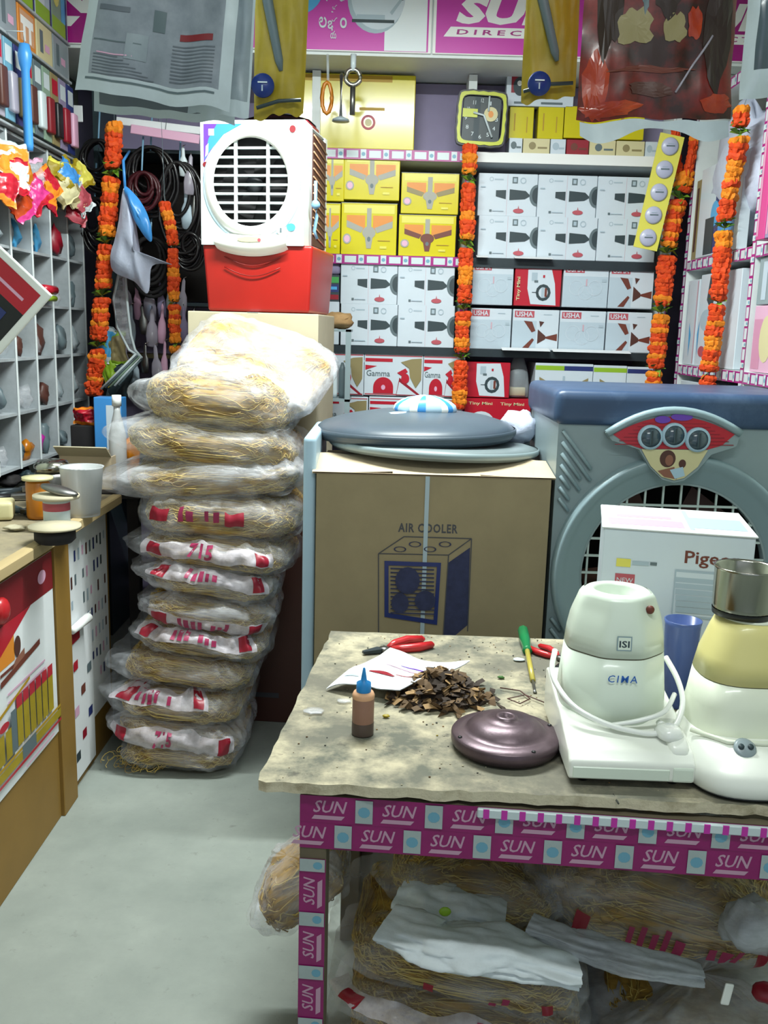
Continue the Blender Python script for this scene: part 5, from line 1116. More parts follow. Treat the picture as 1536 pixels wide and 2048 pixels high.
E_, F_, G_ = cpx(757, 1290), cpx(885, 1290), cpx(935, 1262)
b.pp([cpx(885, 1292), cpx(935, 1250), cpx(940, 1095), cpx(897, 1125)], 'kraft_print')
for p, q in ((A_, B_), (B_, C_), (C_, D_), (D_, A_), (A_, E_), (B_, F_), (C_, G_)): line(p, q, .003)
for k in range(4): b.pring(*cpx(800+k*30, 1098-k % 2*10), .018, .014, 'kraft_print', 14, .45)
o1 = [cpx(769, 1121), cpx(882, 1125), cpx(874, 1249), cpx(769, 1233)]; o2 = [cpx(777, 1130), cpx(874, 1133), cpx(867, 1239), cpx(777, 1225)]
b._p(o1+o2, [(k, (k+1) % 4, 4+(k+1) % 4, 4+k) for k in range(4)], 'navy')
for k in range(12):
    y = 1136+k*8; line(cpx(781, y), cpx(868, y+3), .004, 'kraft_print')
b.pd(*cpx(815, 1160), .035, .04, 'kraft_print'); b.pd(*cpx(850, 1200), .03, .03, 'kraft_print'); b.pd(*cpx(800, 1205), .025, .03, 'kraft_print')
b.obj('printed_picture', t)
b = B().face(-.0012); p0, p1 = cpx(857, 912), cpx(843, 1300); b.add([(p0[0]-.006, -.003, HB), (p0[0]+.006, -.003, HB), (p1[0]+.006, -.003, p1[1]), (p1[0]-.006, -.003, p1[1]), (p0[0]-.006, -.001, HB), (p0[0]+.006, -.001, HB), (p1[0]+.006, -.001, p1[1]), (p1[0]-.006, -.001, p1[1])], [(0, 1, 2, 3), (4, 7, 6, 5), (0, 3, 7, 4), (1, 5, 6, 2), (0, 4, 5, 1), (3, 2, 6, 7)], 'faint'); b.obj('strap', t)
# white panel
a2 = aY(607, 1000, 2.60); tz = aY(620, 872, 2.60).z
t = thing('slim_cabinet', 'tall slim white rounded cabinet standing left of the brown cooler carton', 'cabinet', (a2.x, 2.575, 0))
B().box(0, a.x-a2.x-.003, 0, .46, .30, tz, 'bluewhite', .014, 4).obj('panel_body', t)
B().box(.002, a.x-a2.x-.005, .004, .45, 0, .299, 'cool_rib', .004, 1).obj('grey_base', t)
# lids
def disc(name, lab, c, r, prof, m, tiltx, tilty, m2=None):
    t = thing(name, lab, 'lid', c, (R(tiltx), R(tilty), 0)); B().lathe([(q*r, z) for q, z in prof], m, seg=56).obj('lid_body', t)
    B().lathe([(r*1.0, -.004), (r*1.012, .0), (r*1.012, .012), (r*1.0, .014)], m2 or m, seg=56, cap=False).obj('rim', t); return t
zl = HB+.042
pl = aY(868, 892, 2.88)
disc('round_lid', 'light grey round lid lying on the brown cooler carton', (pl.x, 2.90, zl), .325, [(.97, -.012), (1, 0), (1, .012), (.9, .02), (.0001, .026)], 'lid_grey', -1.5, 1.5, 'cool_grey')
pu = aY(830, 860, 2.92)
disc('domed_lid', 'dark blue-grey domed lid on top of the light grey lid', (pu.x, 2.93, zl+.046), .315, [(.96, -.02), (1, -.006), (1, .010), (.93, .028), (.75, .046), (.45, .062), (.2, .068), (.0001, .069)], 'dome_grey', 0, -1.0)
p = aY(850, 822, 2.90)
t = thing('striped_bundle', 'glossy blue and white striped plastic bundle on the domed lid', 'bundle', (p.x, 2.90, zl+.118))
b = B(); b.grid(lambda u, v: ((.10*math.sin(math.pi*v)*math.cos(2*math.pi*u)), .06*math.sin(math.pi*v)*math.sin(2*math.pi*u), .042*math.cos(math.pi*v)*(1+.15*nz(u*6, v*3, 2))), 24, 10, lambda u, v: ('sky' if int(u*24) % 4 == 1 else 'bluewhite' if int(u*24) % 4 else 'white'), closeu=True); b.obj('bundle_body', t)
lump('foil_scrap', 'small shiny film scrap left of the striped bundle on the domed lid', 'scrap', (p.x-.085, 2.84, zl+.100), (.05, .03, .012), 'bluewhite', 3.0, 12, 7)
p = aY(1040, 855, 3.0); lump('white_crumple', 'crumpled white plastic at the right end of the lids', 'bag', (p.x, 3.02, zl+.055), (.07, .06, .055), 'bagwhite', 8.0, 20, 12)

# ================================================================ BIG GREY COOLER
YG = 2.58; a = aY(1108, 1000, YG); GX = a.x; cxg = aY(1345, 1150, YG).x-GX; GW = 2*cxg+.01; GH = aY(1250, 782, YG).z
czg = aY(1345, 1150, YG).z; ro, ri = .350, .262
t = thing('desert_cooler', 'big grey desert cooler with a round grille and red control panel', 'air cooler', (GX, YG, 0))
TB = aY(1150, 847, YG).z
b = B(); hole_plate(b, 0, GW, .03, TB, cxg, czg, ri, 0, 'cool_grey')
for q in ((0, .012, .001, .5, .03, TB), (GW-.012, GW, .001, .5, .03, TB), (.012, GW-.012, .488, .5, .03, TB), (.012, GW-.012, .001, .488, .03, .04)): b.box(*q, 'cool_grey')
b.obj('housing', t)
B().box(-.015, GW+.015, -.018, .51, TB-.004, GH, 'cool_blue', .028, 4).obj('top_cover', t)
for x in (.05, GW-.05):
    for y in (.05, .45): B().lathe([(.0001, 0), (.022, .002), (.025, .015), (.022, .028), (.0001, .03)], 'black').obj('castor', t, loc=(x, y, 0))
b = B(); n = 72; prof = [(ri, .03), (ri+.001, .004), (ri+.010, -.004), (ri+.045, -.012), (ri+.055, -.020), (ro-.014, -.034), (ro-.004, -.034), (ro+.002, 0)]; vs = []; fs = []
for k in range(n):
    q = 2*math.pi*k/n
    for (r_, y) in prof: vs.append((cxg+r_*math.cos(q), y, czg+r_*math.sin(q)))
P_ = len(prof)
for k in range(n):
    for j in range(P_-1): fs.append((k*P_+j, ((k+1) % n)*P_+j, ((k+1) % n)*P_+j+1, k*P_+j+1))
b.add(vs, fs, 'cool_ring', True); b.obj('grille_ring', t)
# diagonal ribs either side
for s_ in (-1, 1):
    for k in range(30):
        z = TB-.07-k*.032; x0 = 0.012; x1 = .24
        # clip the rib at the ring
        P = []
        for i in range(9):
            xx = x0+(x1-x0)*i/8; zz = z+.05-(xx-x0)*1.25
            if (xx-cxg)**2+(zz-czg)**2 < (ro+.006)**2 or zz < .06: break
            P.append((xx, -.006, zz))
        if len(P) > 1:
            if s_ > 0: P = [(GW-x, y, zz) for x, y, zz in P]
            B().tube(P, .0055, 'cool_ring', 6).obj('diagonal_rib', t)
# wires
pitch = .0505
for k in range(-5, 6):
    x = k*pitch+.006
    if abs(x) < ri-.01: h = math.sqrt(ri*ri-x*x); B().box(cxg+x-.0028, cxg+x+.0028, .006, .012, czg-h, czg+h, 'wire').obj('grille_bar', t)
    z = k*pitch
    if abs(z) < ri-.01: h = math.sqrt(ri*ri-z*z); B().box(cxg-h, cxg+h, .001, .007, czg+z-.0032, czg+z+.0032, 'wire').obj('grille_bar', t)
b = B(); b.lathe([(ri+.02, 0), (ri+.02, .16)], 'black_matt', cap=False, M=T((cxg, .17, czg)) @ RX(90), seg=40); b.obj('fan_duct', t)
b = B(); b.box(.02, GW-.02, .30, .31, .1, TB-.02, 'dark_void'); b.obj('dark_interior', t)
b = B(); b.lathe([(.05, 0), (.05, .04), (.02, .06), (.0001, .06)], 'brown_deep', M=T((cxg, .13, czg)) @ RX(90), seg=20); b.obj('fan_hub', t)
for k in range(5):
    M_ = T((cxg, .12, czg)) @ Matrix.Rotation(R(72*k+12), 4, 'Y')
    b = B(); b.add([(.045, -.012, -.03), (.23, -.02, -.085), (.245, .02, .05), (.045, .012, .03), (.045, -.009, -.03), (.23, -.017, -.085), (.245, .023, .05), (.045, .015, .03)], [(0, 1, 2, 3), (7, 6, 5, 4), (0, 4, 5, 1), (1, 5, 6, 2), (2, 6, 7, 3)], 'brown_deep', False, M_); b.obj('fan_blade', t)
# control panel (shield): outline in front coordinates
def g(px, py): p = aY(px, py, YG-.03); return (p.x-GX, p.z)
top = [g(1212+i*(1478-1212)/14, 866-(46*(1-((i-7)/7)**2))) for i in range(15)]
shield = top+[g(1470, 892), g(1420, 908), g(1392, 940), g(1365, 960), g(1345, 964), g(1322, 958), g(1298, 935), g(1276, 898), g(1222, 880)]
b = B(); n = len(shield); vs = [(x, -.042, z) for x, z in shield]+[(x, .0, z) for x, z in shield]
b.add(vs, [tuple(range(n))[::-1]]+[(k, (k+1) % n, n+(k+1) % n, n+k) for k in range(n)], 'cool_grey'); b.obj('control_panel', t)
B().tube([(x, -.044, z) for x, z in top], .011, 'cool_ring', 8).obj('panel_brow', t)
b = B().face(-.043)
red = [g(1224+i*(1466-1224)/12, 868-(36*(1-((i-6)/6)**2))) for i in range(13)]+[g(1440, 890), g(1412, 898), g(1280, 896), g(1250, 886)]
b.pp(red, 'red_print')
for k in range(7):
    y = 846+k*7; hw = 118-abs(6-k*1.0)*9; line_ = [g(1345-hw, y), g(1345+hw, y+2)]; b.pp([line_[0], line_[1], (line_[1][0], line_[1][1]+.0022), (line_[0][0], line_[0][1]+.0022)], 'red_deep')
b.pp([g(1280, 897), g(1412, 899), g(1392, 932), g(1365, 954), g(1345, 959), g(1320, 952), g(1298, 930)], 'cream')
b.pd(*g(1332, 916), .022, .024, 'brown_deep'); b.pd(*g(1335, 919), .011, .015, 'skin'); b.pd(*g(1361, 926), .010, .012, 'brown_deep'); b.pp([g(1312, 940), g(1345, 932), g(1350, 957), g(1325, 952)], 'skin'); b.pp([g(1336, 938), g(1362, 932), g(1366, 950), g(1346, 956)], 'bluewhite')
b.pd(*g(1322, 838), .022, .010, 'violet'); b.pd(*g(1360, 833), .030, .010, 'violet'); b.obj('printed_picture', t)
for (px, py) in ((1297, 873), (1344, 869), (1391, 878)):
    u, v = g(px, py); M_ = T((u, -.043, v)) @ RX(90)
    k = B(); k.lathe([(.034, 0), (.034, .010), (.027, .012)], 'bluewhite', M=M_, cap=False); k.lathe([(.027, .004), (.026, .012), (.0001, .014)], 'lens_blue', M=M_); k.box(u-.003, u+.003, -.066, -.055, v-.02, v+.02, 'slate'); k.obj('control_knob', t)
# ================================================================ WORK TABLE
ZT = .75
t = thing('work_table', 'worn work table with rough pale board top and magenta-taped frame', 'table', (0, 1.44, 0))
OX, OY = 0, 1.44
def rel(p): return (p[0]-OX, p[1]-OY)
fl = aZ(512, 1562, ZT); bl = aZ(664, 1262, ZT); fr = aZ(1536, 1612, ZT); br = aZ(1140, 1279, ZT)
fd = (fr-fl).normalized(); bd_ = (br-bl).normalized()
FR_ = fl+fd*1.28; BR_ = bl+bd_*1.14
N = 60; rr = random.Random(2); ptop = []
def jit(p, s=.004): return (p[0]-OX+rr.uniform(-s, s), p[1]-OY+rr.uniform(-s, s))
ring = [jit(fl.lerp(FR_, i/N)) for i in range(N)]+[jit(FR_.lerp(BR_, i/12), .001) for i in range(12)]+[jit(BR_.lerp(bl, i/30), .002) for i in range(30)]+[jit(bl.lerp(fl, i/24), .003) for i in range(24)]
n = len(ring); b = B()
vs = [(x, y, ZT) for x, y in ring]+[(x*.999, y*.999+.001, ZT-.018-rr.uniform(0, .002)) for x, y in ring]
b.add(vs, [tuple(range(n)), tuple(range(n, 2*n))[::-1]]+[(n+k, n+(k+1) % n, (k+1) % n, k) for k in range(n)], ['table_board', 'table_board']+['table_edge']*n)
b.obj('table_top', t)
# frame, turned a little against the board
yaw = R(-4.5); lf = aZ(598, 1600, ZT-.026)
FM_ = T((lf.x-OX+.0, lf.y-OY+.022, 0)) @ Matrix.Rotation(yaw, 4, 'Z')
LWd = .046; LEN = 1.10; DEP = .66; AH = .098
for x in (0, LEN-LWd):
    for y in (0, DEP-.045): B().box(x, x+LWd, y, y+.045, 0, ZT-.027, 'frame_wood', .002, 1, M=FM_).obj('leg', t)
B().box(LWd, LEN-LWd, .001, .02, ZT-.027-AH, ZT-.027, 'frame_wood', M=FM_).obj('front_apron', t)
B().box(LWd, LEN-LWd, DEP-.02, DEP, ZT-.027-AH, ZT-.027, 'frame_wood', M=FM_).obj('rear_apron', t)
B().box(.002, .02, .045, DEP-.045, ZT-.027-AH, ZT-.027, 'frame_wood', M=FM_).obj('side_apron', t)
B().box(LEN-.02, LEN-.002, .045, DEP-.045, ZT-.027-AH, ZT-.027, 'frame_wood', M=FM_).obj('side_apron', t)
B().box(LWd, LEN-LWd, DEP-.012, DEP-.006, 0.02, ZT-.12, 'frame_wood', M=FM_).obj('back_board', t)
b = B(); tape_run(b, .0, ZT-.145, 0, LWd, y=-.001, M=FM_, vertical=True, pitch=.105, ph=-.015, words=True); b.obj('leg_tape', t, kind='stuff')
b = B(); zz = ZT-.027-AH
tape_run(b, 0, LEN, zz+AH*.5, AH*.5, y=-.001, M=FM_, pitch=.118, ph=.045-.118*.0-.03, words=True); tape_run(b, 0, LEN, zz, AH*.5, y=-.0005, M=FM_, pitch=.118, ph=-.02, words=True); b.obj('apron_tape', t, kind='stuff')
B().box(.30, LEN, -.008, .0, ZT-.045, ZT-.028, 'tape_white', .002, 1, M=FM_).obj('glossy_tape_fold', t)
b = B()
for k in range(26):
    u = .31+.03*k; b.box(u, u+.010, -.0087, -.001, ZT-.0445, ZT-.0285, 'magenta_lite', M=FM_)
b.obj('fold_print', t, kind='stuff')
# cracks
b = B(); p = aZ(1236, 1600, ZT); b.tube([(p.x-OX, p.y-OY-.005, ZT-.004), (p.x-OX-.003, p.y-OY+.02, ZT-.0005)], .0018, 'stain', 4); b.obj('crack', t)
# ---------------------------------------------------------------- small things on the table
def tz(px, py, z=ZT): return aZ(px, py, z)
Z1 = ZT+.001
# oil bottle
p = tz(725, 1470); t = thing('glue_bottle', 'small squeeze bottle of tan liquid with a blue nozzle cap on the work table', 'bottle', (p.x, p.y+.005, Z1))
B().lathe([(.0185, 0), (.0205, .003), (.0205, .076), (.019, .082), (.012, .084)], 'rubber_tan', seg=28).obj('bottle_body', t)
B().lathe([(.0208, .001), (.0209, .024), (.0206, .025)], 'liquid', cap=False, seg=28).obj('dark_sediment', t); B().lathe([(.0206, .072), (.0212, .078), (.0185, .084), (.011, .085)], 'peach', cap=False, seg=28).obj('shoulder', t)
B().lathe([(.0135, .083), (.0140, .086), (.0135, .102), (.006, .106), (.0045, .116), (.0022, .130), (.0001, .132)], 'blue_cap', seg=20).obj('nozzle_cap', t)
# fan motor cover
p = tz(1011, 1500); t = thing('fan_cover', 'dark brown cast round fan motor cover lying on the work table', 'motor cover', (p.x, p.y+.012, Z1), (R(0), 0, 0))
rc = .100
B().lathe([(rc*.86, .006), (rc*.95, .004), (rc*1.0, .014), (rc*1.0, .026), (rc*.97, .030), (rc*.86, .031), (rc*.80, .034), (rc*.76, .033), (rc*.70, .040), (rc*.58, .050), (rc*.40, .055), (rc*.22, .056), (rc*.20, .060), (rc*.17, .062), (rc*.10, .062), (rc*.09, .056), (.0001, .055)], 'iron', seg=56).obj('cover', t)
B().lathe([(rc*.86, .0), (rc*.86, .008)], 'black_matt', seg=40).obj('underside', t)
for a_ in (200, 295, 20, 110): B().lathe([(.004, .0), (.004, .003), (.0001, .004)], 'black', cx=rc*.92*math.cos(R(a_)), cy=rc*.92*math.sin(R(a_)), cz=.029, seg=10).obj('screw', t)
# brown leafy heap of stripped winding paper
hp = tz(880, 1400)
b = B(); rr = random.Random(21)
for k in range(560):
    x = rr.gauss(0, .044); y = rr.gauss(0, .038); hmax = .062*math.exp(-(x*x/.005+y*y/.0035)); z = rr.uniform(0, 1)*hmax+.002
    L = rr.uniform(.008, .019); w_ = rr.uniform(.004, .009); a0 = rr.uniform(0, 6.28); M_ = T((x, y, z)) @ Matrix.Rotation(a0, 4, 'Z') @ Matrix.Rotation(rr.uniform(-.7, .7), 4, 'X') @ Matrix.Rotation(rr.uniform(-.6, .6), 4, 'Y')
    b.add([(-L, -w_, 0), (0, -w_, w_*.7), (L, -w_*.6, 0), (-L, w_, .001), (0, w_, w_*.9), (L, w_*.6, .001), (0, 0, -w_*.4)], [(0, 1, 4, 3), (1, 2, 5, 4), (0, 6, 1), (1, 6, 2), (3, 4, 6), (4, 5, 6)], rr.choice(['leaf_brown', 'leaf_brown', 'leaf_dark', 'leaf_dark', 'leaf_tan']), False, M_)
b.ell((0, 0, .0), (.085, .065, .030), 'leaf_dark', 20, 10, fn=lambda q: .95+.3*nz(q.x*3, q.y*3, q.z*3))
o = b.obj('scrap_heap', loc=(hp.x, hp.y+.01, Z1), kind='stuff'); tag(o, 'heap of brown burnt winding scraps behind the round motor cover', 'scraps')
# crumbs
b = B()
for k in range(260):
    p = fl.lerp(fr, rr.random()).lerp(bl.lerp(br, rr.random()), rr.random()**.8); s_ = rr.uniform(.0008, .0026)
    b.ell((p.x-hp.x, p.y-hp.y, s_*.5), (s_, s_*rr.uniform(.5, 1), s_*.5), rr.choice(['stain', 'leaf_brown', 'stain', 'leaf_tan', 'kraft_pale', 'olive_yellow' if k % 7 == 0 else 'stain']), 5, 3)
o = b.obj('crumbs', loc=(hp.x, hp.y, ZT), kind='stuff'); tag(o, 'crumbs and dust scattered over the rough table board', 'debris')
for k, (px, py, m, lab) in enumerate(((772, 1436, 'olive_yellow', 'tiny yellow scrap beside the squeeze bottle'), (1002, 1358, 'garland_green', 'tiny green wire scrap behind the brown heap'))):
    p = tz(px, py); o = B().ell((0, 0, .003), (.008, .005, .003), m, 8, 5, fn=lambda q: 1+.5*nz(q.x*3+k, q.y*3, q.z)).obj('scrap', loc=(p.x, p.y, Z1)); tag(o, lab, 'scrap')
# folded sheet draped over the heap
b = B(); q = [tz(655, 1380), tz(778, 1296), tz(945, 1322, ZT+.05), tz(795, 1368)]
q = [Vector((v.x, v.y, z)) for v, z in zip((tz(652, 1382), tz(780, 1302, ZT+.03), tz(940, 1326, ZT+.045), tz(800, 1372, ZT+.04)), (ZT+.004, ZT+.03, ZT+.045, ZT+.04))]
def sheet(u, v, dz=0):
    p = q[0].lerp(q[1], v).lerp(q[3].lerp(q[2], v), u)
    return (p.x-hp.x, p.y-hp.y, p.z-ZT+.010*math.sin(u*5+v*2)+.006*math.sin(v*6)+dz+.004*nz(u*4, v*4, 0))
b.grid(lambda u, v: sheet(u, v, .0012), 16, 12, lambda u, v: 'paper'); b.grid(lambda u, v: sheet(u, 1-v, -.0006), 16, 12, 'paper'); 
t = thing('printed_sheet', 'bent white printed sheet with red swooshes lying over the brown heap', 'paper', (hp.x, hp.y, ZT)); b.obj('sheet', t)
b = B(); 
for (u0, u1, v0, v1, m) in ((.30, .62, .30, .40, 'red_deep'), (.25, .75, .62, .66, 'tape_pink'), (.35, .7, .74, .77, 'violet'), (.55, .85, .42, .46, 'red_pill'), (.1, .3, .15, .18, 'faint')):
    b.grid(lambda u, v: sheet(u0+(u1-u0)*u, v0+(v1-v0)*v*math.sin(.3+2.5*u), .0022), 12, 1, m)
b.obj('printed_swoosh', t)
# pliers with red grips
def pliers(lab, c, ang, sc_=1, open_=18, name='pliers'):
    t = thing(name, lab, 'pliers', (c.x, c.y, Z1+.006), R(ang))
    for s_ in (-1, 1):
        pts = [(0, 0, 0), (.015, s_*.006, 0), (.035, s_*.018, .002), (.07, s_*.026, .003), (.105, s_*.020, .002)]
        b = B(); b.tube([tuple(Vector(p)*sc_) for p in pts[1:]], [.0065*sc_, .0092*sc_, .0098*sc_, .008*sc_], 'red_grip', 10); b.ell((.105*sc_, s_*.020*sc_, .002), (.007*sc_, .0065*sc_, .006*sc_), 'red_grip', 10, 6); b.obj('red_handle', t, label='red dipped plier handle')
    b = B(); b.lathe([(.010*sc_, -.005), (.011*sc_, 0), (.010*sc_, .005)], 'steel_dull', seg=14); b.obj('pivot', t)
    for s_ in (-1, 1):
        b = B(); b.add([(0, 0, -.004), (-.012*sc_, s_*.010*sc_, -.004), (-.05*sc_, s_*.004*sc_, -.003), (-.05*sc_, 0, -.003), (0, 0, .005), (-.012*sc_, s_*.010*sc_, .005), (-.05*sc_, s_*.004*sc_, .003), (-.05*sc_, 0, .003)], [(0, 1, 2, 3), (7, 6, 5, 4), (0, 4, 5, 1), (1, 5, 6, 2), (2, 6, 7, 3), (3, 7, 4, 0)], 'dark_steel'); b.obj('jaw', t)
    return t
pliers('pliers with bright red handles behind the printed sheet', tz(768, 1304), 28, 1.12)
pliers('second red-handled pliers standing half behind the left mixer, black jaws forward', tz(1120, 1322), 125, .80)
p = tz(1112, 1350)
t = thing('black_tool', 'black tool handle lying between the screwdriver and the left mixer', 'tool', (p.x, p.y, Z1+.008), R(62)); B().tube([(-.045, 0, 0), (-.02, .002, .004), (.03, -.002, .004), (.055, 0, .0)], [.011, .008, .008, .010], 'black', 8).obj('handle', t)
# screwdriver
a = tz(1045, 1268); c = tz(1070, 1388); d = (c-a); L = d.length
t = thing('screwdriver', 'screwdriver with green handle and amber shaft on the work table', 'screwdriver', (a.x, a.y, Z1+.011), math.atan2(d.y, d.x))
B().tube([(0, 0, 0), (.006, 0, 0), (L*.20, 0, 0), (L*.38, 0, 0), (L*.40, 0, 0)], [.009, .0135, .0135, .0105, .012], 'green_grip', 8).obj('handle', t)
B().tube([(L*.40, 0, 0), (L*.84, 0, -.006)], .006, 'amber_rod', 8).obj('amber_sleeve', t); B().tube([(L*.84, 0, -.006), (L*.97, 0, -.008), (L, 0, -.009)], [.0035, .003, .0045], 'steel_dull', 6, flat=.6).obj('blade', t)
# wire curls
P = [tz(x, y, ZT+.003) for x, y in ((1000, 1378), (1040, 1384), (1060, 1400), (1040, 1410), (1015, 1400), (1050, 1392), (1100, 1412), (1125, 1405))]
o = B().tube([tuple(v-P[0]+Vector((0, 0, .002))) for v in P], .0014, 'brown_deep', 5).obj('wire_curl', loc=(P[0].x, P[0].y, ZT+.004)); tag(o, 'thin curled brown wire between the heap and the left mixer', 'wire')
for k, (px, py, r_, lab) in enumerate(((628, 1425, .022, 'small clear film scrap near the left table edge'), (688, 1405, .015, 'clear film scrap left of the squeeze bottle'), (1038, 1322, .014, 'pale blue-white scrap near the screwdriver tip'))):
    p = tz(px, py); o = B().ell((0, 0, .003), (r_, r_*.7, .003), 'milky_film' if k < 2 else 'tape_white', 14, 6, fn=lambda q: 1+.4*nz(q.x*2+k, q.y*2, q.z)).obj('film_scrap', loc=(p.x, p.y, Z1)); tag(o, lab, 'scrap')
# ---------------------------------------------------------------- mixers
def loft(b, secs, m, n=40, M=None, cap=True):
    """secs: list of (cx, cy, z, hx, hy, power) superellipse sections"""
    vs = []; fs = []
    for (cx_, cy_, z, hx, hy, pw) in secs:
        for k in range(n):
            a_ = 2*math.pi*k/n; c_, s_ = math.cos(a_), math.sin(a_); q_ = (abs(c_)**pw+abs(s_)**pw)**(-1/pw); vs.append((cx_+hx*c_*q_, cy_+hy*s_*q_, z))
    for i in range(len(secs)-1):
        for k in range(n): k2 = (k+1) % n; fs.append((i*n+k, i*n+k2, (i+1)*n+k2, (i+1)*n+k))
    if cap: fs += [tuple(range(n))[::-1], tuple((len(secs)-1)*n+k for k in range(n))]
    b.add(vs, fs, m, True, M)
pf = tz(1135, 1572); pr_ = tz(1388, 1582)
MWd = (pr_-pf).length; yawm = math.atan2(pr_.y-pf.y, pr_.x-pf.x)
t = thing('mixer_grinder', 'white mixer grinder without jar, cord wound round it, left of the two', 'mixer', (pf.x, pf.y, Z1), yawm)
W = MWd; b = B(); MD = .30
def wedge(prof, x0, x1, m, bev):
    bm = bmesh.new(); A = [bm.verts.new((x0, y, z)) for y, z in prof]; Bv = [bm.verts.new((x1, y, z)) for y, z in prof]; n = len(prof)
    bm.faces.new(A[::-1]); bm.faces.new(Bv)
    for k in range(n): bm.faces.new((A[k], A[(k+1) % n], Bv[(k+1) % n], Bv[k]))
    bmesh.ops.recalc_face_normals(bm, faces=bm.faces[:]); bmesh.ops.bevel(bm, geom=bm.edges[:], offset=bev, segments=3, affect='EDGES', profile=.6); bm.verts.index_update()
    b = B(); b.add([v.co[:] for v in bm.verts], [tuple(v.index for v in f.verts) for f in bm.faces], m, True); bm.free(); return b
wedge([(0, .012), (0, .044), (.018, .060), (MD*.42, .083), (MD*.92, .106), (MD, .100), (MD, .012)], 0, W, 'mixer_base', .006).obj('base', t)
B().box(W*.03, W*.80, -.0015, .01, .014, .036, 'mixer_body', .002, 1).obj('front_strip', t); B().box(W*.82, W*.985, -.0025, .02, .0135, .040, 'mixer_body', .004, 2).obj('front_corner', t)
b = B(); loft(b, [(W*.89, .07, .048, W*.09, .062, 6), (W*.89, .074, .068, W*.085, .052, 6), (W*.89, .084, .080, W*.07, .040, 5)], 'mixer_base', 32); b.obj('control_hump', t)
for x in (.03, W-.03):
    for y in (.03, MD-.03): B().lathe([(.010, 0), (.012, .012)], 'black', cx=x, cy=y, seg=12).obj('rubber_foot', t)
bx, by = W*.47, .178
def octo(b, secs, m, n=96, M=None, top=True):
    vs = []; fs = []
    for (z, hx, hy, dg) in secs:      # half widths and how far the diagonal facets stand out (1 = square, .75 = strong chamfer)
        for k in range(n):
            a_ = 2*math.pi*k/n; c_, s_ = math.cos(a_), math.sin(a_); p = 16
            q = (abs(c_/hx)**p+abs(s_/hy)**p+abs((c_*hy+s_*hx)/(hx*hy)/(2*dg))**p+abs((c_*hy-s_*hx)/(hx*hy)/(2*dg))**p)**(-1/p); vs.append((bx+c_*q, by+s_*q, z))
    for i in range(len(secs)-1):
        for k in range(n): k2 = (k+1) % n; fs.append((i*n+k, i*n+k2, (i+1)*n+k2, (i+1)*n+k))
    fs += [tuple(range(n))[::-1]]
    if top: fs += [tuple((len(secs)-1)*n+k for k in range(n))]
    b.add(vs, fs, m, True, M)
b = B(); octo(b, [(.070, .097, .092, .70), (.12, .095, .090, .70), (.192, .088, .084, .70)], 'mixer_body'); b.obj('lower_body', t)
b = B(); octo(b, [(.1915, .0865, .0825, .70), (.195, .0865, .0825, .70)], 'groove'); b.obj('groove', t)
b = B(); octo(b, [(.195, .088, .084, .70), (.225, .085, .081, .70), (.250, .081, .077, .68), (.262, .078, .074, .66), (.278, .072, .069, .66), (.290, .067, .064, .68), (.296, .062, .060, .70), (.298, .058, .056, .71)], 'mixer_body', top=False)
b.lathe([(.0595, .2965), (.056, .2990), (.050, .3005), (.044, .300), (.040, .294), (.037, .262), (.0001, .262)], 'mixer_body', cx=bx, cy=by, seg=48, cap=False); b.obj('upper_body', t)
B().lathe([(.012, .262), (.012, .272), (.004, .274), (.0001, .274)], 'steel_dull', cx=bx, cy=by, seg=10).obj('coupler', t)
for a_ in (0, 120, 240): B().box(bx+.026*math.cos(R(a_))-.004, bx+.026*math.cos(R(a_))+.004, by+.026*math.sin(R(a_))-.003, by+.026*math.sin(R(a_))+.003, .262, .267, 'groove').obj('vent_slot', t)
B().ell((bx+.048, by-.052, .277), (.008, .006, .008), 'brown_print', 10, 6).obj('rust_mark', t)
def frontM(z, yy, tilt): return T((bx, yy, z)) @ RX(tilt)
b = B().face(0, frontM(.160, by-.0895, -4)); b.pt('CIMA', -.026, -.0065, .052, .013, 'label_blue', bold=.006, shear=.1, spacing=1.25); b.obj('lettering', t)
b = B().face(0, frontM(.222, by-.0830, -5)); b.pr(-.013, -.012, .013, .014, 'cool_ring'); b.pr(-.011, -.010, .011, .012, 'mixer_body'); b.pt('ISI', -.009, -.006, .018, .012, 'slate', bold=.02); b.obj('mark', t)
# cord around the body and plug
c = []
for i in range(26):
    a_ = R(-210+i*16); z = .150-.050*(math.sin(R(i*16*.9-50))*.9+.2) ; c.append((bx+.104*math.cos(a_)*(1+.04*math.sin(i)), by+.100*math.sin(a_)*(1+.03*math.cos(i)), max(.078, z)))
B().tube([(bx-.104, by+.01, .175), (bx-.112, by-.03, .14), (bx-.085, by-.085, .108), (bx-.03, by-.112, .086), (bx+.035, by-.124, .076), (bx+.070, by-.122, .078)], .0052, 'gloss_white', 8, curve=5).obj('cord', t)
B().tube([(bx+.104, by+.02, .165), (bx+.116, by-.02, .14), (bx+.118, by-.06, .112), (bx+.10, by-.10, .090), (bx+.085, by-.115, .082)], .0052, 'gloss_white', 8, curve=5).obj('cord', t)
B().tube([(bx-.02, by-.106, .080), (bx+.03, by-.108, .092), (bx+.075, by-.098, .106), (bx+.105, by-.05, .12)], .0045, 'gloss_white', 8, curve=5).obj('cord', t)
pl_ = thing('plug', 'white three-pin plug lying on the base of the left mixer', 'plug', tuple(Matrix.Translation(t.location) @ Matrix.Rotation(yawm, 4, 'Z') @ Vector((bx+.078, by-.125, .072))), yawm+.3)
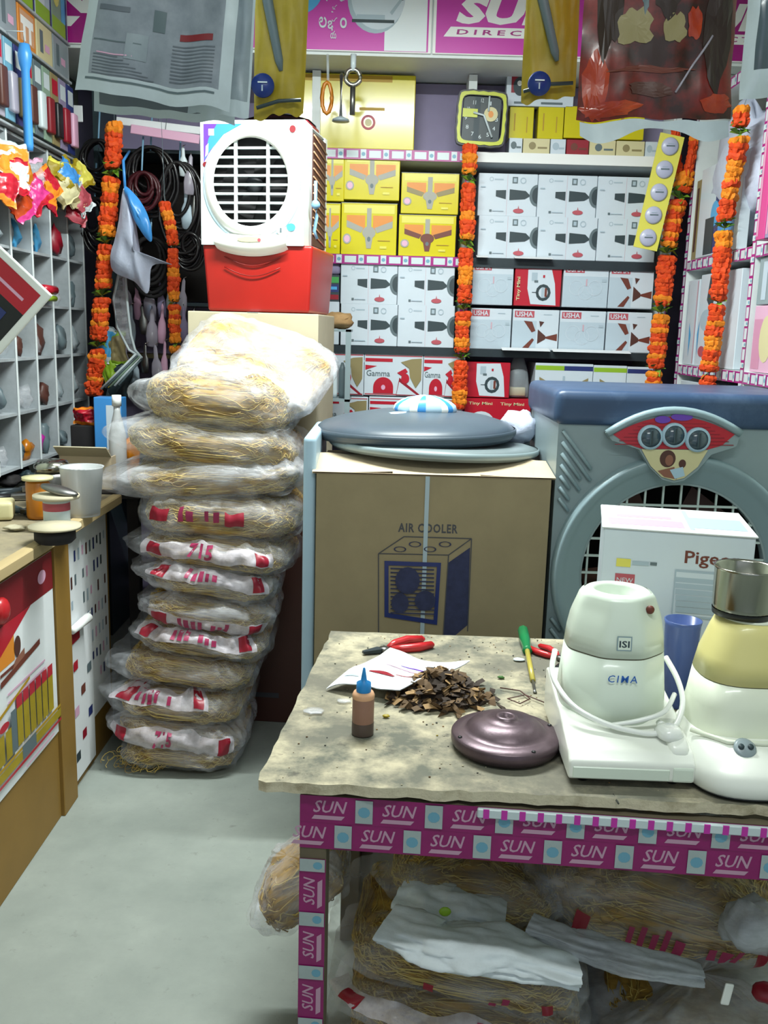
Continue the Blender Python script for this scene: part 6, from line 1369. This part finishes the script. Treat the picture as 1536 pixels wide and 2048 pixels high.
b = B(); loft(b, [(0, 0, 0, .020, .022, 3), (0, 0, .008, .022, .024, 3), (0, 0, .018, .017, .018, 2.5), (0, 0, .020, .010, .010, 2)], 'gloss_white', 24); b.obj('plug_body', pl_); B().tube([(0, .02, .010), (0, .034, .012)], [.009, .005], 'gloss_white', 8).obj('cord_sleeve', pl_)
# right mixer
p2 = tz(1400, 1560); base_front = tz(1480, 1612)
mx = aZ(1505, 1560, ZT).x; my = base_front.y+.13
t = thing('mixer_grinder', 'cream and white mixer grinder carrying a steel jar, right of the two', 'mixer', (mx, my, Z1), 0)
b = B(); loft(b, [(0, 0, .004, .118, .122, 3.2), (0, 0, .012, .124, .128, 3.2), (0, 0, .030, .126, .130, 3.2), (0, .003, .048, .122, .124, 3.2), (0, .02, .070, .112, .104, 3), (0, .03, .078, .100, .090, 3)], 'mixer_base', 64); b.obj('base', t)
b = B(); loft(b, [(0, 0, 0, .115, .119, 3.2), (0, 0, .006, .121, .125, 3.2)], 'black', 48); b.obj('rubber_skirt', t)
b = B(); loft(b, [(0, .045, .074, .100, .088, 3), (0, .045, .080, .099, .087, 3), (0, .045, .12, .092, .084, 2.8), (0, .045, .165, .086, .080, 2.7)], 'mixer_white', 48); b.obj('lower_body', t)
b = B(); loft(b, [(0, .045, .164, .0845, .0785, 2.7), (0, .045, .167, .0845, .0785, 2.7)], 'groove', 48); b.obj('groove', t)
b = B(); loft(b, [(0, .045, .167, .086, .080, 2.7), (0, .045, .205, .079, .075, 2.6), (0, .045, .248, .066, .064, 2.3), (0, .045, .264, .060, .060, 2.1), (0, .045, .270, .050, .050, 2)], 'mixer_yellow', 48); b.obj('upper_body', t)
b = B(); loft(b, [(0, .045, .269, .052, .052, 2), (0, .045, .273, .052, .052, 2)], 'mixer_white', 36); b.obj('collar', t)
for a_, in ((-125,), (-55,)):
    M_ = T((.0765*math.cos(R(a_))+0, .045+.072*math.sin(R(a_)), .212)) @ Matrix.Rotation(R(a_+90), 4, 'Z') @ RX(-17)
    B().ell((0, 0, 0), (.010, .005, .030), 'mixer_yellow', 16, 12, M=M_, fn=lambda q: 1+.15*q.z).obj('grip_recess', t)
b = B(); b.tube([(-.11, -.02, .082), (-.06, -.062, .080), (0, -.066, .080), (.07, -.058, .080), (.12, -.02, .082)], .004, 'mixer_white', 6); b.obj('cord', t)
kx = tz(1455, 1475, ZT+.06).x-mx
M_ = T((kx, -.074, .0735)) @ RX(38); b = B(); b.lathe([(.018, -.004), (.019, .003), (.015, .006), (.0001, .007)], 'socket', M=M_, seg=20); b.obj('switch_plate', t)
for s_ in (-1, 1): B().lathe([(.005, .006), (.005, .010), (.0001, .010)], 'slate', cx=s_*.008, M=M_, seg=8).obj('switch_stud', t)
jx, jy = aY(1487, 1200, my+.045).x, my+.045
j = thing('steel_jar', 'open steel grinder jar sitting on the right mixer', 'jar', (jx, jy, Z1+.2745))
B().lathe([(.044, 0), (.050, .004), (.052, .018), (.0535, .082), (.056, .086), (.0545, .087), (.051, .083), (.048, .010), (.0001, .006)], 'steel', cap=False, seg=48).obj('jar_body', j)
B().lathe([(.047, .0), (.051, .0), (.052, .010)], 'black', cap=False, seg=36).obj('base_ring', j)
# boxed appliance behind mixers
a = aY(1206, 1052, 1.96); c = aY(1518, 1082, 1.96); W = .31; YW = R(-12)
hb = a.z-ZT-.004
t = thing('appliance_carton', 'white appliance carton with a brown-red word behind the mixers', 'carton', (a.x, 1.95, Z1), YW)
B().box(0, W, 0, .26, 0, hb, 'box_white', .003, 2).obj('carton_body', t)
b = B(); b.box(-.004, W+.004, -.004, .262, hb+.0005, hb+.006, 'paper', .002, 1); b.obj('top_flap', t)
b = B(); b.face(0)
def c2(px, py):      # where the sight line of a pixel meets the turned front
    d = ray(px, py); nrm = Vector((-math.sin(YW), math.cos(YW), 0)); o_ = Vector((a.x, 1.95, 0)); t_ = (o_-Vector((0, 0, 0))).dot(nrm)/Vector((d.x, d.y, 0)).dot(nrm); p = d*t_; return ((p-o_).xy.dot(Vector((math.cos(YW), math.sin(YW)))), p.z+CAMH-Z1)
u0, v0 = c2(1369, 1123); b.pt('Pigeon', u0, v0-.012, .115, .036, 'red_deep' if False else 'brown_print', bold=.015)
b.pr(*c2(1229, 1166), *c2(1270, 1149), 'red_pill'); b.pt('NEW', c2(1233, 1163)[0], c2(1233, 1163)[1], .034, .010, 'box_white')
b.pr(*c2(1232, 1132), *c2(1262, 1118), 'yellow_pale'); b.pr(*c2(1264, 1129), *c2(1298, 1124), 'faint'); b.pr(*c2(1300, 1130), *c2(1314, 1125), 'slate_light')
b.pr(*c2(1342, 1232), *c2(1446, 1146), 'faint'); b.pr(*c2(1345, 1228), *c2(1443, 1150), 'box_white')
for k in range(6): b.pr(*c2(1350, 1163+k*12), *c2(1436, 1160+k*12), 'faint')
b.obj('printed_face', t)
b = B()
for (x0, x1, y0, y1, m) in ((.01, .17, .03, .10, 'tape_pink'), (.03, .15, .12, .15, 'faint_pink'), (.19, .30, .04, .16, 'faint'), (.18, .19, .02, .24, 'faint')):
    b.box(x0, x1, y0, y1, hb+.0062, hb+.0066, m)
b.obj('top_print', t)
p = aY(1368, 1300, 1.80); t = thing('blue_tumbler', 'translucent blue plastic tumbler standing between the two mixers', 'tumbler', (p.x, 1.82, Z1)); hh = aY(1362, 1240, 1.82).z-ZT
B().lathe([(.026, 0), (.028, .004), (.036, hh-.01), (.038, hh), (.035, hh), (.026, .008), (.0001, .006)], 'blue_tumbler', cap=False, seg=28).obj('tumbler_body', t)

# ================================================================ UNDER THE TABLE
def upad(lab, x, y, z, w_, d, h, seed, fm, bd, rot=(0, 0, 0), nst=420, flare=.03): pad('wood_wool_pad', lab, (x, y, z), w_, d, h, seed, fm, bd, rot, flare=flare, nst=nst, group='pads under the work table')
upad('bottom left pad under the work table, lying on the floor', .20, 1.78, .055, .50, .40, .105, 60, 'clear_film', {'v': (-.2, .4), 'x0': -.9, 'x1': .8, 'c': 0, 'w': .3, 'bw': .1}, (0, R(3), R(-5)))
upad('second left pad under the work table with yellow wool front and red corner', .20, 1.76, .155, .50, .40, .10, 63, 'clear_film', {'v': (.2, .7), 'x0': -.95, 'x1': .7, 'c': .3, 'w': .3, 'bw': .1}, (0, R(5), R(-5)))
upad('third left pad under the work table with creased pinkish film, below the white sack', .20, 1.77, .250, .50, .40, .10, 66, 'clear_film', {'v': (-.1, .3), 'x0': -.3, 'x1': .7, 'c': .3, 'w': .2, 'white': 0, 'bw': .08}, (0, R(8), R(-7)))
upad('fourth left pad under the work table, mostly hidden by the white sack', .22, 1.86, .345, .38, .34, .085, 69, 'clear_film', None, (0, R(6), R(-4)))
upad('big bottom pad under the right half of the work table', .70, 1.74, .10, .46, .42, .17, 72, 'bag_film', None, (0, R(-2), R(-4)))
upad('wool pad with pink print under the right half of the work table', .62, 1.86, .34, .52, .38, .20, 75, 'clear_film', {'v': (-.5, .2), 'x0': -.7, 'x1': .8, 'c': .2, 'w': .5, 'white': 0, 'bw': .1}, (R(8), R(9), R(-6)))
upad('pad sticking out left of the work table beside its leg', -.15, 1.80, .345, .21, .22, .12, 78, 'milky_film', None, (0, R(-38), R(0)), nst=60)
# tan sheet under the table top
o = B().box(-.24, .24, -.1, .14, -.003, .003, 'kraft_pale', .002, 1).obj('brown_sheet', loc=(.12, 1.92, .50), rot=(R(-28), R(-3), R(-5))); tag(o, 'pale brown sheet standing behind the white sack under the table', 'sheet')
# white woven sacks, rolled
def sack(lab, pts, r, m, seed, flat=.55):
    b = B(); P = [Vector(p) for p in pts]; n = 56
    def f(u, v):
        i = min(len(P)-2, int(u*(len(P)-1))); fr_ = u*(len(P)-1)-i; c_ = P[i].lerp(P[i+1], fr_); d_ = (P[i+1]-P[i]).normalized(); up = Vector((0, 0, 1)); s_ = d_.cross(up).normalized(); up2 = s_.cross(d_)
        a_ = 2*math.pi*v; rr_ = r*(1+.35*nz(u*4+seed, math.cos(a_)*1.2, math.sin(a_)*1.2)+.30*nz(u*5+seed, math.cos(a_)*3+seed, math.sin(a_)*3)+.08*nz(u*20, math.cos(a_)*7, math.sin(a_)*7))*(.80+.2*math.sin(math.pi*min(1, max(0, u))))
        return tuple(c_+s_*math.cos(a_)*rr_*1.25+up2*math.sin(a_)*rr_*flat)
    b.grid(lambda u, v: f(v, u), n, 60, m, closeu=True)
    for e_ in (0, 1): vs = [f(e_, k/n) for k in range(n)]; b.add(vs, [tuple(range(n))[::-1] if e_ else tuple(range(n))], 'foil_dark')
    o = b.obj('woven_sack'); return tag(o, lab, 'sack')
MATS['sackw'] = mat('sackw', '#e3ebf0', .6, ns=60, na=.06, bump=.15)
sack('white woven sack roll lying across the pads, nearest under the table', [aY(775, 1850, 1.60), aY(880, 1885, 1.55), aY(1010, 1905, 1.54), aY(1150, 1940, 1.54)], .052, 'sackw', 2)
sack('flat white woven sack with green spot behind the nearer roll', [aY(800, 1790, 1.72), aY(900, 1815, 1.68), aY(1010, 1840, 1.66)], .050, 'sackw', 5, .5)
sack('clear and blue crumpled plastic roll right of the white sacks', [aY(1060, 1850, 1.62), aY(1150, 1885, 1.58), aY(1270, 1920, 1.55), aY(1400, 1950, 1.55)], .030, 'bag_film', 9, .6)
p = aY(890, 1822, 1.6); o = B().ell((0, 0, 0), (.012, .004, .010), 'lime', 12, 6).obj('green_spot', loc=(p.x, p.y-.002, p.z)); tag(o, 'small green seal on the white woven sack', 'seal')
p = aY(1500, 1850, 1.62); lump('milky_bag', 'milky crumpled plastic bag at the right end under the table', 'bag', (p.x, 1.62, p.z), (.055, .05, .05), 'bag_film', 12.0, 22, 14, g=None)
p = aY(1455, 1990, 1.50); o = B().box(-.008, .008, 0, .004, -.022, .022, 'gloss_white', .003, 2).obj('white_tag', loc=(p.x, p.y, p.z), rot=(0, R(8), 0)); tag(o, 'small white tag hanging at the right under the table', 'tag')
p = aY(1525, 1985, 1.53); lump('red_scrap', 'dark red packet at the lower right corner under the table', 'packet', (p.x+.01, 1.53, p.z), (.03, .02, .018), 'red_deep', 5.0, 12, 8)

# ================================================================ HANGING BAGS FROM THE ROD
ZR = 2.40; YR = 2.02
t = thing('hanging_rod', 'steel rod across the shop the plastic pouches hang from', 'rod', (0, YR, ZR))
B().tube([(XL+.0, 0, 0), (XR-.0, 0, 0)], .009, 'steel_dull', 10).obj('rod', t)
for x in (-1.0, 0, 1.2): B().tube([(x, 0, 0), (x, 0, ZC-ZR)], .003, 'steel_dull', 6).obj('hanger_wire', t)
def hung(name, lab, cat, TLx, TRx, BL, BR, Y, m, th=.012, wob=.012, seed=0, border=None, group=None):
    """flat filled pouch hung from the rod: BL/BR pixel corners at depth Y, top edge at the rod"""
    bl_ = aY(*BL, Y); br_ = aY(*BR, Y); tl = aY(TLx, 0, Y); tr = aY(TRx, 0, Y)
    ztop = ZR-.01
    def ext(bo, to): k = (ztop-bo.z)/(to.z-bo.z); return bo+(to-bo)*k
    tl2, tr2 = ext(bl_, tl), ext(br_, tr)
    t = thing(name, lab, cat, (tl2+tr2)/2, 0, group); o0 = (tl2+tr2)/2
    def f(u, v, s_):
        p = bl_.lerp(br_, u).lerp(tl2.lerp(tr2, u), v); e = (1-abs(2*u-1)**6)*(1-abs(2*v-1)**8)
        return (p.x-o0.x, p.y-o0.y+s_*th*e+wob*nz(u*2.2+seed, v*2.8, 0)+wob*.35*nz(u*8+seed, v*8, 2), p.z-o0.z+.012*nz(u*4+seed, 1, 3)*(1-v))
    b = B(); bw = border or 0
    mm = (lambda u, v: m if (bw < u < 1-bw-.03 and v > bw*.9) else 'pvc' if not border else 'edge_film') if border else m
    b.grid(lambda u, v: f(u, v, -1), 26, 30, mm); b.grid(lambda u, v: f(1-u, v, 1), 26, 30, m if not border else 'edge_film'); b.obj('pouch_body', t)
    B().tube([tuple(Vector(f(.5, .995, 0))), (0, YR-o0.y-.004, ZR-o0.z+.0105)], .003, 'steel_dull', 5).obj('hook', t)
    return t, f
MATS['edge_film'] = mat('edge_film', '#bfccd3', .3, ns=12, na=.12, coat=.3)
MATS['foil_bag'] = mat('foil_bag', '#929ba6', .35, 0, ns=9, col2='#737c86', coat=.3)
def decal(b, f, u0, v0, u1, v1, m, off=-1.25, n=6, rnd_=False):
    if rnd_:
        cu, cv = (u0+u1)/2, (v0+v1)/2; P = [(cu+(u1-u0)/2*math.cos(k*.2618)*(1+.5*nz(math.cos(k*.2618)*2+u0*9, math.sin(k*.2618)*2, v0*9)), cv+(v1-v0)/2*math.sin(k*.2618)*(1+.5*nz(math.cos(k*.2618)*2+v0*9, math.sin(k*.2618)*2, 4))) for k in range(24)]
        vs = [Vector(f(cu+(a-cu)*q, cv+(c-cv)*q, -1))+Vector((0, -.0015, 0)) for q in (.33, .66, 1) for a, c in P]+[Vector(f(cu, cv, -1))+Vector((0, -.0015, 0))]
        b.add([tuple(v) for v in vs], [(72, k, (k+1) % 24) for k in range(24)]+[(r_*24+k, (r_+1)*24+k, (r_+1)*24+(k+1) % 24, r_*24+(k+1) % 24) for r_ in (0, 1) for k in range(24)], m); return
    b.grid(lambda u, v: Vector(f(u0+(u1-u0)*u, v0+(v1-v0)*v, -1))+Vector((0, -.0012, 0)), n, max(1, int(n*.6)), m)
t, f = hung('foil_pouch', 'large grey printed pouch hanging at the upper left, tilted, with pale edges', 'pouch', 178, 478, (150, 180), (458, 224), 1.92, 'foil_bag', border=.05, seed=1)
b = B()
decal(b, f, .64, .245, .86, .27, 'maroon'); decal(b, f, .70, .45, .92, .47, 'maroon')
for k in range(11): decal(b, f, .60, .085+.0135*k, .88, .090+.0135*k, 'foil_dark', n=4)
for k in range(7): decal(b, f, .10, .07+.012*k, .50-.04*k, .074+.012*k, 'foil_dark', n=4)
decal(b, f, .06, .046, .90, .054, 'slate_light', n=14); decal(b, f, .09, .20, .40, .205, 'slate_light'); decal(b, f, .46, .26, .54, .34, 'slate_light'); decal(b, f, .10, .32, .30, .34, 'foil_dark'); decal(b, f, .12, .42, .6, .44, 'foil_dark'); decal(b, f, .12, .15, .35, .155, 'tape_pink'); decal(b, f, .30, .14, .44, .24, 'foil'); b.obj('printed_lines', t)
t, f = hung('foil_pouch', 'second grey pouch behind the tilted one at the upper left, a metal rod inside', 'pouch', 395, 512, (375, 226), (497, 236), 2.00, 'foil', border=.04, seed=5)
b = B(); q1 = Vector(f(.62, .55, -1)); q2 = Vector(f(.45, .15, -1)); b.tube([tuple(q1+Vector((0, -.006, 0))), tuple(q2+Vector((0, -.006, 0)))], .006, 'slate_light', 8); b.ell(tuple(q2+Vector((0, -.006, 0))), (.018, .008, .018), 'slate_light', 12, 8); b.obj('metal_rod', t)
t, f = hung('foil_pouch', 'low grey-brown sheet pouch peeping below the tilted pouch at the upper left', 'pouch', 190, 470, (188, 222), (470, 252), 2.08, 'foil_dark', border=.03, seed=8)
b = B(); decal(b, f, .08, .09, .16, .11, 'orange_print'); b.obj('orange_label', t)
for k, (tl, tr, BL, BR, lab, rod, bad, sd) in enumerate(((510, 618, (508, 238), (606, 226), 'olive yellow pouch with a grey rod and blue badge, left one beside the tilted pouch', (535, 0, 562, 142), (526, 172), 3),
        (1052, 1160, (1042, 205), (1150, 192), 'olive yellow pouch with a grey rod and blue badge, right one beside the red bag', (1086, 0, 1114, 122), (1078, 168), 6))):
    t, f = hung('tool_pouch', lab, 'pouch', tl, tr, BL, BR, 2.10, 'olive_yellow', seed=sd, th=.010, group='olive tool pouches')
    o0 = t.location
    q1, q2 = aY(rod[0], rod[1], 2.085)-o0, aY(rod[2], rod[3], 2.085)-o0; B().tube([tuple(q1+(q1-q2)*.3), tuple(q1), tuple(q2+(q1-q2)*.15), tuple(q2)], [.011, .011, .009, .004], 'slate_light', 8).obj('grey_rod', t)
    q = aY(*bad, 2.082)-o0; B().lathe([(.024, 0), (.024, .006), (.0001, .008)], 'badge_blue', M=T(tuple(q)) @ RX(90), seg=24).obj('blue_badge', t); b = B().face(q.y-.009); b.pr(q.x-.010, q.z+.004, q.x+.010, q.z+.007, 'tape_white'); b.pr(q.x-.002, q.z-.012, q.x+.001, q.z, 'faint'); b.obj('badge_print', t)
    e1 = aY(BL[0]+5, BL[1]-22, 2.08)-o0; e2 = aY(BR[0]-4, BR[1]-26, 2.08)-o0; B().tube([tuple(e1), tuple((e1+e2)/2+Vector((0, 0, .006))), tuple(e2)], .004, 'slate', 6).obj('dark_seam', t)
t, f = hung('red_bag', 'large dark red and brown printed bag hanging at the upper right', 'bag', 1168, 1472, (1152, 240), (1462, 238), 1.94, 'bag_red', th=.02, wob=.02, seed=12)
b = B()
decal(b, f, .02, .0, .18, .28, 'bag_orange', rnd_=True); decal(b, f, .02, .01, .40, .07, 'bag_orange', rnd_=True); decal(b, f, .80, .02, .98, .10, 'bag_orange', rnd_=True); decal(b, f, .66, .30, .76, .42, 'bag_orange', rnd_=True)
decal(b, f, .08, .24, .26, .95, 'bag_brown', rnd_=True); decal(b, f, .78, .10, .96, .60, 'bag_brown', rnd_=True); decal(b, f, .22, .28, .46, .42, 'tan_print', rnd_=True); decal(b, f, .52, .29, .66, .40, 'tan_print', rnd_=True)
decal(b, f, .36, .40, .42, .60, 'slate_light', rnd_=True); decal(b, f, .45, .38, .62, .56, 'bag_brown', rnd_=True); decal(b, f, .20, .175, .70, .20, 'brown_print', rnd_=True); decal(b, f, .30, .08, .60, .14, 'brown_deep', rnd_=True); b.obj('printed_patches', t)
b = B(); b.grid(lambda u, v: Vector(f(.02+.96*u, -.0+.001, 0))+Vector((0, -.004-.012*v, -.004-(.028+.012*math.sin(u*9))*v)), 30, 4, 'edge_film'); b.obj('clear_hem', t)
b = B(); b.tube([tuple(Vector(f(.62+.22*i/8, .10+.22*i/8, -1))+Vector((0, -.002, 0))) for i in range(9)], .0022, 'pvc', 5); b.obj('film_crease', t)
t, f = hung('teal_bag', 'dark teal plastic bag at the upper right corner, pale streaked edge', 'bag', 1496, 1640, (1478, 200), (1640, 190), 1.80, 'bag_teal', th=.02, wob=.02, seed=17, border=.10)
